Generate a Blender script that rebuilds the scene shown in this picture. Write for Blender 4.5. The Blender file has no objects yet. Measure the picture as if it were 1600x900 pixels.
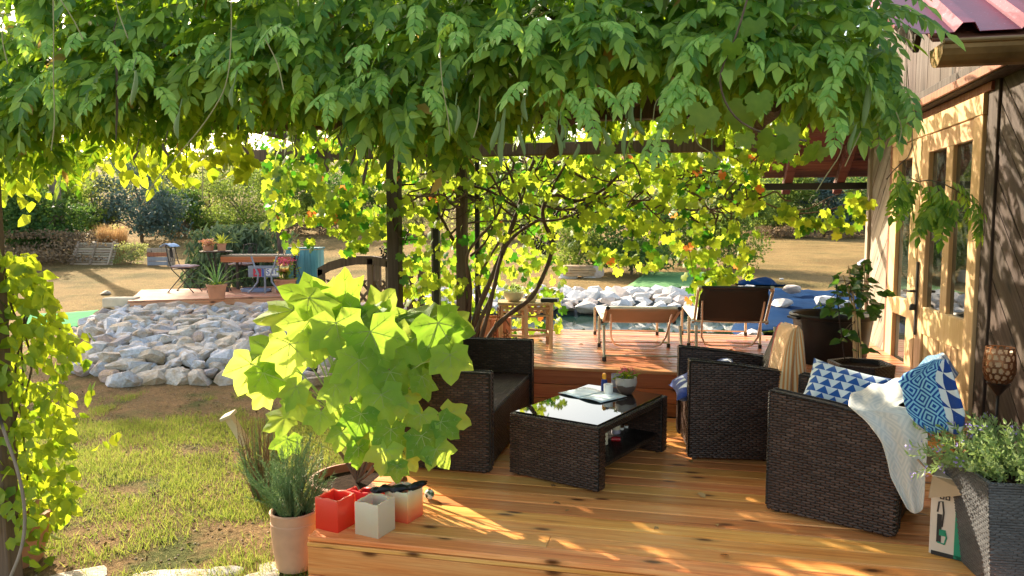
import bpy, bmesh, math, random
import numpy as np
from mathutils import Vector, Matrix, noise as mnoise
random.seed(7); rng = np.random.default_rng(7)
R = math.radians
scene = bpy.context.scene
C = scene.collection

# ------------------------------------------------------------ camera
TH, PITCH, F, HC = R(12.5), R(4.72), 1150.0, 1.6
cam_d = bpy.data.cameras.new('camera'); cam = bpy.data.objects.new('camera', cam_d); C.objects.link(cam)
cam.location = (0, 0, HC); cam.rotation_euler = (R(90) - PITCH, 0, TH)
cam_d.sensor_width = 36; cam_d.lens = 36 * F / 1600; cam_d.clip_start = 0.05; cam_d.clip_end = 2000
scene.camera = cam
# ------------------------------------------------------------ sun and sky
SUN_EL, SUN_AZ = R(27), R(50.5)            # azimuth measured from +Y towards -X
to_sun = Vector((-math.sin(SUN_AZ) * math.cos(SUN_EL), math.cos(SUN_AZ) * math.cos(SUN_EL), math.sin(SUN_EL)))
sd = bpy.data.lights.new('sun', 'SUN'); sd.energy = 3.8; sd.angle = R(0.6); sd.color = (1.0, 0.87, 0.66)
so = bpy.data.objects.new('sun', sd); C.objects.link(so)
so.rotation_euler = (-to_sun).to_track_quat('-Z', 'Y').to_euler()
w = bpy.data.worlds.new('World'); scene.world = w; w.use_nodes = True
wn = w.node_tree; sky = wn.nodes.new('ShaderNodeTexSky'); sky.sky_type = 'NISHITA'; sky.sun_disc = False
sky.sun_elevation = SUN_EL; sky.sun_rotation = -SUN_AZ; sky.air_density = 1.0; sky.dust_density = 2.0; sky.ozone_density = 1.0
bg = wn.nodes['Background']; bg.inputs[1].default_value = 0.135
wb = wn.nodes.new('ShaderNodeMix'); wb.data_type = 'RGBA'; wb.blend_type = 'MULTIPLY'; wb.inputs[0].default_value = 1.0; wb.inputs[7].default_value = (1.16, 1.0, 0.80, 1)   # the photo's warm white balance
wn.links.new(sky.outputs[0], wb.inputs[6]); wn.links.new(wb.outputs[2], bg.inputs[0])
scene.view_settings.view_transform = 'Standard'; scene.view_settings.look = 'None'
scene.view_settings.exposure = 1.90; scene.view_settings.gamma = 1.0

# ------------------------------------------------------------ geometry of the view, used to find real positions in the world
_r = Vector((math.cos(TH), math.sin(TH), 0))
_f = Vector((-math.sin(TH) * math.cos(PITCH), math.cos(TH) * math.cos(PITCH), -math.sin(PITCH)))
_u = _r.cross(_f)
def ray(px, py): return _r * ((px - 800) / F) + _u * (-(py - 450) / F) + _f
O_ = Vector((0, 0, HC))
def PZ(px, py, z): d = ray(px, py); return O_ + d * ((z - HC) / d.z)
def PD(px, py, dd):
    d = ray(px, py); h = d.x * -math.sin(TH) + d.y * math.cos(TH); return O_ + d * (dd / h)
def PX(px, py, X): d = ray(px, py); return O_ + d * (X / d.x)
def PY(px, py, Y): d = ray(px, py); return O_ + d * (Y / d.y)
def CW(cx, dd, z=0): return Vector((cx * math.cos(TH) - dd * math.sin(TH), cx * math.sin(TH) + dd * math.cos(TH), z))
def WC(x, y): return (x * math.cos(TH) + y * math.sin(TH), -x * math.sin(TH) + y * math.cos(TH))
def lerp(a, b, t): return a + (b - a) * t
def interp(x, tab):
    if x <= tab[0][0]: return tab[0][1]
    for (a, fa), (b, fb) in zip(tab, tab[1:]):
        if x <= b: return fa + (fb - fa) * (x - a) / (b - a)
    return tab[-1][1]
def sstep(a, b, x): t = min(1, max(0, (x - a) / (b - a))); return t * t * (3 - 2 * t)

# ------------------------------------------------------------ materials
class NT:
    def __init__(s, name, rough=0.6, spec=0.5, metal=0.0):
        s.m = bpy.data.materials.new(name); s.m.use_nodes = True; s.t = s.m.node_tree
        s.b = s.t.nodes['Principled BSDF']; s.out = s.t.nodes['Material Output']
        s.b.inputs['Roughness'].default_value = rough; s.b.inputs['Metallic'].default_value = metal
        s.b.inputs['Specular IOR Level'].default_value = spec
    def n(s, typ, ins=None, **kw):
        nd = s.t.nodes.new(typ)
        for k, v in kw.items(): setattr(nd, k, v)
        for k, v in (ins or {}).items():
            if isinstance(v, bpy.types.NodeSocket): s.t.links.new(v, nd.inputs[k])
            else: nd.inputs[k].default_value = v
        return nd
    def math(s, op, a, b=0.0, c=0.0):
        nd = s.n('ShaderNodeMath', {0: a, 1: b}, operation=op)
        if op in ('MULTIPLY_ADD', 'SMOOTH_MIN', 'COMPARE'):
            if isinstance(c, bpy.types.NodeSocket): s.t.links.new(c, nd.inputs[2])
            else: nd.inputs[2].default_value = c
        return nd.outputs[0]
    def coord(s, kind='Object'): return s.n('ShaderNodeTexCoord').outputs[kind]
    def mapping(s, vec, scale=(1, 1, 1), rot=(0, 0, 0), loc=(0, 0, 0)):
        return s.n('ShaderNodeMapping', {'Vector': vec, 'Scale': scale, 'Rotation': rot, 'Location': loc}).outputs[0]
    def noise(s, vec, scale, detail=4, rough=0.55, w=None, dist=0.0):
        nd = s.n('ShaderNodeTexNoise', {'Vector': vec, 'Scale': scale, 'Detail': detail, 'Roughness': rough, 'Distortion': dist})
        if w is not None:
            nd.noise_dimensions = '4D'; s.t.links.new(w, nd.inputs['W'])
        return nd.outputs[0]
    def ramp(s, fac, stops, interp='LINEAR'):
        nd = s.n('ShaderNodeValToRGB', {0: fac}); cr = nd.color_ramp; cr.interpolation = interp
        while len(cr.elements) < len(stops): cr.elements.new(0.5)
        for e, (p, c) in zip(cr.elements, stops): e.position = p; e.color = (*c, 1) if len(c) == 3 else c
        return nd.outputs[0]
    def mix(s, fac, a, b, typ='MIX'):
        nd = s.t.nodes.new('ShaderNodeMix'); nd.data_type = 'RGBA'; nd.blend_type = typ
        for i, v in ((0, fac), (6, a), (7, b)):
            if isinstance(v, bpy.types.NodeSocket): s.t.links.new(v, nd.inputs[i])
            else: nd.inputs[i].default_value = (*v, 1) if isinstance(v, tuple) and len(v) == 3 else v
        return nd.outputs[2]
    def col(s, c):
        if isinstance(c, bpy.types.NodeSocket): s.t.links.new(c, s.b.inputs['Base Color'])
        else: s.b.inputs['Base Color'].default_value = (*c, 1)
    def rough(s, v): s.t.links.new(v, s.b.inputs['Roughness'])
    def bump(s, h, strength=0.3, dist=0.01):
        nd = s.n('ShaderNodeBump', {'Height': h, 'Strength': strength, 'Distance': dist})
        s.t.links.new(nd.outputs[0], s.b.inputs['Normal']); return nd.outputs[0]
    def sep(s, v): return s.n('ShaderNodeSeparateXYZ', {0: v}).outputs
    def rand(s): return s.n('ShaderNodeObjectInfo').outputs['Random']
    def island(s): return s.n('ShaderNodeNewGeometry').outputs['Random Per Island']
    def pos(s): return s.n('ShaderNodeNewGeometry').outputs['Position']

def plain(name, c, rough=0.6, metal=0.0, var=0.15, scale=8, bump=0.0, spec=0.5):
    t = NT(name, rough, spec, metal); v = t.coord()
    n = t.noise(v, scale, 5)
    t.col(t.ramp(n, [(0.3, tuple(x * (1 - var) for x in c)), (0.7, tuple(min(1, x * (1 + var)) for x in c))]))
    if bump: t.bump(t.noise(v, scale * 6, 4), bump, 0.01)
    return t.m

def wood(name, c1, c2, cd, rough=0.5, axis=0, fine=1.0, knots=True, rv=0.25, spec=0.4, bump=0.15):
    t = NT(name, rough, spec); v = t.coord(); rnd = t.rand(); w4 = t.math('MULTIPLY', rnd, 57.0)
    sc = [26.0, 26.0, 26.0]; sc[axis] = 1.3
    mv = t.mapping(v, tuple(x * fine for x in sc))
    g = t.noise(mv, 1.0, 6, 0.6, w4, 0.6)
    sc2 = [120.0, 120.0, 120.0]; sc2[axis] = 3.0
    g2 = t.noise(t.mapping(v, tuple(x * fine for x in sc2)), 1.0, 3, 0.6, w4)
    base = t.ramp(g, [(0.25, cd), (0.42, c1), (0.62, c2), (0.8, c1)])
    base = t.mix(t.ramp(g2, [(0.35, (0.35,) * 3), (0.6, (0.0,) * 3)]), base, cd)
    hv = t.n('ShaderNodeHueSaturation', {'Color': base, 'Value': t.math('MULTIPLY_ADD', rnd, rv * 2, 1 - rv), 'Hue': t.math('MULTIPLY_ADD', t.math('FRACT', t.math('MULTIPLY', rnd, 7.3)), 0.026, 0.482)})
    base = hv.outputs[0]
    if knots:
        sp = t.sep(v); oth = [i for i in range(3) if i != axis]
        kv = t.n('ShaderNodeCombineXYZ', {0: t.math('MULTIPLY_ADD', sp[axis], 1.9, w4), 1: t.math('MULTIPLY_ADD', t.math('ADD', sp[oth[0]], sp[oth[1]]), 5.2, t.math('MULTIPLY', rnd, 91.0)), 2: 0.0}).outputs[0]
        vo = t.n('ShaderNodeTexVoronoi', {'Vector': kv, 'Scale': 1.0, 'Randomness': 1.0}, voronoi_dimensions='2D')
        kz = t.math('ADD', vo.outputs['Distance'], t.math('MULTIPLY', t.math('SUBTRACT', g, 0.5), 0.10))
        kf = t.ramp(kz, [(0.03, (1,) * 3), (0.065, (0.75,) * 3), (0.10, (0.22,) * 3), (0.17, (0,) * 3)])
        kf = t.math('MULTIPLY', kf, t.math('GREATER_THAN', t.sep(vo.outputs['Color'])[0], 0.45))
        base = t.mix(kf, base, tuple(x * 0.25 for x in cd))
    st = t.noise(t.mapping(v, (1.2, 1.2, 1.2)), 2.0, 4, 0.6, w4)
    base = t.mix(t.ramp(st, [(0.55, (0,) * 3), (0.8, (0.35,) * 3)]), base, tuple(x * 0.6 for x in c1))
    t.col(base)
    t.rough(t.ramp(g, [(0.3, (rough + 0.15,) * 3), (0.7, (max(0.1, rough - 0.1),) * 3)]))
    t.bump(t.math('ADD', g, t.math('MULTIPLY', g2, 0.6)), bump, 0.01)
    return t.m

def leafmat(name, ca, cb, ta, tb, trans=0.45, rough=0.45, isl=True, spec=0.4, dry=None, veins=False, lo=0.15):
    t = NT(name, rough, spec)
    f = t.island() if isl else t.rand()
    n = t.noise(t.coord(), 3.0, 3)
    ff = t.math('MULTIPLY_ADD', n, 0.4, t.math('MULTIPLY', f, 0.75))
    stops = [(lo, ca), (0.85, cb)]; ts = [(lo, ta), (0.85, tb)]
    if dry: stops += [(0.985, cb), (0.99, dry)]; ts += [(0.985, tb), (0.99, tuple(x * 2 for x in dry))]; 
    if dry:
        c1 = t.mix(t.math('GREATER_THAN', f, 0.985), t.ramp(ff, stops[:2]), dry); c2 = t.mix(t.math('GREATER_THAN', f, 0.985), t.ramp(ff, ts[:2]), tuple(min(1, x * 2) for x in dry))
    else: c1, c2 = t.ramp(ff, stops), t.ramp(ff, ts)
    t.col(c1)
    tr = t.n('ShaderNodeBsdfTranslucent', {'Color': c2})
    mx = t.n('ShaderNodeMixShader', {0: trans, 1: t.b.outputs[0], 2: tr.outputs[0]})
    t.t.links.new(mx.outputs[0], t.out.inputs[0])
    if veins:
        t.bump(t.noise(t.coord(), 60.0, 3), 0.25, 0.01)
    return t.m

def rattan(name, c1, c2, gap=(0.004, 0.003, 0.003), bw=0.024, bh=0.0095, rough=0.42):
    t = NT(name, rough, 0.5); uv = t.coord('UV')
    br = t.n('ShaderNodeTexBrick', {'Vector': uv, 'Color1': (*c1, 1), 'Color2': (*c2, 1), 'Mortar': (*gap, 1), 'Scale': 1.0, 'Mortar Size': bh * 0.13, 'Mortar Smooth': 0.9, 'Bias': 0.0, 'Brick Width': bw, 'Row Height': bh})
    br.offset = 0.5
    n = t.noise(t.mapping(uv, (1, 1, 1)), 6.0, 5)
    t.col(t.mix(1.0, br.outputs[0], t.ramp(n, [(0.3, (0.78,) * 3), (0.7, (1.2,) * 3)]), 'MULTIPLY'))
    s = t.sep(uv)
    # each strand bulges over the stake below it
    w1 = t.math('SINE', t.math('MULTIPLY', s[0], math.pi * 2 / bw)); w2 = t.math('SINE', t.math('MULTIPLY', s[1], math.pi / bh))
    h = t.math('ADD', t.math('MULTIPLY', t.math('SUBTRACT', 1.0, br.outputs['Fac']), 1.0), t.math('MULTIPLY', t.math('MULTIPLY', w1, w2), 0.45))
    t.bump(h, 1.0, 0.004)
    t.rough(t.ramp(n, [(0.3, (rough - .08,) * 3), (0.7, (rough + 0.2,) * 3)]))
    return t.m

M = {}
def build_materials():
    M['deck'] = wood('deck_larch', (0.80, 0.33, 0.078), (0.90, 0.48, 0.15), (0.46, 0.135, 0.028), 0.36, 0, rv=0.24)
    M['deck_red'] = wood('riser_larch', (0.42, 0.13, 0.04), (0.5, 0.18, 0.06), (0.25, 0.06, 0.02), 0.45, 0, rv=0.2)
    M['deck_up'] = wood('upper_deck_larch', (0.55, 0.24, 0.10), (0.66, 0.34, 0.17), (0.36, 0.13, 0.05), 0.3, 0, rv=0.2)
    M['platform'] = wood('platform_wood', (0.50, 0.22, 0.12), (0.6, 0.30, 0.18), (0.3, 0.11, 0.06), 0.4, 0)
    M['wallplank'] = wood('stained_wall_plank', (0.048, 0.029, 0.019), (0.075, 0.048, 0.033), (0.022, 0.014, 0.010), 0.7, 2, knots=True, bump=.3)
    M['greyplank'] = wood('weathered_wall_plank', (0.24, 0.20, 0.15), (0.33, 0.28, 0.22), (0.12, 0.095, 0.07), 0.7, 2, bump=.3)
    M['post'] = wood('dark_post_wood', (0.045, 0.032, 0.022), (0.07, 0.05, 0.035), (0.02, 0.014, 0.01), 0.65, 2, knots=False)
    M['brownpost'] = wood('brown_post_wood', (0.11, 0.075, 0.045), (0.16, 0.11, 0.07), (0.05, 0.035, 0.02), 0.7, 2, knots=False)
    M['doorwood'] = wood('pine_door_wood', (0.62, 0.42, 0.20), (0.70, 0.50, 0.26), (0.44, 0.27, 0.12), 0.45, 2, knots=False, rv=0.1)
    M['reddoor'] = wood('red_brown_trim', (0.22, 0.07, 0.035), (0.28, 0.10, 0.05), (0.12, 0.035, 0.02), 0.5, 2, knots=False)
    M['redboard'] = wood('roof_underside_board', (0.14, 0.052, 0.03), (0.19, 0.075, 0.045), (0.08, 0.028, 0.017), 0.6, 0)
    M['palebeam'] = wood('pale_beam', (0.5, 0.34, 0.2), (0.58, 0.42, 0.27), (0.34, 0.2, 0.1), 0.6, 0)
    M['pallet'] = wood('pallet_wood', (0.34, 0.27, 0.19), (0.44, 0.36, 0.26), (0.2, 0.15, 0.1), 0.75, 0, knots=False)
    M['bamboo'] = wood('bamboo_pole', (0.62, 0.42, 0.2), (0.72, 0.53, 0.3), (0.42, 0.25, 0.11), 0.4, 2, knots=False)
    M['bark'] = wood('vine_bark', (0.10, 0.065, 0.04), (0.15, 0.10, 0.07), (0.04, 0.025, 0.016), 0.85, 2, knots=False, bump=.6)
    M['treebark'] = plain('tree_bark', (0.16, 0.12, 0.09), 0.9, var=0.3, scale=6, bump=0.5)
    M['blackmetal'] = plain('black_painted_metal', (0.012, 0.012, 0.013), 0.4)
    M['wrought'] = plain('wrought_iron', (0.06, 0.05, 0.045), 0.5, 0.6)
    M['alu'] = plain('aluminium_tube', (0.72, 0.70, 0.66), 0.3, 0.9, var=0.05)
    M['tube'] = plain('champagne_tube', (0.60, 0.50, 0.38), 0.35, 0.6, var=0.08)
    M['cap'] = plain('black_plastic_cap', (0.015, 0.014, 0.014), 0.35)
    M['canvas'] = plain('white_canvas', (0.74, 0.70, 0.60), 0.8, var=0.04, bump=.1)
    M['tancanvas'] = plain('tan_canvas', (0.40, 0.30, 0.21), 0.8, var=0.06, bump=.1)
    M['blackcanvas'] = plain('dark_brown_canvas', (0.022, 0.016, 0.013), 0.75, var=0.1, bump=.1)
    t = NT('rattan_strand', 0.38, 0.35); f = t.island(); t.col(t.mix(1.0, t.ramp(f, [(0.0, (0.038, 0.019, 0.013)), (0.7, (0.060, 0.031, 0.022)), (1.0, (0.085, 0.050, 0.037))]), t.ramp(t.noise(t.coord(), 5.0, 4), [(0.3, (.75,) * 3), (0.7, (1.2,) * 3)]), 'MULTIPLY')); M['strand'] = t.m
    t = NT('grey_rattan_strand', 0.42, 0.35); f = t.island(); t.col(t.ramp(f, [(0.0, (0.075, 0.075, 0.08)), (1.0, (0.11, 0.11, 0.115))])); M['greystrand'] = t.m
    M['pebble'] = plain('pebble', (.30, .23, .15), .9, var=.3, scale=40)
    M['rattan'] = rattan('brown_rattan', (0.006, 0.004, 0.003), (0.012, 0.007, 0.005), bw=0.036, bh=0.0105, rough=0.36)
    M['rattan_s'] = rattan('grey_brown_rattan_seat', (0.055, 0.048, 0.05), (0.11, 0.095, 0.095), bw=0.032, bh=0.014)
    M['greyrattan'] = rattan('grey_planter_rattan', (0.085, 0.085, 0.09), (0.15, 0.15, 0.155), (0.012, 0.012, 0.013), 0.032, 0.012, 0.5)
    M['terra'] = plain('terracotta', (0.50, 0.22, 0.12), 0.75, var=0.18, scale=5, bump=0.15)
    M['terra_pale'] = plain('pale_terracotta', (0.58, 0.33, 0.20), 0.75, var=0.15, scale=5, bump=0.15)
    M['terra_dark'] = plain('dark_terracotta', (0.30, 0.11, 0.055), 0.7, var=0.25, scale=4, bump=0.15)
    M['soil'] = plain('potting_soil', (0.035, 0.022, 0.015), 1.0, var=0.4, scale=30, bump=0.8, spec=.05)
    M['litter'] = plain('dry_litter', (.12, .075, .04), 1.0, var=.5, scale=30, spec=.03)
    M['plastic'] = plain('black_plastic', (0.010, 0.010, 0.011), 0.42, var=0.3, bump=.05, spec=.3)
    M['cream_ceramic'] = plain('cream_ceramic', (0.68, 0.60, 0.42), 0.3, var=0.06)
    M['brass'] = plain('brass', (0.7, 0.5, 0.2), 0.2, 1.0)
    M['copper'] = plain('aged_copper', (0.26, 0.12, 0.06), 0.4, 0.8, var=0.3)
    M['white'] = plain('white_plastic', (0.8, 0.79, 0.76), 0.4, var=0.04)
    M['bluebox'] = wood('blue_painted_wood', (0.09, 0.26, 0.30), (0.13, 0.34, 0.37), (0.05, 0.17, 0.21), 0.55, 2, knots=False)
    M['hose'] = plain('blue_grey_hose', (0.16, 0.19, 0.30), 0.4)
    M['greyiron'] = plain('grey_cast_iron', (0.22, 0.24, 0.3), 0.45, 0.4)
    M['greenmat'] = plain('green_turf_mat', (0.09, 0.24, 0.07), 0.9, var=0.15, scale=40, bump=.5)
    M['mint'] = plain('pale_green_tarp', (0.10, 0.34, 0.14), 1.0, var=0.1, spec=.03)
    M['tarp'] = plain('blue_tarpaulin', (0.003, 0.026, 0.085), 0.8, var=0.25, scale=3, spec=.05)
    M['liner'] = plain('pond_liner', (0.02, 0.028, 0.027), 0.35, var=0.3)
    M['cardboard'] = plain('cardboard', (0.45, 0.30, 0.18), 0.8, var=0.06)
    M['carton'] = plain('printed_carton', (0.66, 0.56, 0.45), 0.6, var=0.05)
    M['cartongreen'] = plain('green_carton_print', (0.008, 0.24, 0.13), 0.5, var=0.04)
    M['ink'] = plain('black_ink', (0.02, 0.02, 0.02), 0.5)
    M['navy'] = plain('navy_cotton', (0.018, 0.04, 0.20), 0.8, var=0.15, bump=.2)
    M['petal_pink'] = leafmat('pink_petals', (0.6, 0.06, 0.10), (0.75, 0.15, 0.25), (0.7, 0.1, 0.15), (0.8, 0.2, 0.3), 0.35)
    M['petal_red'] = leafmat('red_petals', (0.6, 0.03, 0.02), (0.7, 0.06, 0.03), (0.8, 0.1, 0.05), (0.8, 0.1, 0.05), 0.35)
    M['petal_lilac'] = leafmat('lilac_petals', (0.28, 0.22, 0.6), (0.42, 0.34, 0.72), (0.4, 0.3, 0.8), (0.5, 0.4, 0.8), 0.35)
    M['petal_orange'] = leafmat('apricot_petals', (0.7, 0.3, 0.2), (0.8, 0.45, 0.3), (0.8, 0.4, 0.2), (0.8, 0.4, 0.2), 0.35)
    # foliage
    M['wisteria'] = leafmat('wisteria_leaf', (0.036, 0.13, 0.020), (0.28, 0.44, 0.075), (0.16, 0.42, 0.02), (0.58, 0.76, 0.03), 0.38, 0.42, spec=.4, dry=(.36, .24, .06))
    M['young'] = leafmat('young_wisteria_leaf', (0.14, 0.34, 0.05), (0.34, 0.55, 0.12), (0.3, 0.55, 0.03), (0.6, 0.8, 0.08), 0.36, 0.4)
    M['grape'] = leafmat('grape_leaf', (0.04, 0.14, 0.02), (0.17, 0.29, 0.03), (0.06, 0.24, 0.012), (0.68, 0.78, 0.05), 0.55, 0.5, lo=.24, dry=(0.45, 0.14, 0.03))
    M['creeper'] = leafmat('creeper_leaf', (0.05, 0.15, 0.015), (0.12, 0.24, 0.02), (0.30, 0.48, 0.02), (0.66, 0.72, 0.03), 0.52, 0.5)
    M['maple'] = leafmat('maple_leaf', (0.09, 0.24, 0.03), (0.25, 0.43, 0.07), (0.30, 0.56, 0.03), (0.80, 0.92, 0.14), 0.46, 0.6, spec=.2, isl=False, veins=True)
    M['vein'] = leafmat('leaf_vein', (0.40, 0.50, 0.16), (0.46, 0.56, 0.2), (0.35, 0.45, 0.05), (0.4, 0.5, 0.06), 0.2)
    M['rosemary'] = leafmat('rosemary_needle', (0.06, 0.14, 0.045), (0.20, 0.30, 0.12), (0.1, 0.2, 0.06), (0.2, 0.3, 0.1), 0.2)
    M['lavender'] = leafmat('grey_green_leaf', (0.17, 0.29, 0.08), (0.36, 0.46, 0.20), (0.3, 0.45, 0.1), (0.5, 0.6, 0.2), 0.35)
    M['camellia'] = leafmat('glossy_dark_leaf', (0.018, 0.06, 0.018), (0.04, 0.11, 0.025), (0.1, 0.3, 0.03), (0.2, 0.4, 0.04), 0.25, 0.22, spec=.6)
    M['yucca'] = leafmat('spiky_leaf', (0.05, 0.15, 0.06), (0.10, 0.22, 0.08), (0.1, 0.3, 0.05), (0.3, 0.5, 0.1), 0.3)
    M['agave'] = leafmat('yellow_spiky_leaf', (0.35, 0.42, 0.04), (0.5, 0.55, 0.06), (0.6, 0.65, 0.05), (0.7, 0.75, 0.08), 0.4)
    M['brush'] = leafmat('conifer_needle', (0.075, 0.12, 0.065), (0.17, 0.22, 0.12), (0.1, 0.18, 0.05), (0.2, 0.3, 0.1), 0.2, 0.6, spec=.12)
    M['leaf_dark'] = leafmat('dark_tree_leaf', (0.03, 0.08, 0.028), (0.085, 0.155, 0.045), (0.08, 0.2, 0.03), (0.2, 0.32, 0.05), 0.3, 0.6, spec=.12)
    M['leaf_mid'] = leafmat('mid_tree_leaf', (0.05, 0.11, 0.03), (0.11, 0.18, 0.045), (0.2, 0.32, 0.04), (0.4, 0.5, 0.08), 0.35, 0.6, spec=.12)
    M['leaf_pale'] = leafmat('pale_shrub_leaf', (0.12, 0.17, 0.07), (0.24, 0.27, 0.12), (0.4, 0.45, 0.12), (0.6, 0.6, 0.2), 0.4, 0.6, spec=.12)
    M['leaf_blue'] = leafmat('blue_spruce_needle', (0.05, 0.09, 0.09), (0.11, 0.16, 0.15), (0.08, 0.15, 0.1), (0.15, 0.22, 0.15), 0.2, 0.6, spec=.12)
    M['straw'] = leafmat('straw_stem', (0.34, 0.17, 0.06), (0.50, 0.28, 0.12), (0.5, 0.3, 0.1), (0.6, 0.4, 0.2), 0.3)
    M['drybrush'] = leafmat('dry_brush', (0.13, 0.09, 0.06), (0.24, 0.17, 0.10), (0.2, 0.15, 0.08), (0.3, 0.2, 0.1), 0.2, 0.6, spec=.12)
    M['grass'] = leafmat('lawn_grass', (0.045, 0.12, 0.014), (0.17, 0.28, 0.045), (0.25, 0.38, 0.04), (0.5, 0.5, 0.1), 0.38, 0.6, spec=.12)
    M['drygrass'] = leafmat('dry_grass', (0.20, 0.155, 0.06), (0.32, 0.25, 0.11), (0.5, 0.4, 0.15), (0.6, 0.5, 0.25), 0.35, 0.6, spec=.12)
    M['pod'] = leafmat('seed_pod', (0.13, 0.20, 0.05), (0.20, 0.27, 0.08), (0.2, 0.3, 0.05), (0.3, 0.4, 0.08), 0.15)
    M['podbrown'] = plain('brown_seed_pod', (0.07, 0.045, 0.02), 0.7)
    M['grapes'] = plain('dark_grapes', (0.012, 0.010, 0.022), 0.35)
    # stone
    t = NT('quarry_stone', 0.85); v = t.coord(); rnd = t.rand(); w4 = t.math('MULTIPLY', rnd, 31.0)
    n = t.noise(v, 1.4, 6, 0.6, w4); n2 = t.noise(v, 7.0, 6, 0.65, w4)
    base = t.ramp(rnd, [(0.0, (0.52, 0.55, 0.62)), (0.3, (0.66, 0.67, 0.70)), (0.55, (0.56, 0.49, 0.40)), (0.75, (0.66, 0.61, 0.54)), (0.88, (0.44, 0.41, 0.43)), (1.0, (0.52, 0.36, 0.28))])
    base = t.mix(t.ramp(n, [(0.45, (0,) * 3), (0.62, (0.75,) * 3)]), base, (0.44, 0.31, 0.17))
    base = t.mix(1.0, base, t.ramp(n2, [(0.3, (0.7,) * 3), (0.65, (1.15,) * 3)]), 'MULTIPLY')
    t.col(base); t.bump(n2, 0.6, 0.08); M['stone'] = t.m
    t = NT('white_stone', 0.8); v = t.coord(); rnd = t.rand(); w4 = t.math('MULTIPLY', rnd, 31.0)
    n2 = t.noise(v, 4.0, 6, 0.6, w4)
    base = t.ramp(rnd, [(0.0, (0.62, 0.62, 0.64)), (0.6, (0.66, 0.64, 0.62)), (0.85, (0.60, 0.50, 0.44)), (1.0, (0.55, 0.47, 0.42))])
    t.col(t.mix(1.0, base, t.ramp(n2, [(0.3, (0.8,) * 3), (0.65, (1.1,) * 3)]), 'MULTIPLY')); t.bump(n2, 0.4, 0.05); M['whitestone'] = t.m
    M['sandstone'] = wood('layered_sandstone', (0.45, 0.32, 0.18), (0.55, 0.42, 0.27), (0.24, 0.15, 0.08), 0.85, 0, knots=False, fine=.5, bump=.8)
    M['paleblock'] = plain('pale_sand_block', (0.60, 0.52, 0.38), 0.85, var=0.15, scale=5, bump=.3)
    # ground
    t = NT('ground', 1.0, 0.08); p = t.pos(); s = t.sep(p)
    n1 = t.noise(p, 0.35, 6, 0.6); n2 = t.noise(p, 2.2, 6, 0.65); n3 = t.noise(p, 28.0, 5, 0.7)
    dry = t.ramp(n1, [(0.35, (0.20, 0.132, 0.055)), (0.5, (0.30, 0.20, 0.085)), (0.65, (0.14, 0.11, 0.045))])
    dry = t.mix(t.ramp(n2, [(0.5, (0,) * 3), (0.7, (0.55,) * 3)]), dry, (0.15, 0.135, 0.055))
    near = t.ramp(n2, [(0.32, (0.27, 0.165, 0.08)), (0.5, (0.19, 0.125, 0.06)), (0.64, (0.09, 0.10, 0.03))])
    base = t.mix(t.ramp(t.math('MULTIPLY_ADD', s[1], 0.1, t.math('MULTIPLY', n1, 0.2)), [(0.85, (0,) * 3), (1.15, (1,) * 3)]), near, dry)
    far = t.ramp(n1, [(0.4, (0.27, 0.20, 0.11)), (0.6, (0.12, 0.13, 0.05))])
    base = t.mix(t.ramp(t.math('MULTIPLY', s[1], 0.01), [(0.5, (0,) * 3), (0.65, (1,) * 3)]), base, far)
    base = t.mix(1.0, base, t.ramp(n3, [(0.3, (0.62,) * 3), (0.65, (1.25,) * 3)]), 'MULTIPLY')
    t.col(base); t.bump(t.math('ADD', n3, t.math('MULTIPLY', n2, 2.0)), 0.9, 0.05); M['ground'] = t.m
    # water
    t = NT('pond_water', 0.03, 0.5); t.col((0.012, 0.035, 0.028)); t.b.inputs['IOR'].default_value = 1.33
    t.bump(t.noise(t.mapping(t.pos(), (1, 1, 1)), 3.0, 3), 0.06, 0.02); M['water'] = t.m
    # glass
    t = NT('window_glass', 0.03, 0.5); t.col((0.03, 0.035, 0.03)); t.b.inputs['IOR'].default_value = 2.3
    t.bump(t.noise(t.coord(), 1.5, 2), 0.05, 0.02); M['pane'] = t.m
    t = NT('black_table_glass', 0.03, 0.6); t.col((0.006, 0.006, 0.007)); t.b.inputs['IOR'].default_value = 1.8; M['tableglass'] = t.m
    t = NT('clear_glass', 0.02); t.col((0.9, 0.95, 0.95)); t.b.inputs['Transmission Weight'].default_value = 0.9; M['clear'] = t.m
    # red metal roof
    t = NT('red_metal_roof', 0.28, 0.6, 0.25); v = t.coord(); n = t.noise(v, 60.0, 4, 0.7); n2 = t.noise(v, 2.0, 4)
    base = t.ramp(n2, [(0.35, (0.26, 0.035, 0.05)), (0.65, (0.36, 0.07, 0.095))])
    t.col(t.mix(t.ramp(n, [(0.62, (0,) * 3), (0.7, (0.6,) * 3)]), base, (0.6, 0.45, 0.5))); t.bump(n, 0.1, 0.005); M['roof'] = t.m
    M['gutter'] = plain('weathered_copper_gutter', (0.26, 0.16, 0.06), 0.45, 0.4, var=0.45, scale=5)
    # candles
    def wax(name, stops):
        t = NT(name, 0.4); s = t.sep(t.coord())
        t.col(t.ramp(t.math('MULTIPLY', s[2], 5.6), stops)); t.b.inputs['Subsurface Weight'].default_value = 0.6
        t.b.inputs['Subsurface Radius'].default_value = (0.05, 0.02, 0.01); t.b.inputs['Subsurface Scale'].default_value = 0.6
        t.bump(t.noise(t.coord(), 14.0, 4), 0.15, 0.01); M[name] = t.m
    wax('red_wax', [(0.0, (0.62, 0.025, 0.01)), (0.9, (0.72, 0.045, 0.02)), (1.0, (0.75, 0.12, 0.07))])
    wax('dark_red_wax', [(0.0, (0.40, 0.015, 0.02)), (1.0, (0.55, 0.03, 0.03))])
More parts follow.
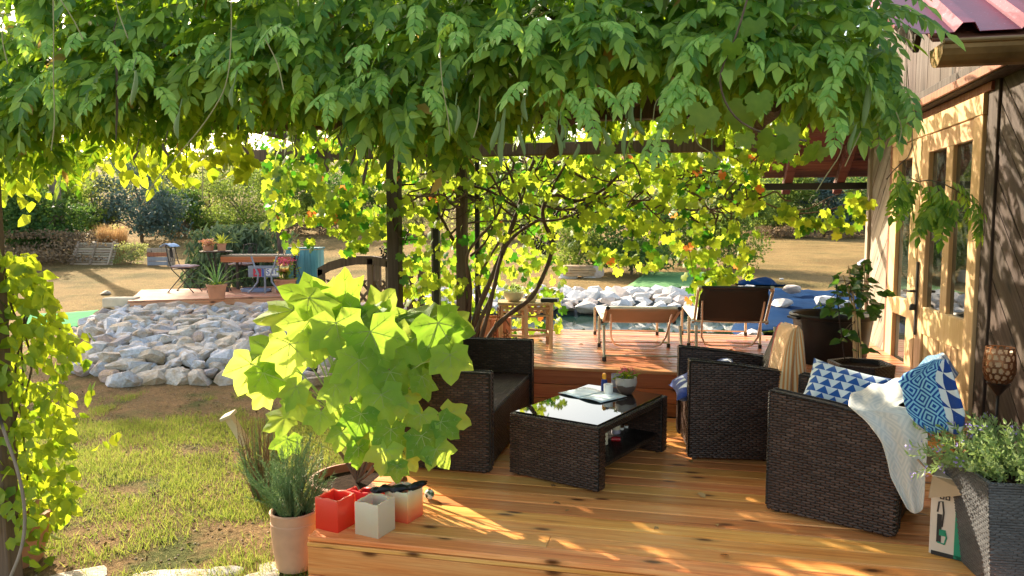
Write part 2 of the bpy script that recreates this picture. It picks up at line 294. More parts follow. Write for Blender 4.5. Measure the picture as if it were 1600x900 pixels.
    wax('cream_wax', [(0.0, (0.52, 0.42, 0.29)), (1.0, (0.62, 0.53, 0.39))])
    wax('ombre_wax', [(0.0, (0.70, 0.09, 0.04)), (0.35, (0.75, 0.25, 0.10)), (0.65, (0.74, 0.5, 0.24)), (1.0, (0.74, 0.66, 0.46))])
    # cloths
    def cloth(name): 
        t = NT(name, 0.9, 0.2); t.b.inputs['Sheen Weight'].default_value = 0.3; return t, t.sep(t.coord('UV'))
    t, s = cloth('striped_towel')
    fr = t.math('FRACT', t.math('MULTIPLY', s[0], 42.0)); n = t.noise(t.coord('UV'), 30.0, 3)
    c = t.mix(t.math('GREATER_THAN', fr, 0.5), (0.72, 0.58, 0.36), (0.62, 0.27, 0.09))
    edge = t.math('LESS_THAN', s[0], 0.022)
    t.col(t.mix(edge, c, (0.5, 0.03, 0.03))); t.bump(n, 0.4, 0.004); M['striped'] = t.m
    def diamonds(t, s, k, a, b):
        fx = t.math('ABSOLUTE', t.math('SUBTRACT', t.math('FRACT', t.math('MULTIPLY', s[0], k)), 0.5))
        fy = t.math('ABSOLUTE', t.math('SUBTRACT', t.math('FRACT', t.math('MULTIPLY', s[1], k * 0.8)), 0.5))
        d = t.math('FRACT', t.math('MULTIPLY', t.math('ADD', fx, fy), 4.0))
        return t.mix(t.math('GREATER_THAN', d, 0.5), a, b)
    t, s = cloth('grey_patterned_towel')
    t.col(t.mix(0.55, diamonds(t, s, 9.0, (0.62, 0.62, 0.58), (0.42, 0.47, 0.48)), (0.60, 0.59, 0.55))); t.bump(t.noise(t.coord('UV'), 120.0, 3), 0.5, 0.004); M['greytowel'] = t.m
    t, s = cloth('blue_patterned_towel')
    fx = t.math('FRACT', t.math('MULTIPLY', s[0], 11.0)); fy = t.math('FRACT', t.math('MULTIPLY', s[1], 11.0))
    tri = t.mix(t.math('GREATER_THAN', fx, fy), (0.012, 0.05, 0.24), (0.62, 0.66, 0.66))
    dm = diamonds(t, s, 13.0, (0.008, 0.06, 0.26), (0.22, 0.48, 0.62))
    t.col(t.mix(t.math('GREATER_THAN', s[0], 0.15), dm, tri)); t.bump(t.noise(t.coord('UV'), 120.0, 3), 0.4, 0.004); M['bluetowel'] = t.m
    t, s = cloth('blue_triangle_pillow')
    fx = t.math('FRACT', t.math('MULTIPLY', s[0], 14.0)); fy = t.math('FRACT', t.math('MULTIPLY', s[1], 20.0))
    tr = t.math('GREATER_THAN', fy, t.math('ABSOLUTE', t.math('MULTIPLY_ADD', fx, 2.0, -1.0)))
    t.col(t.mix(tr, (0.012, 0.09, 0.34), (0.60, 0.70, 0.76))); M['pillow'] = t.m
    t, s = cloth('navy_white_cushion')
    fx = t.math('FRACT', t.math('MULTIPLY', s[0], 8.0)); fy = t.math('FRACT', t.math('MULTIPLY', s[1], 8.0))
    t.col(t.mix(t.math('GREATER_THAN', t.math('ADD', fx, fy), 1.35), (0.015, 0.045, 0.24), (0.6, 0.66, 0.74))); M['cushion'] = t.m
    t, s = cloth('magazine_print')
    n = t.noise(t.coord('UV'), 9.0, 3); 
    c = t.ramp(n, [(0.3, (0.25, 0.38, 0.5)), (0.45, (0.5, 0.66, 0.78)), (0.6, (0.66, 0.76, 0.82)), (0.68, (0.55, 0.2, 0.18)), (0.72, (0.62, 0.72, 0.8))])
    t.col(c); t.b.inputs['Roughness'].default_value = 0.3; M['magazine'] = t.m
    # perforated metal lantern look: cut cells are real holes in the mesh
build_materials()
# ------------------------------------------------------------ mesh builders
def chamf(w, h, c): return [(-w/2+c,-h/2),(w/2-c,-h/2),(w/2,-h/2+c),(w/2,h/2-c),(w/2-c,h/2),(-w/2+c,h/2),(-w/2,h/2-c),(-w/2,-h/2+c)]
class MB:
    def __init__(s): s.v = []; s.f = []; s.mi = []
    def add(s, vs, fs, mi=0):
        b = len(s.v); s.v += [tuple(v) for v in vs]; s.f += [tuple(b + i for i in f) for f in fs]; s.mi += [mi] * len(fs); return s
    def box(s, c, d, rz=0.0, mi=0, cham=0.0, rot=None, axis=None):
        """box of size d centred on c; with cham its long edges are chamfered"""
        Mx = Matrix.Translation(c) @ (rot.to_4x4() if rot else Matrix.Rotation(rz, 4, 'Z'))
        if cham <= 0:
            x, y, z = (k / 2 for k in d)
            vs = [(-x,-y,-z),(x,-y,-z),(x,y,-z),(-x,y,-z),(-x,-y,z),(x,-y,z),(x,y,z),(-x,y,z)]
            fs = [(3,2,1,0),(4,5,6,7),(0,1,5,4),(1,2,6,5),(2,3,7,6),(3,0,4,7)]
        else:
            a = axis if axis is not None else max(range(3), key=lambda i: d[i])
            o = [(1, 2), (2, 0), (0, 1)][a]
            pr = chamf(d[o[0]], d[o[1]], min(cham, d[o[0]] * .3, d[o[1]] * .3)); vs = []
            for e in (-d[a] / 2, d[a] / 2):
                for p in pr:
                    q = [0, 0, 0]; q[a] = e; q[o[0]] = p[0]; q[o[1]] = p[1]; vs.append(tuple(q))
            fs = [(i, (i + 1) % 8, 8 + (i + 1) % 8, 8 + i) for i in range(8)] + [tuple(range(7, -1, -1)), tuple(range(8, 16))]
        return s.add([Mx @ Vector(v) for v in vs], fs, mi)
    def tube(s, path, r, n=6, mi=0, caps=True):
        path = [Vector(p) for p in path]; k = len(path)
        rr = [r] * k if isinstance(r, (int, float)) else list(r)
        t0 = (path[1] - path[0]).normalized(); up = Vector((0, 0, 1)) if abs(t0.z) < 0.9 else Vector((1, 0, 0))
        a = t0.cross(up).normalized(); vs = []
        for i, p in enumerate(path):
            t = (path[min(i + 1, k - 1)] - path[max(i - 1, 0)])
            t = t.normalized() if t.length > 1e-9 else t0
            a = (a - t * a.dot(t)); a = a.normalized() if a.length > 1e-6 else t.orthogonal().normalized()
            b = t.cross(a)
            for j in range(n):
                an = 2 * math.pi * j / n; vs.append(p + (a * math.cos(an) + b * math.sin(an)) * rr[i])
        fs = [(i*n+j, i*n+(j+1)%n, (i+1)*n+(j+1)%n, (i+1)*n+j) for i in range(k-1) for j in range(n)]
        if caps: fs += [tuple(range(n-1, -1, -1)), tuple(range((k-1)*n, k*n))]
        return s.add(vs, fs, mi)
    def lathe(s, prof, n=24, c=(0, 0, 0), mi=0, close=False):
        c = Vector(c); vs = [c + Vector((r * math.cos(2*math.pi*j/n), r * math.sin(2*math.pi*j/n), z)) for r, z in prof for j in range(n)]
        fs = [(i*n+j, i*n+(j+1)%n, (i+1)*n+(j+1)%n, (i+1)*n+j) for i in range(len(prof)-1) for j in range(n)]
        fs += [tuple(range(n-1, -1, -1))]
        if close: fs += [tuple(range((len(prof)-1)*n, len(prof)*n))]
        return s.add(vs, fs, mi)
    def prism(s, poly, off, mi=0):
        """poly: list of 3D points in one plane; off: thickness vector"""
        n = len(poly); off = Vector(off); vs = [Vector(p) for p in poly] + [Vector(p) + off for p in poly]
        return s.add(vs, [tuple(range(n-1, -1, -1)), tuple(range(n, 2*n))] + [(i, (i+1)%n, n+(i+1)%n, n+i) for i in range(n)], mi)
    def mesh(s, name, mats, smooth=None, uv=True):
        me = bpy.data.meshes.new(name); me.from_pydata(s.v, [], s.f)
        mats = mats if isinstance(mats, (list, tuple)) else [mats]
        for m in mats: me.materials.append(M[m] if isinstance(m, str) else m)
        if len(mats) > 1: me.polygons.foreach_set('material_index', s.mi)
        bm = bmesh.new(); bm.from_mesh(me); bmesh.ops.recalc_face_normals(bm, faces=bm.faces); bm.to_mesh(me); bm.free()
        if smooth is not None:
            me.shade_smooth(); me.set_sharp_from_angle(angle=R(smooth))
        if uv: boxuv(me)
        return me
    def obj(s, name, mats, parent=None, loc=None, smooth=None, kind=None):
        """link as ONE object; vertices are given in the parent's frame (or about loc)"""
        return link(name, s.mesh(name, mats, smooth), parent, loc, kind)
def boxuv(me):
    n = len(me.polygons)
    if n > 20000: return
    uvl = me.uv_layers.new(name='UVMap'); dat = np.zeros(len(me.loops) * 2)
    co = [v.co for v in me.vertices]
    for p in me.polygons:
        nx, ny, nz = (abs(c) for c in p.normal)
        for li in p.loop_indices:
            v = co[me.loops[li].vertex_index]
            if nz > 0.72: u_, v_ = v.y, v.x
            elif nx > ny: u_, v_ = v.y, v.z
            else: u_, v_ = v.x, v.z
            dat[2*li] = u_; dat[2*li+1] = v_
    uvl.data.foreach_set('uv', dat)
def link(name, me, parent=None, loc=None, kind=None, rz=0.0):
    o = bpy.data.objects.new(name, me); C.objects.link(o)
    if loc is not None: o.location = loc
    if rz: o.rotation_euler.z = rz
    if parent: o.parent = parent
    if kind: o['kind'] = kind
    return o
def thing(name, label, cat, loc=(0, 0, 0), rz=0.0, group=None):
    o = bpy.data.objects.new(name, None); C.objects.link(o); o.location = loc; o.rotation_euler = (0, 0, rz)
    o.empty_display_size = 0.1
    return tag(o, label, cat, group)
def tag(o, label, cat, group=None, kind=None):
    o['label'] = label; o['category'] = cat
    if group: o['group'] = group
    if kind: o['kind'] = kind
    return o
def arr_mesh(name, V, Fc, mat, smooth=False):
    """fast mesh from numpy arrays (all faces of one size)"""
    me = bpy.data.meshes.new(name); nf, k = Fc.shape
    me.vertices.add(len(V)); me.vertices.foreach_set('co', np.asarray(V, dtype=np.float32).ravel())
    me.loops.add(nf * k); me.loops.foreach_set('vertex_index', Fc.astype(np.int32).ravel())
    me.polygons.add(nf); me.polygons.foreach_set('loop_start', np.arange(0, nf * k, k, dtype=np.int32))
    me.polygons.foreach_set('loop_total', np.full(nf, k, dtype=np.int32))
    me.materials.append(M[mat]); me.update(calc_edges=True); me.validate()
    if smooth: me.shade_smooth()
    return me
def scatter(T, Fc, mats4):
    """copies of template verts T / faces Fc under an array of 4x4 matrices"""
    T = np.asarray(T, float); N = len(mats4)
    V = np.einsum('nij,vj->nvi', mats4[:, :3, :3], T) + mats4[:, None, :3, 3]
    Fa = (np.asarray(Fc)[None] + (np.arange(N) * len(T))[:, None, None]).reshape(-1, len(Fc[0]))
    return V.reshape(-1, 3), Fa
def frames(pos, xdir, nrm, size):
    """matrices with local x along xdir, local z along nrm"""
    x = xdir / np.linalg.norm(xdir, axis=1, keepdims=True)
    y = np.cross(nrm, x); y /= np.maximum(np.linalg.norm(y, axis=1, keepdims=True), 1e-6); z = np.cross(x, y)
    m = np.zeros((len(pos), 4, 4)); s = np.asarray(size).reshape(-1, 1)
    m[:, :3, 0] = x * s; m[:, :3, 1] = y * s; m[:, :3, 2] = z * s; m[:, :3, 3] = pos; m[:, 3, 3] = 1
    return m
def rdir(n):
    v = rng.normal(size=(n, 3)); return v / np.linalg.norm(v, axis=1, keepdims=True)
# leaf templates: stem end at origin, tip at +x, unit length
LEAF = (np.array([(0,0,0),(.32,.2,.05),(.32,-.2,.05),(.4,0,-.01),(.7,.13,.02),(.7,-.13,.02),(1,0,-.06)]), np.array([(0,3,1),(0,2,3),(3,4,1),(3,2,5),(3,6,4),(3,5,6)]))
WIDE = (np.array([(0,0,0),(.3,.33,.06),(.3,-.33,.06),(.45,0,-.02),(.72,.22,.02),(.72,-.22,.02),(1,0,-.1)]), LEAF[1])
QUAD = (np.array([(0,-.25,0),(.5,-.3,.06),(1,0,0),(.5,.3,.06)]), np.array([(0,1,2),(0,2,3)]))
BLADE = (np.array([(-.05,0,0),(.05,0,0),(0,.25,1)]), np.array([(0,1,2)]))
def lobed(out, cup=0.12):
    """leaf with lobes; out = list of (angle deg, radius)"""
    pts = [(0.0, 0.0, 0.0)]; 
    for a, r in out:
        pts.append((0.42 + r * math.cos(R(a)) - 0.0, r * math.sin(R(a)), -cup * r * r * 2))
    pts[0] = (0.38, 0, 0.03)
    n = len(out)
    return np.array(pts), np.array([(0, i + 1, (i + 1) % n + 1) for i in range(n)])
GRAPE = lobed([(0,.62),(7,.52),(12,.54),(20,.46),(28,.36),(36,.48),(40,.46),(48,.58),(56,.49),(62,.51),(76,.38),(88,.48),(96,.46),(108,.54),(120,.45),(130,.48),(152,.42),(170,.20),(190,.20),(208,.42),(230,.48),(240,.45),(252,.54),(264,.46),(272,.48),(284,.38),(298,.51),(304,.49),(312,.58),(320,.46),(324,.48),(332,.36),(340,.46),(348,.54),(353,.52)])
def weave(parent, O, U, Vv, poly, mat='strand', row=.0150, pitch=.024, h=.0065, seed=0):
    """woven strands standing out from a flat panel: O origin, U/V unit axes, poly the outline in (u, v)"""
    O, U, Vv = Vector(O), Vector(U), Vector(Vv); Nn = U.cross(Vv); u0 = min(p[0] for p in poly); u1 = max(p[0] for p in poly); v0 = min(p[1] for p in poly); v1 = max(p[1] for p in poly)
    rs = random.Random(seed); vs = []; fs = []
    def span(v):
        xs = []
        for a, b in zip(poly, poly[1:] + poly[:1]):
            if (a[1] <= v) != (b[1] <= v): xs.append(a[0] + (b[0] - a[0]) * (v - a[1]) / (b[1] - a[1]))
        return (min(xs), max(xs)) if len(xs) > 1 else None
    r_ = 0; v = v0 + row * .5
    while v < v1:
        sp = span(v)
        if sp:
            a0, a1 = sp; s_ = math.floor(a0 / pitch) - 1
            while s_ * pitch < a1:
                if (s_ + r_) % 2 == 0:
                    l, r2 = max(a0, (s_ - .84) * pitch), min(a1, (s_ + .84) * pitch)
                    if r2 - l > .008:
                        b = len(vs); tl = rs.uniform(-.0007, .0007)
                        for k in range(4):
                            f = k / 3; uu = lerp(l, r2, f); hh = h * (math.sin(math.pi * min(1, max(0, (uu / pitch - s_ + 1) / 2))) * .85 + .05)
                            for dv, q in ((-.40, .30), (0, 1.0), (.40, .30)): vs.append(O + U * uu + Vv * (v + dv * row + tl * (f - .5) * 2) + Nn * (hh * q if hh * q > .0006 else .0006))
                        for k in range(3):
                            for j in range(2): fs.append((b + k*3 + j, b + (k+1)*3 + j, b + (k+1)*3 + j + 1, b + k*3 + j + 1))
                s_ += 1
        v += row; r_ += 1
    me = bpy.data.meshes.new('woven_strands'); me.from_pydata([tuple(p) for p in vs], [], fs); me.materials.append(M[mat]); me.shade_smooth()
    return link('woven_strands', me, parent, kind='stuff')
def dup(o, parent=None):
    c = o.copy(); C.objects.link(c)
    if parent is not None: c.parent = parent
    for ch in list(o.children): dup(ch, c)
    return c
def clip_poly(poly, y0, y1, z0, z1):
    def cl(P, ins, cut):
        out = []
        for i in range(len(P)):
            a, b = P[i], P[(i + 1) % len(P)]
            if ins(a): out.append(a)
            if ins(a) != ins(b): out.append(cut(a, b))
        return out
    def cutc(i, v): return lambda a, b: tuple(a[k] + (b[k] - a[k]) * (v - a[i]) / (b[i] - a[i]) for k in range(2))
    for ins, c in ((lambda p: p[0] >= y0, cutc(0, y0)), (lambda p: p[0] <= y1, cutc(0, y1)), (lambda p: p[1] >= z0, cutc(1, z0)), (lambda p: p[1] <= z1, cutc(1, z1))):
        poly = cl(poly, ins, c)
        if len(poly) < 3: return []
    return poly
def sheet(name, P, mat, parent=None, uvs=None, thick=0.004, smooth=True):
    """cloth-like grid P[i][j] of points, thickened"""
    n, m = len(P), len(P[0]); me = bpy.data.meshes.new(name)
    me.from_pydata([tuple(p) for r_ in P for p in r_], [], [(i*m+j, i*m+j+1, (i+1)*m+j+1, (i+1)*m+j) for i in range(n-1) for j in range(m-1)])
    me.materials.append(M[mat]); uvl = me.uv_layers.new(name='UVMap')
    L = [0.0]
    for i in range(1, n): L.append(L[-1] + (Vector(P[i][m//2]) - Vector(P[i-1][m//2])).length)
    W = [0.0]
    for j in range(1, m): W.append(W[-1] + (Vector(P[n//2][j]) - Vector(P[n//2][j-1])).length)
    for l, lo in enumerate(me.loops):
        i, j = divmod(lo.vertex_index, m); uvl.data[l].uv = (W[j], L[i])
    if smooth: me.shade_smooth()
    o = link(name, me, parent)
    if thick: md = o.modifiers.new('thickness', 'SOLIDIFY'); md.thickness = thick; md.offset = 0
    return o
def pillow_mesh(name, w, h, t, mat):
    n = 14; P = {}; mb = MB()
    for s_ in (1, -1):
        vs = []
        for i in range(n + 1):
            for j in range(n + 1):
                u, v = 2*i/n-1, 2*j/n-1
                k = ((1-u**4)*(1-v**4))**0.5
                pin = 1 - 0.10*(1-abs(u)**2)*abs(v)**3; pin2 = 1 - 0.10*(1-abs(v)**2)*abs(u)**3
                vs.append((u*w/2*pin2, v*h/2*pin, s_*t/2*k + 0.006*math.sin(7*u+3*v)*k))
        fs = [(i*(n+1)+j, i*(n+1)+j+1, (i+1)*(n+1)+j+1, (i+1)*(n+1)+j) for i in range(n) for j in range(n)]
        if s_ < 0: fs = [f[::-1] for f in fs]
        mb.add(vs, fs)
    me = mb.mesh(name, mat, None, False); me.shade_smooth()
    uvl = me.uv_layers.new(name='UVMap')
    for l, lo in enumerate(me.loops):
        c = me.vertices[lo.vertex_index].co; uvl.data[l].uv = (c.x + w/2, c.y + h/2)
    return me
# ============================================================ THE SETTING
ZL = [(9.0,-.35),(14.4,-.15),(30,.74),(42,1.7),(60,3.4),(90,8.0),(150,16.0)]
ZR = [(9.0,-.35),(12.0,-.25),(12.7,.30),(15,.38),(35,1.15),(60,2.4),(100,7.0),(150,13.0)]
def ground_z(x, y):
    cx, d = WC(x, y)
    if d < 8.9: return -0.35 + 0.02 * mnoise.noise(Vector((x * 1.5, y * 1.5, 0)))
    w_ = sstep(-.22, .0, cx / d)
    z = lerp(interp(d, ZL), interp(d, ZR), w_)
    return z + 0.02 * mnoise.noise(Vector((x * 1.5, y * 1.5, 0))) + (0.8 * (d / 100) ** 1.2) * mnoise.noise(Vector((x * .04, y * .04, 3)))
rad = [0.0, 0.8, 1.6] + list(np.geomspace(2.4, 150, 110)); na = 150
V = []; 
for r_ in rad:
    for k in range(na + 1):
        a = R(-115 + 230 * k / na); x = -r_ * math.sin(a + TH); y = r_ * math.cos(a + TH) ; V.append((x, y, ground_z(x, y)))
Fq = [(i*(na+1)+k, i*(na+1)+k+1, (i+1)*(na+1)+k+1, (i+1)*(na+1)+k) for i in range(len(rad)-1) for k in range(na)]
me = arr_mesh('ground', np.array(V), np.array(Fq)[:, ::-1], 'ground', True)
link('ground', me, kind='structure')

# ---- pond: liner basin, water, stone edge
TP0, TP1 = -.10, .42
def ringpoly(d, n=24): return [CW(lerp(TP0, TP1, k / n) * d, d) for k in range(n + 1)]
mb = MB(); a = ringpoly(12.25); n = len(a)
mb.add([p + Vector((0, 0, .10)) for p in a] + [CW(WC(p.x, p.y)[0] * 1.03, WC(p.x, p.y)[1] + .38, .34) for p in a], [(i, i+1, n+i+1, n+i) for i in range(n-1)])
mb.obj('pond_liner', 'liner', kind='structure')
wat = [Vector((-1.7, 8.62, .13)), Vector((4.2, 8.62, .13)), CW(TP1 * 12.5, 12.5, .13)] + [p + Vector((0, 0, .13)) for p in reversed(ringpoly(12.35))]
mb = MB(); mb.add(wat, [tuple(range(len(wat)))]); mb.obj('pond_water', 'water', kind='structure')

def stone_mesh(k, flat=0.72, boxy=True):
    bm = bmesh.new(); rs = random.Random(k)
    for i in range(21):
        v = Vector((rs.uniform(-1, 1), rs.uniform(-1, 1), rs.uniform(-1, 1)))
        m_ = max(abs(c) for c in v); l = v.length
        v = v / lerp(l, m_, .45)
        bm.verts.new((v.x, v.y * .82, v.z * flat))
    bmesh.ops.convex_hull(bm, input=bm.verts)
    bmesh.ops.delete(bm, geom=[v for v in bm.verts if not v.link_faces], context='VERTS')
    bmesh.ops.dissolve_limit(bm, angle_limit=R(11), verts=bm.verts, edges=bm.edges)
    me = bpy.data.meshes.new('stone'); bm.to_mesh(me); bm.free(); return me
stones = [stone_mesh(k) for k in range(16)]
for s_ in stones: s_.materials.append(M['stone'])
wstones = [stone_mesh(k + 50, .8) for k in range(12)]
for s_ in wstones: s_.materials.append(M['whitestone'])
def join_stones(name, lst, variants, parent, mat):
    vs = []; fs = []
    for (p, sz, e, k) in lst:
        me_ = variants[k]; Mx = Matrix.Translation(p) @ e.to_matrix().to_4x4() @ Matrix.Diagonal((*sz, 1)); b = len(vs)
        vs += [Mx @ v.co for v in me_.vertices]; fs += [tuple(b + i for i in pl.vertices) for pl in me_.polygons]
    me_ = bpy.data.meshes.new(name); me_.from_pydata(vs, [], fs); me_.materials.append(M[mat])
    return link(name, me_, parent, kind='stuff')
from mathutils import Euler
BANK = [(9.0,-.36),(9.5,-.18),(11,.06),(12.2,.17),(12.9,.16),(13.8,-.16)]
def bank_z(x, y):
    cx, d = WC(x, y); t = cx / d
    e = sstep(-.625, -.53, t + .012 * mnoise.noise(Vector((d, 0, 0))))
    return max(ground_z(x, y) - .02, lerp(ground_z(x, y) - .03, interp(d, BANK), e)) 
mb = MB(); nt, nd = 40, 24
vs = []
for i in range(nd + 1):
    for k in range(nt + 1):
        d = lerp(8.95, 14.4, i / nd); p = CW(lerp(-.64, -.05, k / nt) * d, d); vs.append((p.x, p.y, bank_z(p.x, p.y) - .03))
mb.add(vs, [(i*(nt+1)+k, i*(nt+1)+k+1, (i+1)*(nt+1)+k+1, (i+1)*(nt+1)+k) for i in range(nd) for k in range(nt)])
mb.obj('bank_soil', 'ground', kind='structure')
bank = thing('stone_bank', 'sloping bank of piled grey and beige quarry stones left of the leafy pot plant', 'stone bank')
rs = random.Random(3); cnt = 0; extra = []
d = 9.05; row = 0
while d < 12.95:
    step = lerp(.30, .25, (d - 9) / 4.5); cx = -.60 * d + (row % 2) * step * .5
    while cx < -.06 * d:
        dd = d + rs.uniform(-.07, .07); c_ = cx + rs.uniform(-.06, .06); t = c_ / dd
        p = CW(c_, dd); x, y = p.x, p.y
        big = rs.random(); sc = step * (.50 + .36 * big ** 2)
        z = bank_z(x, y) + sc * .10
        if t > -.585 + .02 * math.sin(d * 3):
            e = Euler((R(rs.uniform(-25, 25)) + R(8), R(rs.uniform(-25, 25)), rs.uniform(0, 6.28)))
            sz = (sc * rs.uniform(.95, 1.35), sc * rs.uniform(.8, 1.0), sc * rs.uniform(.6, .85)); k = rs.randrange(16)
            if t < -.245 and cnt < 296:
                o = link('stone', stones[k], bank, p + Vector((0, 0, z))); o.rotation_euler = e; o.scale = sz; cnt += 1
            else: extra.append((p + Vector((0, 0, z)), sz, e, k))
        cx += step * rs.uniform(.92, 1.08)
    d += step * .60; row += 1
join_stones('stone', extra, stones, bank, 'stone')
# pale sawn blocks piled at the far end of the bank
blk = [(190, 472, .40, (.52,.30,.17), 8, 'stack'), (197, 489, .22, (.60,.34,.13), -4, 'lower'), (172, 502, .1, (.5,.35,.16), 12, 'ground')]
for i, (px, py, z, dm, a, w_) in enumerate(blk):
    p = PD(px, py, 12.9 - i * .1); mb = MB(); mb.box((0, 0, 0), dm, cham=.02)
    lab = {'stack': 'square pale sand coloured block on top of the other two at the stone bank', 'lower': 'long flat sand coloured block just under the square top block', 'ground': 'low block lying at the left foot of the piled sand coloured blocks'}[w_]
    tag(mb.obj('stone_block', 'paleblock', loc=p), lab, 'stone block', 'pale blocks piled at the end of the stone bank').rotation_euler.z = R(a) + TH
edge = thing('pond_edge', 'band of rounded white boulders along the far edge of the pond', 'pond edge')
rs = random.Random(5); extra = []
cnt = 0
for row, (d, z) in enumerate([(12.35,.24),(12.62,.30),(12.9,.36),(13.2,.39),(13.5,.41)]):
    t = -.12
    while t < .33:
        cx = t * d; p = CW(cx, d + rs.uniform(-.05, .05)); sc = rs.uniform(.13, .20)
        e = Euler((R(rs.uniform(-20, 20)), R(rs.uniform(-20, 20)), rs.uniform(0, 6.28))); k = rs.randrange(12)
        sz = (sc * 1.15, sc, sc * rs.uniform(.75, .95))
        o = link('stone', wstones[k], edge, Vector((p.x, p.y, z + rs.uniform(-.02, .03)))); o.rotation_euler = e; o.scale = sz
        t += rs.uniform(.26, .34) / d
# big layered rock on two pale feet
rk = thing('layered_rock', 'large flat layered brown rock resting on pale stones behind the pond', 'rock', PZ(903, 437, .42))
rk.rotation_euler.z = TH
for k, (h0, h1, wx) in enumerate([(.10,.17,.40),(.17,.23,.43),(.23,.28,.40),(.28,.33,.36)]):
    mb = MB(); m_ = 12; pr = [(wx * (1 + .06 * math.sin(j * 2.3 + k)) * math.cos(2*math.pi*j/m_), .28 * (1 + .08 * math.sin(j * 3.1 + k * 2)) * math.sin(2*math.pi*j/m_), h0) for j in range(m_)]
    mb.prism(pr, (0.01, 0, h1 - h0 - .008)); mb.obj('rock_layer', 'sandstone', rk)
for x, s_ in ((-.22, .2), (.24, .16), (.40, .17)):
    o = link('stone', wstones[3], rk, (x, -.02, .05 if x < .3 else .16)); o.scale = (s_ * 1.2, s_, s_ * .6 if x < .3 else s_ * 1.3)

# ============================================================ DECKS
def plank_run(parent, x0, x1, y0, y1, ztop, wdt, thick, mat, name='board', joints=None, seed=0):
    rs = random.Random(seed); y = y0; meshes = {}
    while y < y1 - .02:
        w_ = min(wdt, y1 - y); cuts = [x0] + sorted(joints(rs) if joints else []) + [x1]
        for a, b in zip(cuts, cuts[1:]):
            L = b - a - .003; key = (round(L, 2), round(w_, 3))
            if key not in meshes:
                mb = MB(); mb.box((0, 0, 0), (L, w_ - .007, thick), cham=.005, axis=0); meshes[key] = mb.mesh(name, mat)
            o = link(name, meshes[key], parent, ((a + b) / 2, y + w_ / 2, ztop - thick / 2 + rs.uniform(-.0012, .0012)))
        y += wdt
deck = thing('lower_deck', 'low orange brown larch plank deck carrying the rattan seating group', 'deck')
DX0, DX1, DY0, DY1 = -1.84, 2.02, 3.385, 6.235
plank_run(deck, DX0, DX1, DY0, DY1, 0.0, .1425, .028, 'deck', joints=lambda r: [r.uniform(-.8, 1.5)] if r.random() < .35 else [], seed=2)
mb = MB(); mb.box((.09, 4.8, -.19), (3.82, 2.78, .31)); mb.obj('deck_frame', 'post', deck)
for z0, z1 in ((-.052, -.031), (-.205, -.056), (-.36, -.209)):
    mb = MB(); mb.box((0, 0, 0), (3.86, .022, z1 - z0), cham=.003, axis=0); mb.obj('fascia_board', 'deck', deck, loc=(.09, 3.393 if z0 > -.1 else 3.398, (z0 + z1) / 2))
for z0, z1 in ((-.18, -.031), (-.36, -.184)):
    mb = MB(); mb.box((0, 0, 0), (.02, 2.8, z1 - z0), cham=.003, axis=1); mb.obj('fascia_board', 'deck', deck, loc=(-1.832, 4.81, (z0 + z1) / 2))
udeck = thing('upper_deck', 'raised orange plank deck one step up beside the pond', 'deck')
UZ = .39
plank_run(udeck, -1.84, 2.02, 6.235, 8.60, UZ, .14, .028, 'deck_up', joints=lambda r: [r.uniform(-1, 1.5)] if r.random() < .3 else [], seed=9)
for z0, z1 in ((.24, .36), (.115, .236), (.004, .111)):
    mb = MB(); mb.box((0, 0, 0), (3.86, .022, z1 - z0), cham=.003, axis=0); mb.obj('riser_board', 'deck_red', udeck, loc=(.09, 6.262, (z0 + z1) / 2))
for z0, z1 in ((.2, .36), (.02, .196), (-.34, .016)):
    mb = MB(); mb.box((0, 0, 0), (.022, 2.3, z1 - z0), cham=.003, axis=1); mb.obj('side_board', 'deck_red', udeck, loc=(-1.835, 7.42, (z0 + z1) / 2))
mb = MB(); mb.box((.09, 7.42, .0), (3.8, 2.3, .70)); mb.obj('deck_frame', 'post', udeck)

# ============================================================ CABIN with door, plank walls, red metal roof
WX = 2.05
cabin = thing('wooden_cabin', 'brown plank cabin with glazed pine double door and red metal roof', 'cabin')
mb = MB(); mb.box((3.6, 6.45, 1.2), (3.0, 4.46, 3.1)); mb.obj('wall_core', 'post', cabin)
def diag(y0, y1, z0, z1, sgn, mat, pw=.115):
    L = (y1 - y0) + (z1 - z0); s2 = pw * math.sqrt(2); c0 = -L; kk = 0
    # strips running at 45 degrees: coordinate q = z - sgn*y
    qs = np.arange(z0 - max(sgn * y0, sgn * y1) - .1, z1 - min(sgn * y0, sgn * y1) + .1, s2)
    for q in qs:
        q0, q1 = q + .0035, q + s2 - .0035
        P = [(y0 - 5, q0 + sgn * (y0 - 5)), (y1 + 5, q0 + sgn * (y1 + 5)), (y1 + 5, q1 + sgn * (y1 + 5)), (y0 - 5, q1 + sgn * (y0 - 5))]
        P = clip_poly(P, y0, y1, z0, z1)
        if len(P) < 3: continue
        cy = sum(p[0] for p in P) / len(P); cz = sum(p[1] for p in P) / len(P)
        # plank is modelled lying along its own z so that the grain follows it, then turned 45 degrees
        ang = -sgn * R(45); co, si = math.cos(-ang), math.sin(-ang)
        PL = [(0.0, (p[0]-cy)*co - (p[1]-cz)*si, (p[0]-cy)*si + (p[1]-cz)*co) for p in P]
        mb = MB(); mb.prism(PL, (.02, 0, 0)); o = mb.obj('wall_plank', mat, cabin, loc=(WX + random.uniform(-.003, .003), cy, cz)); o.rotation_euler.x = ang
diag(3.0, 5.43, -.1, 2.9, 1, 'wallplank')
diag(7.83, 8.68, .0, 2.62, -1, 'greyplank', .12)
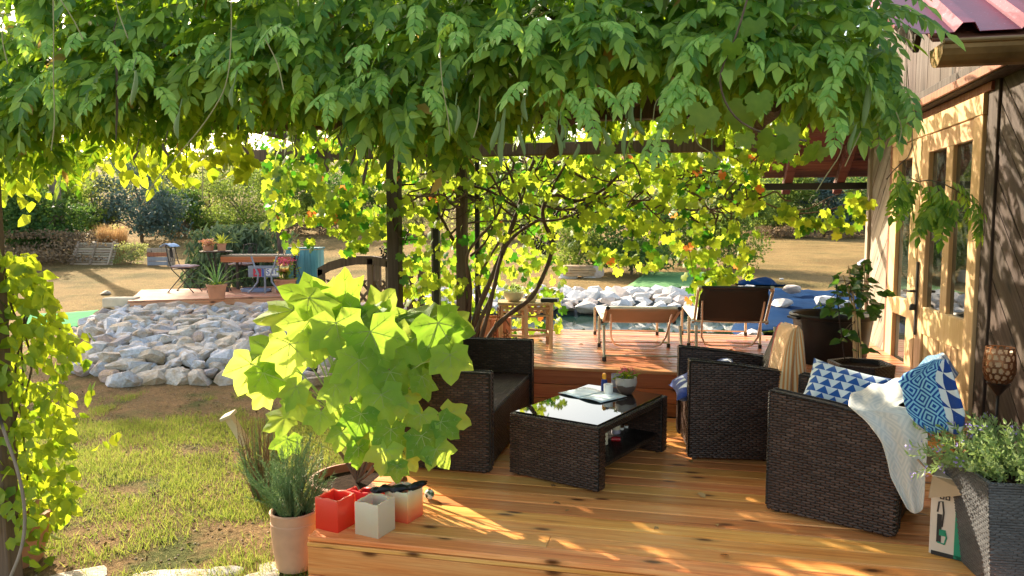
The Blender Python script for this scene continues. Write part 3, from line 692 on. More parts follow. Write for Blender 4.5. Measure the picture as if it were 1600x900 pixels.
def wbox(name, mat, y0, y1, z0, z1, proud=.03, depth=.05, parent=None, ax=2):
    mb = MB(); mb.box((0, 0, 0), (depth, abs(y1 - y0), z1 - z0), cham=.004, axis=ax)
    return mb.obj(name, mat, parent or cabin, loc=(WX - proud + depth / 2, (y0 + y1) / 2, (z0 + z1) / 2))
wbox('corner_board', 'wallplank', 5.435, 5.60, -.05, 2.62, .018)
wbox('trim_board', 'reddoor', 7.73, 7.83, 0, 2.5, .03)
wbox('corner_board', 'greyplank', 8.60, 8.70, 0, 2.62, .03)
# header and frame
wbox('door_header', 'doorwood', 5.605, 7.725, 2.36, 2.50, .045, .07, ax=1)
wbox('header_trim', 'reddoor', 5.5, 7.8, 2.503, 2.56, .04, .06, ax=1)
wbox('eave_beam', 'wallplank', 3.2, 8.8, 2.563, 2.70, .12, .14, ax=1)
mb = MB(); mb.box((0, 0, 0), (.02, 3.9, .06), axis=1, cham=.003); mb.obj('eave_strip', 'reddoor', cabin, loc=(WX - .135, 6.85, 2.60))
for k in range(14):
    a = 4.35 + k * .32
    wbox('gable_plank', 'wallplank', a, a + .315, 2.73, 3.25 if a < 5.6 else 3.6, .01, .02)
def leaf(y0, y1, name, panes, hinge):
    # stiles, rails, panes and the boarded lower panel; y0 is the near side
    dr = bpy.data.objects.new(name, None); C.objects.link(dr); dr.parent = cabin
    sw = panes['stile']
    wbox('stile', 'doorwood', y0, y0 + sw[0], .02, 2.355, .04, parent=dr); wbox('stile', 'doorwood', y1 - sw[1], y1, .02, 2.355, .04, parent=dr)
    wbox('rail', 'doorwood', y0 + sw[0], y1 - sw[1], 2.21, 2.352, .037, parent=dr, ax=1)
    wbox('rail', 'doorwood', y0 + sw[0], y1 - sw[1], panes['r0'], panes['r1'], .037, parent=dr, ax=1)
    wbox('rail', 'doorwood', y0 + sw[0], y1 - sw[1], .02, .13, .037, parent=dr, ax=1)
    for a, b in panes['mull']:
        wbox('mullion', 'doorwood', a, b, panes['r1'], 2.21, .034, parent=dr)
        wbox('mullion_edge', 'reddoor', b - .001, b + .012, panes['r1'], 2.21, .024, .03, parent=dr)
    for a, b in panes['glass']:
        wbox('glass_pane', 'pane', a, b, panes['r1'], 2.21, .006, .006, parent=dr)
    if panes.get('low'):
        wbox('glass_pane', 'pane', *panes['low'], .13, panes['r0'], .006, .006, parent=dr)
    else:
        a = y0 + sw[0]; n = 7; w_ = (y1 - sw[1] - a) / n
        for k in range(n): wbox('door_board', 'doorwood', a + k * w_ + .004, a + (k + 1) * w_ - .004, .13, panes['r0'], .024, parent=dr)
    return dr
d1 = leaf(5.61, 6.855, 'door', dict(stile=(.16,.18), r0=.715, r1=.94, mull=[(6.15,6.29)], glass=[(5.77,6.15),(6.29,6.675)]), 0)
d2 = leaf(6.87, 7.725, 'door', dict(stile=(.235,.20), r0=.80, r1=.955, mull=[], glass=[(7.105,7.525)], low=(7.105,7.525)), 0)
for dr in (d1, d2): dr['label'] = 'pine door leaf with two narrow glass panes' if dr is d1 else 'narrow pine door leaf with one tall glass pane'
mb = MB(); mb.box((WX-.052, 6.80, 1.0), (.012, .035, .62), cham=.004); mb.tube([(WX-.05, 6.80, 1.06), (WX-.10, 6.80, 1.06), (WX-.105, 6.82, 1.06), (WX-.105, 6.96, 1.055)], .011, 8)
mb.lathe([(.002,-.03),(.026,-.03),(.028,0),(.02,.02),(.002,.025)], 12, (WX-.075, 6.80, .93)); mb.obj('handle', 'blackmetal', d1, smooth=40)
mb = MB(); mb.box((0, 0, 0), (.08, 2.13, .05), cham=.008, axis=1); mb.obj('threshold', 'reddoor', cabin, loc=(WX - .03, 6.665, -.003))
# roof: trapezoid-ribbed sheets rising away from the gutter
RX0, GY, GZ, SL = 1.05, 4.20, 2.53, R(30)
def rib_profile():
    P = []; x = RX0; 
    P += [(x, .0), (x + .012, .035), (x + .075, .035), (x + .12, -.01)]
    x += .12
    while x < 4.6:
        P += [(x + .17, -.01), (x + .20, .035), (x + .255, .035), (x + .285, -.01)]; x += .30
    return P
pr = rib_profile()
def roofpt(x, h, s): return (x, GY - .05 + s * math.cos(SL) - h * math.sin(SL), GZ + .05 + s * math.sin(SL) + h * math.cos(SL))
for s0, s1 in ((0, 1.7), (1.66, 3.4)):
    mb = MB(); up = .004 if s0 else 0
    top = [roofpt(x, h + up, s0) for x, h in pr] + [roofpt(x, h + up, s1) for x, h in pr]
    n = len(pr); mb.add(top, [(i, i+1, n+i+1, n+i) for i in range(n-1)])
    o = mb.obj('roof_sheet', 'roof', cabin); md = o.modifiers.new('t', 'SOLIDIFY'); md.thickness = .003; md.offset = -1
for k in range(9):
    x = RX0 + .45 + k * .45
    mb = MB(); mb.box((0, 0, 0), (.06, 3.5, .12), cham=.004, axis=1); o = mb.obj('rafter', 'wallplank', cabin, loc=(x, GY + 1.6, GZ + .84)); o.rotation_euler.x = SL
mb = MB(); mb.box((0, 0, 0), (.03, 3.5, .09), cham=.004, axis=1); o = mb.obj('barge_board', 'wallplank', cabin, loc=(RX0 + .16, GY + 1.60, GZ + .895)); o.rotation_euler.x = SL
for k in range(22):
    s = .08 + k * .15; x0 = RX0 + .2; mb = MB(); mb.box((0, 0, 0), (4.6 - x0, .146, .018), cham=.003, axis=0)
    o = mb.obj('soffit_board', 'redboard', cabin, loc=((4.6 + x0) / 2, GY - .05 + s * math.cos(SL) + .03 * math.sin(SL), GZ + .05 + s * math.sin(SL) - .045)); o.rotation_euler.x = SL
# gutter: half-round trough with rolled lip and end cap
mb = MB(); gr = .105; prof = [(GY - .02 - gr * math.cos(a) + .0, GZ - .02 - gr * math.sin(a)) for a in np.linspace(0, math.pi, 11)]
gx0, gx1 = 1.27, 4.6; n = len(prof)
vs = [(gx0, y, z) for y, z in prof] + [(gx1, y, z) for y, z in prof] + [(gx0, y * 1.0, z) for y, z in prof]
mb.add([(gx0, y, z) for y, z in prof] + [(gx1, y, z) for y, z in prof], [(i, i+1, n+i+1, n+i) for i in range(n-1)])
mb.add([(gx0 + .004, y, z) for y, z in prof], [tuple(range(n))])
mb.tube([(gx0, GY - .02 - gr, GZ - .02), (gx1, GY - .02 - gr, GZ - .02)], .013, 8)
o = mb.obj('gutter', 'gutter', cabin); md = o.modifiers.new('t', 'SOLIDIFY'); md.thickness = .003
mb = MB(); mb.box(((gx0 + 4.6) / 2 + .05, GY + .13, GZ - .02), (4.6 - gx0 - .1, .03, .14)); mb.obj('fascia', 'post', cabin)

# ---- open roof on black steel frame behind the cabin
gz = thing('garden_shelter', 'open lean-to roof of red brown boards with rafters on a black beam', 'shelter')
BY = 9.0
b0 = PY(1190, 300, BY).x
for k in range(11):
    s = k * .145; mb = MB(); mb.box((0, 0, 0), (3.2, .14, .02), cham=.003, axis=0)
    o = mb.obj('roof_board', 'redboard', gz, loc=(b0 + 1.62, BY + .1 - s * .85, 2.22 + s * .55)); o.rotation_euler.x = R(-33)
for px in (1232, 1314, 1385):
    x = PY(px, 280, BY).x; mb = MB(); mb.box((0, 0, 0), (.09, 1.1, .11), cham=.004, axis=1); o = mb.obj('rafter', 'redboard', gz, loc=(x, BY - .25, 2.33)); o.rotation_euler.x = R(-33)
xa, xb = PY(1050, 297, BY).x, 4.5
mb = MB(); mb.box(((xa + xb) / 2, BY + .02, 2.065), (xb - xa, .07, .075), cham=.004); mb.obj('beam', 'blackmetal', gz)
pa, pb = PY(1012, 250, BY), PY(1052, 292, BY)
mb = MB(); mb.tube([pa, pb + Vector((0, 0, .01))], .04, 4); mb.box((xa + .05, BY + .03, 2.18), (.09, .06, .2)); mb.obj('brace', 'blackmetal', gz)
mb = MB(); mb.box((0, 0, 0), (1.7, .09, .07), cham=.005, axis=0); mb.obj('beam', 'palebeam', gz, loc=(PY(925, 247, BY).x, BY - .05, PY(925, 249, BY).z))
for x in (4.4,):
    mb = MB(); mb.box((x, BY, 1.0), (.1, .1, 2.1)); mb.obj('post', 'blackmetal', gz)

# ============================================================ GRASS
def grass(name, n, dr, tr, hr, mat, thr, seed, label, green=True, wscale=1.0):
    g = np.random.default_rng(seed)
    u = g.random(n); d = np.sqrt(dr[0]**2 + u * (dr[1]**2 - dr[0]**2)); t = g.uniform(tr[0], tr[1], n); cx = t * d
    x = cx * math.cos(TH) - d * math.sin(TH); y = cx * math.sin(TH) + d * math.cos(TH)
    keep = []; zz = []
    for i in range(n):
        nz = mnoise.noise(Vector((x[i] * 1.9, y[i] * 1.9, seed))) + .55 * mnoise.noise(Vector((x[i] * 4, y[i] * 4, seed)))
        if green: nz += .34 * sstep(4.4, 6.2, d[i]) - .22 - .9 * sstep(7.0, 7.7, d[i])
        if nz + g.random() * .6 > thr + .17: keep.append(i); zz.append(ground_z(x[i], y[i]) - .003)
    x, y = x[keep], y[keep]; k = len(keep)
    pos = np.stack([x, y, np.array(zz)], 1)
    up = np.stack([g.normal(0, .45, k), g.normal(0, .45, k), np.ones(k)], 1); up /= np.linalg.norm(up, axis=1, keepdims=True)
    side = np.cross(up, g.normal(size=(k, 3)))
    m = frames(pos, side, up, g.uniform(hr[0], hr[1], k)); m[:, :3, 2] = up * g.uniform(hr[0], hr[1], (k, 1)); m[:, :3, 0] *= wscale
    V_, F_ = scatter(BLADE[0], BLADE[1], m)
    o = link(name, arr_mesh(name, V_, F_, mat)); tag(o, label, 'grass', kind='stuff'); return o
grass('grass', 120000, (3.3, 8.6), (-.80, -.14), (.028, .075), 'grass', -.12, 11, 'short patchy green grass on the lawn in front of the stone bank', True, .9)
grass('dry_grass', 34000, (3.3, 9.2), (-.80, -.10), (.015, .035), 'drygrass', -.2, 13, 'thin straw coloured grass between the bare patches of the near lawn', False, .8)
grass('dry_grass', 60000, (13.5, 34), (-.72, .55), (.03, .07), 'drygrass', -.15, 17, 'dry yellow grass of the lawn beyond the pond', False, .8)

# twigs, leaf bits and pebbles lying on the bare earth
gl_ = np.random.default_rng(77); n = 5200; d = np.sqrt(3.3**2 + gl_.random(n) * (8.9**2 - 3.3**2)); t = gl_.uniform(-.8, -.12, n); cx = t * d
P = np.array([(a * math.cos(TH) - b * math.sin(TH), a * math.sin(TH) + b * math.cos(TH), 0) for a, b in zip(cx, d)]); P[:, 2] = [ground_z(a, b) + .004 for a, b, _ in P]
X = rdir(n) * np.array([1, 1, .15]); N = np.array([0, 0, 1.0]) + gl_.normal(0, .3, (n, 3))
V_, F_ = scatter(QUAD[0], QUAD[1], frames(P[:2600], X[:2600], N[:2600], gl_.uniform(.012, .045, 2600)))
tag(link('leaf_litter', arr_mesh('leaf_litter', V_, F_, 'litter')), 'scattered brown leaf bits and twigs on the near lawn', 'leaf litter', kind='stuff')
OCT = (np.array([(1,0,0),(-1,0,0),(0,.8,0),(0,-.8,0),(0,0,.5),(0,0,-.5)]), np.array([(0,2,4),(2,1,4),(1,3,4),(3,0,4),(2,0,5),(1,2,5),(3,1,5),(0,3,5)]))
V_, F_ = scatter(OCT[0], OCT[1], frames(P[2600:], X[2600:], N[2600:], gl_.uniform(.004, .014, n - 2600)))
tag(link('pebbles', arr_mesh('pebbles', V_, F_, 'pebble')), 'small pebbles and crumbs strewn over the bare patches of the near lawn', 'pebbles', kind='stuff')

# ============================================================ BACKGROUND TREES AND SHRUBS
def crown_pts(g, clumps, n):
    k = g.integers(0, len(clumps), n); c = np.array(clumps)[k]
    v = g.normal(size=(n, 3)); v /= np.linalg.norm(v, axis=1, keepdims=True)
    rr = g.random(n) ** .45
    return c[:, :3] + v * rr[:, None] * c[:, 3:6]
def tree(px, py, d, w_, h, mat, name, label, cat='tree', leaf_=.16, n=6500, seed=0, conical=False, z0=None, group='trees and shrubs beyond the lawn', base=0.0, templ=None, cs=.75):
    """px, py: foot in the picture at depth d; w_, h: spread and height in metres"""
    g = np.random.default_rng(seed + 100); p = CW((px - 800) / F * d, d); z = ground_z(p.x, p.y) if z0 is None else z0
    root = thing(name, label, cat, (p.x, p.y, z), 0, group)
    cl = []
    for i in range(26):
        if conical:
            zc = h * (.12 + .84 * i / 25); rr = w_ / 2 * (1 - zc / h) * .8; a = g.uniform(0, 6.28)
            cl.append((rr * math.cos(a) * g.uniform(.3, 1), rr * math.sin(a) * g.uniform(.3, 1), zc, w_ * .20 * (1.15 - zc / h), w_ * .20 * (1.15 - zc / h), h * .05))
        else:
            a = g.uniform(0, 6.28); zc = h * g.uniform(.14 + base, .86); q = math.sqrt(max(.05, 1 - ((zc / h - .45) / .62) ** 2)); rr = w_ / 2 * .72 * q * math.sqrt(g.random())
            s_ = g.uniform(.13, .22); cl.append((rr * math.cos(a), rr * math.sin(a), zc, w_ * s_, w_ * s_, h * s_ * cs))
    P = crown_pts(g, cl, n); up = g.normal(size=(n, 3)) + np.array([0, 0, .8]); x = g.normal(size=(n, 3)) + np.array([0, 0, -.3])
    T = templ or QUAD
    V_, F_ = scatter(T[0], T[1], frames(P, x, up, g.uniform(.6, 1.3, n) * leaf_))
    link('crown', arr_mesh('crown', V_, F_, mat), root)
    mb = MB(); th = h * .55 if not conical else h * .85
    path = [(.04 * math.sin(i * 1.7), .04 * math.cos(i * 2.1), th * i / 6 - .1) for i in range(7)]; mb.tube(path, [max(.02, .035 * h * .6 * (1 - i / 7.5)) for i in range(7)], 7)
    for i in range(7):
        c = cl[(i * 4) % len(cl)]; s0 = Vector((0, 0, min(th * .75, c[2] * .5))); e = Vector(c[:3]); mb.tube([s0, s0.lerp(e, .5) + Vector((0, 0, .05 * h)), e], [.012 * h, .008 * h, .003 * h], 5)
    mb.obj('trunk', 'treebark', root, smooth=50)
    return root
T_ = tree
T_(-30, 372, 27, 6.0, 3.7, 'leaf_dark', 'shrub', 'dark broad shrub at the left edge of the lawn', 'shrub', seed=1)
T_(55, 385, 26, 4.2, 3.0, 'leaf_dark', 'shrub', 'dark blue green shrub left of the leaning pallet', 'shrub', seed=2)
T_(60, 392, 24.5, 5.6, 1.15, 'drybrush', 'bramble_bush', 'low reddish brown bramble scrub at the lawn edge left of the pallet', 'bramble', seed=3, leaf_=.1, n=5000)
T_(115, 365, 31, 5.0, 3.0, 'leaf_mid', 'shrub', 'mid green loose shrub behind the pallet', 'shrub', seed=4)
T_(150, 362, 33, 2.8, 3.4, 'leaf_pale', 'shrub', 'pale sunlit shrub behind the brown ornamental grass', 'shrub', seed=5, n=2500)
T_(222, 355, 33, 5.2, 4.1, 'leaf_blue', 'conifer', 'dark spreading conifer behind the left lawn', 'conifer', seed=6, n=6500, leaf_=.16)
T_(290, 345, 36, 3.4, 2.6, 'leaf_dark', 'shrub', 'small dark shrub just right of the spreading conifer', 'shrub', seed=7, n=3500)
T_(330, 342, 40, 4.6, 4.2, 'leaf_pale', 'tree', 'light yellow green tree between the dark conifer and the round bush', seed=8, n=4500)
T_(382, 350, 36, 5.0, 3.3, 'leaf_mid', 'shrub', 'rounded fresh green bush behind the brush pile', 'shrub', seed=9, n=6500, leaf_=.12)
T_(450, 342, 38, 5.5, 3.6, 'leaf_mid', 'tree', 'bushy green tree right of the rounded bush', seed=10)
T_(540, 340, 40, 6.5, 4.2, 'leaf_dark', 'tree', 'dark tree behind the yellow vine leaves', seed=11)
T_(660, 345, 36, 6, 4.6, 'leaf_pale', 'tree', 'sunlit pale tree behind the wooden post', seed=12)
T_(790, 345, 34, 6, 5, 'leaf_mid', 'tree', 'green tree behind the tangled vine stems', seed=13)
T_(985, 425, 17.2, 3.5, 2.0, 'leaf_dark', 'hedge_bush', 'dense dark green bush directly behind the layered rock', 'bush', seed=14, n=9000, leaf_=.085)
T_(905, 428, 17.6, 2.3, 1.35, 'leaf_mid', 'hedge_bush', 'low green bush left behind the layered rock', 'bush', seed=15, n=4500, leaf_=.08)
T_(1140, 420, 18.3, 2.5, 2.4, 'leaf_mid', 'hedge_bush', 'bright green feathery bush behind the black lounger back', 'bush', seed=16, n=8000, leaf_=.085)
T_(1060, 420, 19.5, 3.0, 2.9, 'leaf_dark', 'hedge_bush', 'tall dark bush between the two bushes behind the loungers', 'bush', seed=17, n=5000, leaf_=.1)
T_(1225, 366, 34, 3.5, 3.2, 'leaf_mid', 'shrub', 'green shrub at the far end of the lawn under the shelter roof', 'shrub', seed=18)
T_(1285, 366, 34, 3.6, 3.8, 'leaf_blue', 'conifer', 'blue grey spruce at the far right end of the lawn', 'conifer', seed=19, conical=True, n=5000)
T_(1350, 366, 35, 4.0, 3.2, 'leaf_dark', 'shrub', 'dark shrub beside the cabin corner far across the lawn', 'shrub', seed=20)
T_(1180, 366, 37, 5.0, 4.4, 'leaf_dark', 'tree', 'tall dark tree at the far end of the right lawn', seed=21)
T_(1480, 366, 36, 6.0, 4.4, 'leaf_dark', 'tree', 'dark tree hidden mostly behind the cabin', seed=22)
T_(-200, 372, 28, 8.0, 5.4, 'leaf_mid', 'tree', 'tall green tree beyond the left edge of the lawn', seed=23)
T_(92, 0, 27.2, 8.0, 12.8, 'leaf_dark', 'pine_tree', 'tall bare stemmed pine whose high crown shades the stone bank', seed=30, n=9000, leaf_=.24, base=.62, cs=.35)  # tree inferred from the bank's shade; unseen crown shaped to cast it
for i, (px, d, w_, h) in enumerate([(-60, 62, 14, 6.5), (60, 70, 13, 6), (210, 66, 11, 4.5), (300, 60, 12, 7), (420, 62, 14, 8), (560, 60, 14, 9), (700, 58, 13, 9), (850, 60, 14, 9), (1000, 58, 14, 9), (1130, 55, 12, 8), (1290, 55, 14, 8), (1420, 56, 12, 8)]):
    lab = ['far hillside tree beyond the far left shrubs', 'far dark hillside tree above the leaning pallet', 'small pale far tree just above the blue green conifer', 'far hillside tree behind the small dark shrub and pale tree', 'far dark tree behind the rounded bush and brush pile', 'pale far tree between the rounded bush and the dark post', 'far green tree behind the wooden pergola post', 'far dark tree behind the right part of the tangled vine stems', 'pale far tree above the layered rock', 'far green tree behind the steel brace of the shelter', 'far dark tree seen under the shelter roof', 'far pale tree hidden mostly by the cabin corner'][i]
    T_(px, 0, d, w_, h, ['leaf_mid', 'leaf_dark', 'leaf_pale'][i % 3], 'tree', lab, seed=40 + i, n=3000, leaf_=.34, group='distant trees on the hillside')
# low dry scrub along the far lawn edge
for i, (px, d) in enumerate([(255, 37), (300, 37), (350, 37), (440, 37), (500, 37), (1210, 33), (1270, 33), (1335, 33)]):
    T_(px, 0, d, 3.2, .75, 'drybrush', 'scrub', ['low brown scrub below the dark spreading conifer', 'low brown scrub below the small dark shrub', 'low brown scrub in front of the rounded bush', 'low brown scrub just right of the conifer brush pile', 'low brown scrub among the yellow vine leaves left of the post', 'low brown scrub left of the blue spruce', 'low brown scrub right in front of the blue spruce', 'low brown scrub against the cabin corner'][i], 'scrub', seed=60 + i, n=1500, leaf_=.1, group='low scrub along the ' + ('left' if px < 600 else 'right') + ' lawn edge')
# ============================================================ RATTAN FURNITURE
def rattan_seat(name, label, cat, loc, rz, width, depth=.66, hf=.69, hb=.62, back_h=.86, lean=.13, seat_h=.36, group=None):
    """local x runs from the front to the back, y across; origin at the front, near corner"""
    t = thing(name, label, cat, loc, rz, group); th = .075
    for y in (0, width - th):
        P = [(0, y, .014), (depth, y, .014), (depth + .02, y, hb), (depth * .5, y, lerp(hf, hb, .38)), (.0, y, hf)]
        mb = MB(); mb.prism(P, (0, th, 0)); o = mb.obj('arm_panel', 'rattan', t); md = o.modifiers.new('b', 'BEVEL'); md.width = .012; md.segments = 2; md.limit_method = 'ANGLE'
        pl_ = [(p[0] if p[0] > 0 else .006, p[2]) for p in P]
        if y == 0: weave(t, (0, -.0005, 0), (1, 0, 0), (0, 0, 1), pl_, seed=1)
        else: weave(t, (0, width + .0005, 0), (-1, 0, 0), (0, 0, 1), [(-a, b) for a, b in pl_], seed=2)
        if y == 0: weave(t, (0, th + .0005, 0), (-1, 0, 0), (0, 0, 1), [(-a, b) for a, b in pl_ if True], seed=3)
        else: weave(t, (0, y - .0005, 0), (1, 0, 0), (0, 0, 1), pl_, seed=4)
        weave(t, (-.0005, y + th, 0), (0, -1, 0), (0, 0, 1), [(.004, .02), (th - .004, .02), (th - .004, hf), (.004, hf)], pitch=.024, seed=5)
        mb = MB(); pth = [(P[4][0] + .004, 0, P[4][2]), (P[3][0], 0, P[3][2]), (P[2][0] - .004, 0, P[2][2])]
        for yy in (y, y + th): mb.tube([(a, yy, c) for a, b, c in pth] + [(P[1][0], yy, .04)], .008, 6)
        for yy in (y, y + th): mb.tube([(0.002, yy, hf), (0.002, yy, .04)], .008, 6)
        mb.obj('edge_braid', 'rattan', t, smooth=50)
    mb = MB(); mb.box((.045, width / 2, .03 + (seat_h - .03) / 2), (.05, width - 2 * th, seat_h - .03)); mb.obj('front_panel', 'rattan', t)
    weave(t, (.0195, width - th, 0), (0, -1, 0), (0, 0, 1), [(0, .03), (width - 2 * th, .03), (width - 2 * th, seat_h - .005), (0, seat_h - .005)], seed=6)
    weave(t, (0, th, seat_h + .025), (1, 0, 0), (0, 1, 0), [(.02, .0), (depth - .07, 0), (depth - .07, width - 2 * th), (.02, width - 2 * th)], seed=7)
    mb = MB(); mb.box(((.02 + depth - .05) / 2, width / 2, seat_h + .012), (depth - .07, width - 2 * th - .004, .024), cham=.008, axis=1); mb.obj('seat', 'rattan_s', t)
    n = 7; P = []
    x0 = depth - .07
    poly = [(x0, seat_h - .02), (x0 + .02, .55), (x0 + lean, back_h - .02), (x0 + lean + .03, back_h), (x0 + lean + .06, back_h - .03), (x0 + .09, .50), (x0 + .062, .04), (x0 + .0, .04)]
    mb = MB(); mb.prism([(a, th + .002, b) for a, b in poly], (0, width - 2 * th - .004, 0)); o = mb.obj('backrest', 'rattan', t)
    md = o.modifiers.new('b', 'BEVEL'); md.width = .01; md.segments = 2; md.limit_method = 'ANGLE'
    for x in (.05, depth - .05):
        for y in (.04, width - .04):
            mb = MB(); mb.lathe([(.018, 0), (.02, .03)], 10, (x, y, 0), close=True); mb.obj('foot', 'cap', t)
    return t
sofa = rattan_seat('rattan_sofa', 'dark brown two-seat rattan sofa half hidden by the big potted plant', 'sofa', (-1.145, 5.99, 0), R(180), 1.48, .66, .665, .66, .80, .10)
a1 = math.atan2(.062, .533)
ch1 = rattan_seat('rattan_armchair', 'brown rattan armchair with navy cushion and striped towel near the step', 'armchair', (.111, 5.117, 0), a1, .66, .64, group='rattan armchairs')
a2 = math.atan2(-.278, .602)
ch2 = rattan_seat('rattan_armchair', 'large foreground rattan armchair draped with grey and blue towels', 'armchair', (.528, 4.266, 0), a2, .64, .66, .69, .60, .85, .15, group='rattan armchairs')
def loc_pt(o, x, y, z): return o.location + Matrix.Rotation(o.rotation_euler.z, 3, 'Z') @ Vector((x, y, z))
# cushions
o = link('seat_cushion', pillow_mesh('cushion', .52, .52, .13, 'cushion'), None, loc_pt(ch1, .16, .33, .50)); o.rotation_euler = (0, R(-24), a1); tag(o, 'navy blue cushion with white pattern sticking out of the armchair front', 'cushion')
o = link('throw_pillow', pillow_mesh('pillow', .50, .44, .15, 'pillow'), None, loc_pt(ch2, .30, .40, .60)); o.rotation_euler = (R(52), R(8), a2 - R(4)); tag(o, 'blue pillow with rows of white triangles in the foreground armchair', 'pillow')
# striped towel hung over the backrest of the first armchair
def towel_hood(ch, mat, name, label, yr=(-.01, .36), ztop=.91, zbot=.50, x0=.50, xt=.70, x1=.83, n=16, m=30, seed=0):
    P = []
    for i in range(n + 1):
        f = i / n; row = []; z = lerp(ztop, zbot, f)
        for j in range(m + 1):
            a = j / m   # around: inner face -> near side -> outer face
            spread = f ** .6
            xc = lerp(xt, lerp(.66, .70, f), f); hw = lerp(.012, .115, spread); 
            if a < .3: y = lerp(yr[1], yr[0], a / .3); x = xc - hw
            elif a < .7: y = yr[0] - .03 * spread * math.sin((a - .3) / .4 * math.pi); x = lerp(xc - hw, xc + hw, (a - .3) / .4)
            else: y = lerp(yr[0], yr[1], (a - .7) / .3); x = xc + hw
            k = .022 * spread * math.sin(a * 31 + 2.2 * math.sin(f * 2 + seed)) 
            zz = z - (.04 * (y - yr[0]) if f > 0 else 0) - .05 * f * math.sin(a * 5 + seed) + .012 * math.sin(a*9)*f
            row.append(loc_pt(ch, x + k * (1 if .3 < a < .7 else .4), y - k * .8, zz - (0.05 * abs(a - .5) if f == 0 else 0)))
        P.append(row)
    o = sheet(name, P, mat, None, thick=.005); tag(o, label, 'towel'); return o
towel_hood(ch1, 'striped', 'beach_towel', 'orange and cream striped towel hanging over the armchair back near the step', ztop=.945, zbot=.40)
# grey towel over the near arm of the second armchair
nrm = Matrix.Rotation(a2, 3, 'Z') @ Vector((0, -1, 0)); p0 = loc_pt(ch2, 0, -.016, 0)
def on_arm(px, py, off=0.0):
    d = ray(px, py); q = p0 + nrm * off; k = (q - O_).dot(nrm) / d.dot(nrm); return O_ + d * k
rows = [(634, 1325, 1400), (640, 1332, 1446), (660, 1355, 1450), (690, 1377, 1450), (720, 1386, 1448), (745, 1391, 1446), (770, 1404, 1445), (796, 1418, 1442)]
P = []
for f in (3, 2, 1):  # portion lying back over the arm and up on the backrest
    row = []
    for j in range(15):
        a = j / 14; q = on_arm(lerp(1328, 1440, a), 633, 0.0); up = f / 3
        yy = .13 * f; x_l = 0
        base = loc_pt(ch2, lerp(.40, .70, a), .02 + .06 * f, 0)
        z = lerp(.70, .70 + .045 * f, a ** .8) + .012 * math.sin(a * 17 + f)
        row.append(Vector((base.x, base.y, z)))
    P.append(row)
for i, (y, xl, xr) in enumerate(rows):
    row = []
    for j in range(15):
        a = j / 14; row.append(on_arm(lerp(xl, xr, a), y + 7 * math.sin(a * 3.1), .008 + .014 * (1 + math.sin(a * 12 + i * .35)) * min(1, i * .4)))
    P.append(row)
def refine(P, k=2):
    out = []
    for a, b in zip(P, P[1:]):
        for s_ in range(k): out.append([p.lerp(q, s_ / k) for p, q in zip(a, b)])
    out.append(P[-1]); return out
o = sheet('bath_towel', refine(P, 3), 'greytowel', None, thick=.006); md = o.modifiers.new('s', 'SUBSURF'); md.levels = md.render_levels = 1
tag(o, 'pale grey patterned towel hanging down the side of the foreground armchair', 'towel')
# blue towel over the backrest, hanging over its near end
brows = [(562, 1458, 1480), (572, 1436, 1485), (584, 1412, 1489), (596, 1403, 1493), (610, 1410, 1497), (628, 1412, 1503), (645, 1418, 1508), (660, 1430, 1507), (676, 1452, 1500)]
P = []
for f in (4, 3, 2, 1):
    row = []
    for j in range(17):
        a = j / 16; b_ = loc_pt(ch2, lerp(.62, .84, a), .0 + .15 * f, 0); top = lerp(.78, .90, math.sin(min(1, a * 1.6) * math.pi / 2)) if a < .62 else lerp(.90, .80, (a - .62) / .38)
        row.append(Vector((b_.x, b_.y, top + .010 * math.sin(a * 14 + f))))
    P.append(row)
for i, (y, xl, xr) in enumerate(brows):
    row = []
    for j in range(17):
        a = j / 16; row.append(on_arm(lerp(xl, xr, a), y + (3 * math.sin(a * 9) if i else 0), .018 + .012 * (1 + math.sin(a * 13 + i * .3)) * min(1, i * .3)))
    P.append(row)
o = sheet('bath_towel', refine(P, 3), 'bluetowel', None, thick=.006); tag(o, 'blue towel with diamonds and triangles draped over the foreground armchair back', 'towel')

# ---- coffee table
tb = thing('coffee_table', 'low brown rattan coffee table with a black glass top', 'coffee table', (-.424, 4.311, 0), R(-22))
TW, TL, TH_ = .65, 1.04, .415
for y in (0, TL - .09):
    mb = MB(); mb.box((-TW / 2, y + .045, .012 + (TH_ - .02) / 2), (TW, .09, TH_ - .02)); o = mb.obj('side_panel', 'rattan', tb); md = o.modifiers.new('b', 'BEVEL'); md.width = .01; md.segments = 2
    if y == 0: weave(tb, (-TW, -.0005, 0), (1, 0, 0), (0, 0, 1), [(.004, .015), (TW - .004, .015), (TW - .004, TH_ - .01), (.004, TH_ - .01)], seed=8)
    weave(tb, (.0005, y, 0), (0, 1, 0), (0, 0, 1), [(.004, .015), (.086, .015), (.086, TH_ - .01), (.004, TH_ - .01)], pitch=.022, seed=9)
    if y > 0: weave(tb, (-TW, y - .0005, 0), (1, 0, 0), (0, 0, 1), [(.004, .015), (TW - .004, .015), (TW - .004, TH_ - .06), (.004, TH_ - .06)], seed=10)
    weave(tb, (-TW, y, TH_ - .0145), (1, 0, 0), (0, 1, 0), [(.004, .004), (TW - .004, .004), (TW - .004, .03 if y == 0 else .086), (.004, .03 if y == 0 else .086)], seed=11)
mb = MB()
for x in (-TW + .035, -.035): mb.box((x, TL / 2, TH_ - .035), (.066, TL - .18, .05), cham=.01, axis=1)
mb.obj('top_frame', 'rattan', tb)
mb = MB(); mb.box((-TW / 2, TL / 2, TH_ - .002), (TW - .05, TL - .06, .006), cham=.002, axis=1); mb.obj('glass_top', 'tableglass', tb)
mb = MB(); mb.box((-TW / 2, TL / 2, .135), (TW - .06, TL - .18, .03), cham=.006, axis=1); mb.obj('shelf', 'rattan', tb)
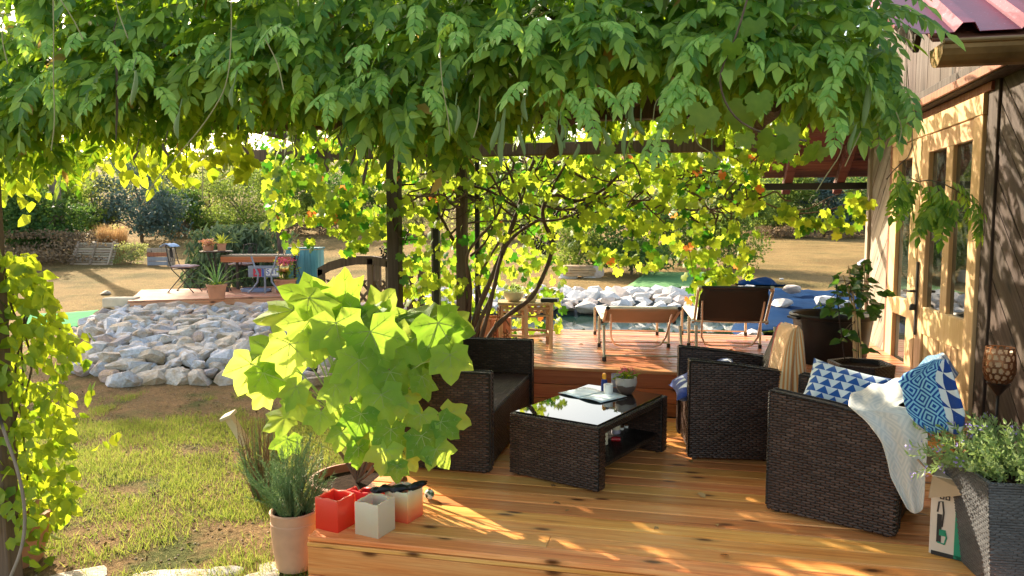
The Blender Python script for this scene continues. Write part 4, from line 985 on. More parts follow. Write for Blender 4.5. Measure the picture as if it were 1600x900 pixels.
for x in (-TW + .05, -.05):
    for y in (.045, TL - .045):
        mb = MB(); mb.lathe([(.018, 0), (.02, .022)], 10, (x, y, 0), close=True); mb.obj('foot', 'cap', tb)
TT = TH_ + .0015
def on_top(px, py): return PZ(px, py, TT)
# magazine
c = on_top(925, 618); mg = thing('magazine', 'open magazine with pale blue photo pages lying on the glass table', 'magazine', c, R(-35))
for s_ in (-1, 1):
    P = [[Vector((s_ * (x / 8) * .20, y, .004 + .010 * math.sin((x / 8) * math.pi * .9) * (1 if s_ > 0 else .6))) for x in range(9)] for y in np.linspace(-.14, .14, 5)]
    sheet('page', P, 'magazine', mg, thick=.0025)
# sun cream, candle, cup
c = on_top(944, 612); sc_ = thing('sunscreen_bottle', 'small blue spray bottle with a yellow cap on the glass table', 'bottle', c)
mb = MB(); mb.lathe([(.020, 0), (.023, .004), (.023, .075), (.018, .09), (.012, .095)], 18); mb.obj('bottle_body', 'navy', sc_, smooth=40)
ML = NT('orange_plastic', .3); ML.col((.85, .36, .02)); M['orangecap'] = ML.m
mb = MB(); mb.lathe([(.014, .093), (.015, .12), (.011, .135)], 16, close=True); mb.obj('cap', 'orangecap', sc_, smooth=40)
c = on_top(948, 615) + Vector((.015, -.045, 0)); o = MB().lathe([(.029, 0), (.032, .003), (.034, .078), (.031, .08), (.030, .072), (.002, .070)], 20).obj('pillar_candle', 'white', loc=c, smooth=40); tag(o, 'short white candle in front of the blue bottle on the glass table', 'candle')
M['mauve'] = plain('mauve_glass', (.42, .38, .46), .2)
c = on_top(962, 604); o = MB().lathe([(.028, 0), (.033, .004), (.035, .095), (.032, .095), (.030, .006), (.002, .006)], 20).obj('drinking_cup', 'mauve', loc=c, smooth=40); tag(o, 'lilac grey cup behind the white candle on the glass table', 'cup')
# flower pot with pink geranium
c = on_top(978, 615); fp = thing('flower_pot', 'small grey glazed pot of pink flowers on the glass table', 'potted plant', c)
t = NT('grey_glaze', .3); s = t.sep(t.coord()); n_ = t.noise(t.coord(), 14, 4)
t.col(t.mix(t.math('GREATER_THAN', t.math('MULTIPLY_ADD', n_, .04, s[2]), .085), (.10, .065, .055), (.38, .34, .31))); t.bump(t.noise(t.coord(), 60, 3), .5, .004); M['glaze'] = t.m
MB().lathe([(.035, 0), (.045, .005), (.068, .04), (.078, .085), (.074, .12), (.069, .12), (.070, .085), (.05, .10)], 26).obj('pot', 'glaze', fp, smooth=40)
MB().lathe([(.066, .100), (.001, .105)], 16).obj('soil', 'soil', fp)
def small_plant(root, n, h, rad, base, leafm, lsize, fl=None, nf=0, seed=0, templ=WIDE, fsize=.014, z0=.1, name='leaf', up=.5):
    g = np.random.default_rng(seed); me_l = {}
    P = np.stack([g.normal(0, rad * .5, n), g.normal(0, rad * .5, n), z0 + h * g.random(n)], 1)
    x = P * np.array([1, 1, 0]) + g.normal(0, .3 * rad, (n, 3)); x /= np.linalg.norm(x, axis=1, keepdims=True) + 1e-6; x[:, 2] += up * .6 * g.random(n)
    nm = g.normal(0, .35, (n, 3)) + np.array([0, 0, 1.0]); sz = g.uniform(.7, 1.25, n) * lsize; fr = frames(P, x, nm, sz)
    me = arr_mesh('leaf', templ[0], templ[1], leafm)
    for i in range(n):
        o = link('leaf', me, root); o.matrix_basis = Matrix(fr[i].tolist())
    mb = MB()
    for i in range(0, n, 3): mb.tube([(P[i][0] * .2, P[i][1] * .2, z0 - .01), (P[i][0] * .6, P[i][1] * .6, lerp(z0, P[i][2], .6)), P[i]], .0018, 4)
    mb.obj('stems', leafm, root)
    if fl:
        vs = []; g2 = nf
        for i in range(nf):
            a = g.uniform(0, 6.28); r_ = rad * g.uniform(.1, 1.0); c = np.array([r_ * math.cos(a), r_ * math.sin(a), z0 + h * g.uniform(.75, 1.15)])
            k = 14; pp = c + g.normal(0, fsize * .6, (k, 3)); V_, F_ = scatter(QUAD[0], QUAD[1], frames(pp, rdir(k), rdir(k), np.full(k, fsize)))
            link('flower', arr_mesh('flower', V_, F_, fl), root)
            mb = MB(); mb.tube([(c[0] * .3, c[1] * .3, z0), c], .0015, 4); mb.obj('flower_stalk', leafm, root)
small_plant(fp, 34, .075, .06, 0, 'creeper', .042, 'petal_pink', 9, 4, z0=.10)
# on the shelf below
def shelf_pt(px, py): return PZ(px, py, .15)
c = shelf_pt(943, 694); o = MB().lathe([(.026, 0), (.030, .003), (.031, .085), (.027, .083), (.002, .078)], 20).obj('pillar_candle', 'cream_ceramic', loc=c, smooth=40); tag(o, 'plain cream candle on the lower shelf behind the table side panel', 'candle')
c = shelf_pt(962, 677); jr = thing('candle_jar', 'glass jar candle with a cream label on the lower table shelf', 'candle', c)
MB().lathe([(.030, 0), (.032, .003), (.032, .03)], 20).obj('jar_base', 'mauve', jr, smooth=40); MB().lathe([(.0325, .030), (.0325, .072), (.031, .076), (.0325, .078), (.0325, .09), (.002, .09)], 20).obj('jar_body', 'cream_ceramic', jr, smooth=40)
for k, (px, py) in enumerate(((971, 671), (979, 668))):
    c = shelf_pt(px, py); tl = thing('tealight', ['left', 'right'][k] + ' one of the two small white tealights with red brown tops on the table shelf', 'tealight', c, 0, 'tealights on the table shelf')
    MB().lathe([(.017, 0), (.019, .016), (.017, .016)], 16, close=True).obj('cup', 'white', tl, smooth=40); MB().lathe([(.018, .016), (.019, .026), (.012, .03), (.002, .03)], 14).obj('wax', 'copper', tl, smooth=40)
c = shelf_pt(962, 690) + Vector((0, 0, .016)); mb = MB(); mb.tube([(-.03, 0, 0), (.03, .01, 0)], .016, 12); o = mb.obj('spice_tin', 'dark_red_wax', loc=c, smooth=40); tag(o, 'small dark red roll lying at the front of the table shelf', 'tin')

# ============================================================ BOX CANDLES
def box_candle(Fp, s_, h, mat, label, broken=False, rot=-14, rnd=0):
    e1 = Vector((math.cos(R(90 + rot)), math.sin(R(90 + rot)), 0)); e2 = Vector((math.cos(R(180 + rot)), math.sin(R(180 + rot)), 0))
    c = Vector((*Fp, 0)) + (e1 + e2) * s_ / 2
    t = thing('box_candle', label, 'candle', c, R(rot), 'large square candles at the deck edge'); q = s_ / 2; w_ = s_ * .09
    n = 9; P = []
    outer = []; inner = []
    for sgn in range(4):
        a = [(-q, -q), (q, -q), (q, q), (-q, q)][sgn]; b = [(q, -q), (q, q), (-q, q), (-q, -q)][sgn]
        for i in range(n):
            f = i / n; x, y = lerp(a[0], b[0], f), lerp(a[1], b[1], f); outer.append((x, y))
    def hz(x, y, k): 
        z = h + .003 * math.sin(x * 60 + k) + .002 * math.sin(y * 90 + 2 * k)
        if broken and x * broken[0] + y * broken[1] > .2 * q: z -= .035 * min(1, (x * broken[0] + y * broken[1] - .2 * q) / (.3 * q))
        return z
    N = len(outer); vs = [(x * .985, y * .985, 0) for x, y in outer] + [(x, y, .004) for x, y in outer] + [(x, y, hz(x, y, rnd) - .004) for x, y in outer]
    vs += [(x * .97, y * .97, hz(x, y, rnd)) for x, y in outer] + [(x * (1 - w_ / q) , y * (1 - w_ / q), hz(x, y, rnd) - .002) for x, y in outer]
    vs += [(x * (1 - w_ / q) * .93, y * (1 - w_ / q) * .93, h * .45) for x, y in outer]
    fs = [(r_ * N + i, r_ * N + (i + 1) % N, (r_ + 1) * N + (i + 1) % N, (r_ + 1) * N + i) for r_ in range(5) for i in range(N)]
    fs += [tuple(range(N - 1, -1, -1)), tuple(range(5 * N, 6 * N))]
    mb = MB(); mb.add(vs, fs); mb.obj('wax_body', mat, t, smooth=35)
    mb = MB(); mb.tube([(0, 0, h * .45), (.002, .001, h * .45 + .02)], .0015, 5); mb.obj('wick', 'ink', t)
    return t
box_candle((-1.70, 3.45), .148, .172, 'red_wax', 'bright red square candle on the deck corner beside the terracotta pot', rnd=1)
box_candle((-1.465, 3.43), .148, .178, 'cream_wax', 'plain off-white square candle, front one of the group on the deck', rnd=2)
box_candle((-1.385, 3.645), .148, .170, 'ombre_wax', 'square candle fading from orange base to cream under black plastic', rnd=3)
box_candle((-1.60, 3.64), .165, .150, 'dark_red_wax', 'deep crimson square candle with a chipped rim behind the others', broken=(-.3, 1), rnd=4)
# crumpled black plastic lying over the candle
P = []
for i in range(15):
    f = i / 14; row = []
    for j in range(9):
        a = j / 8 * 2 * math.pi; r_ = .012 + .016 * abs(math.sin(f * 9.3)) + .008 * mnoise.noise(Vector((f * 9, j * 1.7, 0)))
        c = Vector((-1.60, 3.66, .19)).lerp(Vector((-1.315, 3.74, .20)), f) + Vector((0, 0, -.022 * math.sin(f * math.pi) + (.0 if f > .2 else -.02)))
        row.append(c + Vector((.3 * r_ * math.cos(a), r_ * 1.5 * math.cos(a), r_ * .8 * math.sin(a))))
    P.append(row)
o = sheet('plastic_bag', P, 'plastic', None, thick=.001, smooth=False); tag(o, 'crumpled strip of black plastic lying across the orange candle', 'plastic bag')
bl = thing('glass_ball', 'little green and white patterned ball behind the orange candle', 'ball', PZ(671, 780, 0) + Vector((0, 0, .0)))
t = NT('marbled_glaze', .2); t.col(t.ramp(t.noise(t.coord(), 40, 3), [(.45, (.03, .08, .03)), (.55, (.7, .75, .6))])); M['marble'] = t.m
MB().lathe([(.03 * math.sin(a), .03 - .03 * math.cos(a)) for a in np.linspace(.15, 3.0, 12)], 18).obj('ball', 'marble', bl, smooth=60); MB().lathe([(.008, .058), (.008, .064)], 10, close=True).obj('cap', 'copper', bl)

# ============================================================ LOUNGERS
def lounger(label, loc, rz, L, ang, hy, hl, backm, seed=0):
    t = thing('sun_lounger', label, 'sun lounger', loc, rz, 'folding sun loungers on the upper deck'); W_ = .33; z = .31
    for s_ in (-1, 1):
        mb = MB(); mb.tube([(s_ * W_, hy, z), (s_ * W_, L, z)], .014, 8); mb.obj('side_rail', 'tube', t, smooth=50)
    mb = MB(); mb.tube([(-W_, hy, z), (W_, hy, z)], .012, 8); mb.tube([(-W_, L, z), (W_, L, z)], .014, 8); mb.obj('cross_rail', 'tube', t, smooth=50)
    for k, y in enumerate((0.02, L * .48, L - .04)):
        for s_ in (-1, 1):
            mb = MB(); mb.tube([(s_ * (W_ + .018), y + (.02 if k else .12), z), (s_ * (W_ + .018), y, .02)], .014, 8); mb.obj('leg', 'tube', t, smooth=50)
            mb = MB(); mb.lathe([(.019, 0), (.02, .04)], 10, (s_ * (W_ + .018), y, 0), close=True); mb.obj('foot_cap', 'cap', t)
        mb = MB(); mb.tube([(-W_ - .018, y, .05), (W_ + .018, y, .05)], .009, 6); mb.obj('leg_brace', 'alu', t, smooth=50)
    # sling fabric with slight sag
    P = [[Vector((x, y, z + .012 - .03 * (1 - (x / W_) ** 2) * (.6 + .4 * math.sin(y * 3)))) for x in np.linspace(-W_, W_, 9)] for y in np.linspace(hy, L, 16)]
    sheet('sling', P, 'canvas', t, thick=.003)
    a = R(ang); by = lambda s: hy - s * math.cos(a); bz = lambda s: z + s * math.sin(a)
    for s_ in (-1, 1):
        mb = MB(); mb.tube([(s_ * W_, hy, z), (s_ * W_, by(hl - .03), bz(hl - .03)), (s_ * (W_ - .03), by(hl), bz(hl))], .014, 8); mb.obj('back_rail', 'tube', t, smooth=50)
        mb = MB(); mb.lathe([(.022, -.014), (.024, 0), (.022, .014)], 12, close=True); o = mb.obj('hinge', 'cap' if ang < 30 else 'alu', t, loc=(s_ * (W_ + .012), hy, z), smooth=40); o.rotation_euler.y = R(90)
        mb = MB(); mb.box((0, 0, 0), (.035, .05, .03), cham=.008); o = mb.obj('corner_cap', 'cap' if ang < 30 else 'alu', t, loc=(s_ * (W_ - .01), by(hl - .015), bz(hl - .015))); o.rotation_euler.x = -a
    mb = MB(); mb.tube([(-W_ + .03, by(hl), bz(hl)), (W_ - .03, by(hl), bz(hl))], .014, 8); mb.obj('back_rail', 'cap' if backm == 'blackcanvas' else 'tube', t, smooth=50)
    ins = .02 if backm == 'blackcanvas' else .005
    P = [[Vector((x * (1 - .06 * (s_ > hl * .85)), by(s_), bz(s_) - .015 * (1 - (x / W_) ** 2))) for x in np.linspace(-W_ + ins, W_ - ins, 9)] for s_ in np.linspace(.02, hl, 9)]
    sheet('back_sling', P, backm, t, thick=.004)
    mb = MB(); s0 = hl * .62; q = W_ - .05
    mb.tube([(-q, by(s0), bz(s0)), (-q + .02, hy - .02, .16), (-q + .06, hy + .05, .08), (-q + .12, hy + .07, .06), (q - .12, hy + .07, .06), (q - .06, hy + .05, .08), (q - .02, hy - .02, .16), (q, by(s0), bz(s0))], .010, 8); mb.obj('support_bar', 'alu', t, smooth=60)
    return t
lounger('folding sun lounger with tan slightly raised headrest, left of the two', (-.265, 6.655, UZ), R(9), 1.72, 22, .45, .46, 'tancanvas')
lounger('folding sun lounger with steeply raised black backrest beside the tarpaulin', (.555, 6.80, UZ), R(4), 1.75, 46, .50, .49, 'blackcanvas')

# ============================================================ BAMBOO STOOL and things on it
bs = thing('bamboo_stool', 'low bamboo side table under a cream bowl beside the vine stems', 'side table', PZ(833, 545, UZ) + Vector((-.10, .12, 0)), R(12))
q = .20
hexa = [(q, -q), (q, q), (-q, q), (-q, -q)]
pts = [(.03, -.27), (.25, -.12), (.22, .20), (-.05, .27), (-.25, .05)]
pts = [(-.25, -.12), (.0, -.25), (.25, -.14), (.23, .17), (-.02, .26), (-.25, .15)]
for x, y in pts:
    mb = MB(); mb.tube([(x, y, 0), (x, y, .16), (x, y, .17), (x, y, .30), (x, y, .31), (x, y, .44)], [.021, .020, .023, .020, .023, .020], 10); mb.obj('leg', 'bamboo', bs, smooth=40)
for i in range(6):
    a, b = Vector((*pts[i], 0)), Vector((*pts[(i + 1) % 6], 0))
    for z, r_ in ((.14, .014), (.335, .011), (.41, .015)):
        mb = MB(); mb.tube([a + Vector((0, 0, z)), b + Vector((0, 0, z))], r_, 8); mb.obj('rail', 'bamboo', bs, smooth=40)
    for f in (.25, .5, .75):
        p = a.lerp(b, f); mb = MB(); mb.lathe([(.014, 0), (.02, .02), (.014, .04)], 8, close=True); mb.obj('spindle', 'bamboo', bs, loc=(p.x, p.y, .355), smooth=50)
mb = MB(); mb.prism([(x * 1.12, y * 1.12, .44) for x, y in pts], (0, 0, .025)); mb.obj('top', 'bamboo', bs)
B0 = bs.location
bw = thing('planter_bowl', 'cream ceramic bowl with wispy green plant on the bamboo table', 'bowl', B0 + Vector((-.12, -.03, .465)))
MB().lathe([(.04, 0), (.07, .01), (.10, .05), (.105, .095), (.098, .095), (.092, .05), (.002, .06)], 24).obj('bowl', 'cream_ceramic', bw, smooth=40)
small_plant(bw, 30, .10, .09, 0, 'lavender', .06, None, 0, 8, templ=LEAF, z0=.08)
bm2 = thing('mosaic_pot', 'small cream patterned pot in the middle of the bamboo table', 'pot', B0 + Vector((.07, -.08, .465)))
MB().lathe([(.035, 0), (.05, .01), (.06, .07), (.052, .08), (.05, .03), (.002, .03)], 20).obj('pot', 'cream_ceramic', bm2, smooth=40)
for k in range(6): MB().box((0, 0, 0), (.014, .01, .03), cham=.003).obj('tile', 'copper', bm2, loc=(.055 * math.cos(k), .055 * math.sin(k), .05))
mb = MB(); mb.box((0, 0, .02), (.17, .12, .035), cham=.005); o = mb.obj('black_tray', 'cap', loc=B0 + Vector((.25, -.02, .465)), smooth=None); tag(o, 'flat black box overhanging the right end of the bamboo table', 'tray')
# curved pierced lantern on the deck edge
ln = thing('pierced_lantern', 'curved pierced copper lantern with an amber candle beside the bamboo table', 'lantern', PZ(787, 545, UZ) + Vector((0, -.15, 0)))
for side in (-1, 1):
    P = []
    for i in range(25):
        f = i / 24; zc = .02 + .42 * f; xr = .075 * math.sin(math.pi * min(1, f * 1.25) ** .8) * (1 - .35 * f) + .02
        P.append((side * xr, zc))
    vs = []; mb = MB()
    if side > 0: P = P[:12]
    for i in range(len(P) - 1):
        for j in range(5):
            if (i + j) % 2 == 0: continue
            a0, a1_ = -.9 + j * .36, -.9 + (j + 1) * .36
            q_ = [(P[i][0] * math.cos(a0), .07 * math.sin(a0), P[i][1]), (P[i][0] * math.cos(a1_), .07 * math.sin(a1_), P[i][1]), (P[i+1][0] * math.cos(a1_), .07 * math.sin(a1_), P[i+1][1]), (P[i+1][0] * math.cos(a0), .07 * math.sin(a0), P[i+1][1])]
            mb.add(q_, [(0, 1, 2, 3)])
    for e in (-.9, .9): mb.tube([(x * math.cos(e), .07 * math.sin(e), z) for x, z in P], .005, 5)
    o = mb.obj('pierced_shell', 'copper', ln); md = o.modifiers.new('t', 'SOLIDIFY'); md.thickness = .003
MB().lathe([(.06, 0), (.065, .012), (.02, .02)], 18, close=True).obj('base', 'copper', ln, smooth=40)
t = NT('amber_glass', .25); t.col((.75, .32, .02)); t.b.inputs['Transmission Weight'].default_value = .3; M['amber'] = t.m
MB().lathe([(.03, .02), (.045, .05), (.04, .09), (.035, .09), (.002, .05)], 18).obj('candle_cup', 'amber', ln, smooth=50)
# wooden tub at the vine
wt = thing('wooden_tub', 'orange wooden tub at the foot of the vine stems', 'tub', PZ(772, 540, UZ) + Vector((-.02, .12, 0)))
for k in range(14):
    a = k / 14 * 2 * math.pi; mb = MB(); mb.box((0, 0, .14), (.02, .072, .28), cham=.004, axis=2); o = mb.obj('stave', 'deck_up', wt, loc=(.16 * math.cos(a), .16 * math.sin(a), 0)); o.rotation_euler.z = a
MB().lathe([(.15, .22), (.001, .23)], 16).obj('soil', 'soil', wt)

# ============================================================ TUB, TARPAULIN, MATS
tubr = .345; tub = thing('mortar_tub', 'big round black plastic tub standing on the upper deck by the cabin', 'tub', (1.385, 7.02, UZ))
MB().lathe([(tubr * .80, 0), (tubr * .82, .01), (tubr * .97, .40), (tubr * 1.04, .405), (tubr * 1.06, .43), (tubr * 1.03, .445), (tubr * .97, .43), (tubr * .80, .02), (.002, .02)], 48).obj('tub_body', 'plastic', tub, smooth=40)
for a in (R(200), R(20)):
    mb = MB(); mb.box((0, 0, 0), (.04, .16, .02), cham=.006); o = mb.obj('handle', 'plastic', tub, loc=((tubr * 1.07) * math.cos(a), (tubr * 1.07) * math.sin(a), .41)); o.rotation_euler.z = a
P = []
for i in range(26):
    row = []
    for j in range(30):
        f, g_ = i / 25, j / 29; d = lerp(9.3, 12.9, f); cx = lerp(lerp(2.5, 4.1, f ** .8), 6.4, g_); p = CW(cx, d)
        z = lerp(.24, .46, f) + .05 * mnoise.noise(Vector((p.x * 2.5, p.y * 1.2, 0))) + .035 * mnoise.noise(Vector((p.x * 7, p.y * 2, 4))) + .04
        z -= .25 * max(0, 1 - g_ * 8) * (1 - f * .6); row.append(Vector((p.x, p.y, z)))
    P.append(row)
o = sheet('tarpaulin', P, 'tarp', None, thick=.003); tag(o, 'crumpled dark blue tarpaulin weighed down with white stones beside the pond', 'tarpaulin')
for k, (px, py, s_) in enumerate([(1237, 452, .14), (1222, 476, .17), (1290, 470, .16), (1322, 476, .13), (1172, 524, .15)]):
    d = 12.3 if py < 460 else 11.2; d = 8.9 if py > 520 else d
    p = PD(px, py, d); o = link('stone', wstones[k], None, p); o.scale = (s_ * 1.1, s_, s_ * .7); o.rotation_euler.z = k
    tag(o, ['small white stone at the far edge of the blue tarpaulin', 'square whitish stone in the middle of the blue tarpaulin', 'white stone on the tarpaulin just behind the black tub', 'rightmost white stone on the tarpaulin behind the leafy potted tree', 'white stone at the deck edge under the black lounger back'][k], 'stone', 'stones holding down the tarpaulin')
def mat_on_ground(name, mat, pts, label, cat, dz=.02, kind=None):
    n = 14; P = []
    for i in range(n + 1):
        row = []
        for j in range(n + 1):
            a = pts[0].lerp(pts[1], i / n); b = pts[3].lerp(pts[2], i / n); p = a.lerp(b, j / n); row.append(Vector((p.x, p.y, ground_z(p.x, p.y) + dz + .008 * mnoise.noise(p * 3))))
        P.append(row)
    o = sheet(name, P, mat, None, thick=.012); tag(o, label, cat); return o
def GP(px, d): p = CW((px - 800) / F * d, d); return p
mat_on_ground('turf_mat', 'greenmat', [GP(978, 14.2), GP(1133, 14.2), GP(1133, 17.2), GP(1010, 17.2)], 'rectangle of bright green artificial turf behind the pond stones', 'mat', .05)
mat_on_ground('green_sheet', 'mint', [GP(35, 12.9), GP(165, 13.2), GP(150, 15.0), GP(30, 14.4)], 'pale green sheet lying on the lawn left of the stone bank', 'sheet', .03)
# green hose reel / dark sheet on the turf
P = [[CW(lerp(4.55, 5.45, j / 8) , lerp(14.6, 15.6, i / 6)) + Vector((0, 0, .46 + .10 * math.sin(i * .9) * math.sin(j * .7))) for j in range(9)] for i in range(7)]
o = sheet('folded_tarpaulin', P, 'tarp', None, thick=.01); tag(o, 'folded dark blue sheet on the green turf behind the black lounger', 'tarpaulin')

# ============================================================ RIGHT FOREGROUND: planters, carton, lantern stake
def planter(name, label, loc, rz, wt_, wb, h, mat, n=4, group=None):
    t = thing(name, label, 'planter', loc, rz, group)
    def ring(r_, z): return [(r_ * math.cos(2 * math.pi * (k + .5) / n), r_ * math.sin(2 * math.pi * (k + .5) / n), z) for k in range(n)]
    k_ = 1 / math.cos(math.pi / n)
    mb = MB(); rs_ = [(wb / 2, 0), (wt_ / 2, h), (wt_ / 2 - .012, h + .004), (wt_ / 2 - .03, h - .002), (wt_ / 2 - .035, h - .06)]
    vs = [p for r_, z in rs_ for p in ring(r_ * k_, z)]
    mb.add(vs, [(i * n + j, i * n + (j + 1) % n, (i + 1) * n + (j + 1) % n, (i + 1) * n + j) for i in range(len(rs_) - 1) for j in range(n)] + [tuple(range(n - 1, -1, -1))])
    mb.obj('planter_body', mat, t)
    for k in range(n):
        a, b, c, d_ = (Vector(ring(wb / 2 * k_, 0)[k]), Vector(ring(wb / 2 * k_, 0)[(k + 1) % n]), Vector(ring(wt_ / 2 * k_, h)[(k + 1) % n]), Vector(ring(wt_ / 2 * k_, h)[k]))
        U = (b - a).normalized(); Vv = ((c + d_) / 2 - (a + b) / 2).normalized(); m0 = (a + b) / 2; L = (c - d_).length; L0 = (b - a).length; H_ = ((c + d_) / 2 - m0).length
        weave(t, m0 + U.cross(Vv) * .0005, U, Vv, [(-L0 / 2 + .003, .003), (L0 / 2 - .003, .003), (L / 2 - .003, H_ - .003), (-L / 2 + .003, H_ - .003)], 'greystrand' if mat == 'greyrattan' else 'strand', row=.0130, pitch=.020, h=.005, seed=k)
    mb = MB(); mb.prism(ring((wt_ / 2 - .03) * k_, h - .05), (0, 0, .015)); mb.obj('soil', 'soil', t)
    return t
pc = Vector((1.30, 3.66, 0)) + Matrix.Rotation(R(-6), 3, 'Z') @ Vector((.215, .165, 0)) + Vector((0, -.10, 0))
bp = planter('rattan_planter', 'tall tapered grey woven planter in the right foreground corner', (1.545, 3.70, 0), R(4), .46, .34, .50, 'greyrattan')
g = np.random.default_rng(21)
lav = thing('flowering_shrub', 'grey green bush with lilac flowers filling the tall grey planter', 'plant', (1.545, 3.70, .46))
def leafy_stem(root, p0, p1, nl, ls, mat, g, bend=.03, leaf_=LEAF, flower=None):
    p0, p1 = Vector(p0), Vector(p1); mid = p0.lerp(p1, .5) + Vector((g.normal(0, bend), g.normal(0, bend), bend))
    pts = [p0, mid, p1]; mb = MB(); mb.tube(pts, [.003, .002, .001], 4)
    P = []; X = []
    for i in range(nl):
        f = .15 + .85 * i / nl; q = (p0.lerp(mid, f * 2) if f < .5 else mid.lerp(p1, f * 2 - 1)); P.append(q)
        a = i * 2.4; tdir = (p1 - p0).normalized(); s_ = tdir.orthogonal().normalized(); b_ = tdir.cross(s_); X.append(s_ * math.cos(a) + b_ * math.sin(a) + tdir * .9)
    P = np.array([tuple(p) for p in P]); X = np.array([tuple(x) for x in X])
    N = np.cross(X, g.normal(size=X.shape)); V_, F_ = scatter(leaf_[0], leaf_[1], frames(P, X, N, g.uniform(.7, 1.2, nl) * ls))
    mb.add(V_, [tuple(f) for f in F_.tolist()])
    o = mb.obj('stem', mat, root)
    if flower:
        k = 10; pp = np.array(tuple(p1)) + g.normal(0, .010, (k, 3)); V_, F_ = scatter(QUAD[0], QUAD[1], frames(pp, rdir(k), rdir(k), np.full(k, .014))); link('flower', arr_mesh('flower', V_, F_, flower), root)
    return o
for i in range(150):
    a = g.uniform(0, 6.28); r_ = .20 * math.sqrt(g.random()); x, y = r_ * math.cos(a), r_ * math.sin(a); L = g.uniform(.08, .25)
    o_ = 1.6 + g.random() * 1.2
    leafy_stem(lav, (x * .8, y * .8, .0), (x * o_, y * o_ , .02 + L * (1.0 - .25 * (r_ / .2))), 18, .034, 'lavender', g, flower='petal_lilac' if i % 5 == 0 else None)
# trailing stems on the left towards the armchair
for i in range(10):
    leafy_stem(lav, (-.15, -.05 + .02 * i, .02), (-.30 - .012 * i, -.15 + .03 * i, .10 - .018 * i), 14, .03, 'lavender', g, flower='petal_lilac' if i % 3 == 0 else None)
# printed carton with an open flap
cx_ = thing('cardboard_carton', 'white and green printed carton with an open flap beside the tall planter', 'carton', (1.375, 3.93, 0), R(-28))
mb = MB(); mb.box((0, 0, .2), (.17, .24, .39)); mb.obj('carton_body', 'carton', cx_)
mb = MB(); mb.box((.052, -.1215, .2), (.062, .002, .388)); mb.obj('green_print', 'cartongreen', cx_)
for k in range(11): MB().box((.03, -.1228, .36 - k * .012), (.014, .0012, .004)).obj('print_line', 'white', cx_)
# black pictogram squares and a drawing of a pump
for k, (x, z) in enumerate([(-.014, .325), (-.014, .297), (-.038, .297)]):
    MB().box((x, -.1222, z), (.02, .0012, .022)).obj('print_square', 'ink', cx_); MB().box((x, -.1230, z), (.009, .0012, .010)).obj('print_mark', 'carton', cx_)
MB().box((-.045, -.1222, .14), (.02, .002, .14)).obj('printed_body', 'ink', cx_); mb = MB(); mb.tube([(-.055, -.1222, .22), (-.05, -.1222, .27), (-.035, -.1222, .275), (-.028, -.1222, .22), (-.033, -.1222, .15)], .004, 5); mb.obj('printed_pump', 'ink', cx_)
mb = MB(); mb.box((-.03, -.1224, .12), (.028, .002, .03)); mb.tube([(-.05, -.1222, .07), (-.02, -.1222, .065), (-.012, -.1222, .10), (-.02, -.1222, .13)], .004, 5); mb.obj('printed_motor', 'cartongreen', cx_)
mb = MB(); mb.prism([(-.085, -.12, .39), (.085, -.12, .39), (.085, -.20, .36), (-.085, -.19, .30)], (.0, .004, .003)); mb.obj('flap', 'cardboard', cx_)
mb = MB(); mb.prism([(-.085, -.12, .39), (-.085, .12, .39), (-.15, .10, .47), (-.16, -.10, .45)], (.004, 0, .003)); mb.obj('flap', 'cardboard', cx_)
mb = MB(); mb.box((0, -.1205, .012), (.15, .004, .02)); mb.obj('tape', 'ink', cx_)
# smaller planter with camellia
pl2 = planter('rattan_planter', 'small dark woven planter holding a glossy leaved tree behind the armchair', (1.36, 5.83, 0), R(10), .40, .33, .60, 'rattan', 6)
cam_t = thing('camellia', 'little glossy leaved tree with thin stems in the dark planter', 'plant', (1.34, 5.80, .56))
def PT(px, py): return PY(px, py, 5.80) - cam_t.location
stems = [[(1339, 560), (1338, 500), (1330, 440), (1325, 415)], [(1345, 560), (1343, 490), (1352, 440), (1350, 412)], [(1336, 560), (1334, 480), (1318, 430)]]
mb = MB()
for i, st in enumerate(stems): 
    mb = MB(); mb.tube([PT(*p) + Vector((0, .01 * i, 0)) for p in st], [.009, .008, .006, .004][:len(st)], 6); mb.obj('stem', 'bamboo', cam_t, smooth=50)
mb = MB(); mb.tube([PT(1320, 562), PT(1312, 500), PT(1306, 440)], .005, 6); mb.obj('support_stick', 'blackmetal', cam_t)
lm = arr_mesh('leaf', WIDE[0], WIDE[1], 'camellia')
cl_ = [(1305,440),(1318,450),(1330,435),(1342,445),(1350,455),(1358,470),(1330,465),(1345,485),(1310,470),(1365,490),(1340,425),(1290,473),(1352,412),(1322,525),(1316,520),(1345,540),(1375,480),(1300,480),(1325,487),(1335,478),(1356,440),(1364,455)]
for i in range(130):
    c = cl_[i % len(cl_)]; p = PT(c[0] + g.normal(0, 7), c[1] + g.normal(0, 7)) + Vector((0, g.normal(0, .07), 0))
    fr = frames(np.array([tuple(p)]), np.array([[g.normal(), g.normal() * .6 - .2, g.normal() * .5 - .2]]), np.array([[g.normal() * .5, -.6 + g.normal() * .4, .8]]), [g.uniform(.065, .105)])
    o = link('leaf', lm, cam_t); o.matrix_basis = Matrix(fr[0].tolist())
mb = MB()
for c in cl_: a_ = PT(*stems[0][2 if c[1] < 500 else 1]); mb.tube([a_, a_.lerp(PT(*c), .5) + Vector((0, 0, .01)), PT(*c)], .003, 4)
mb.obj('twigs', 'bark', cam_t)
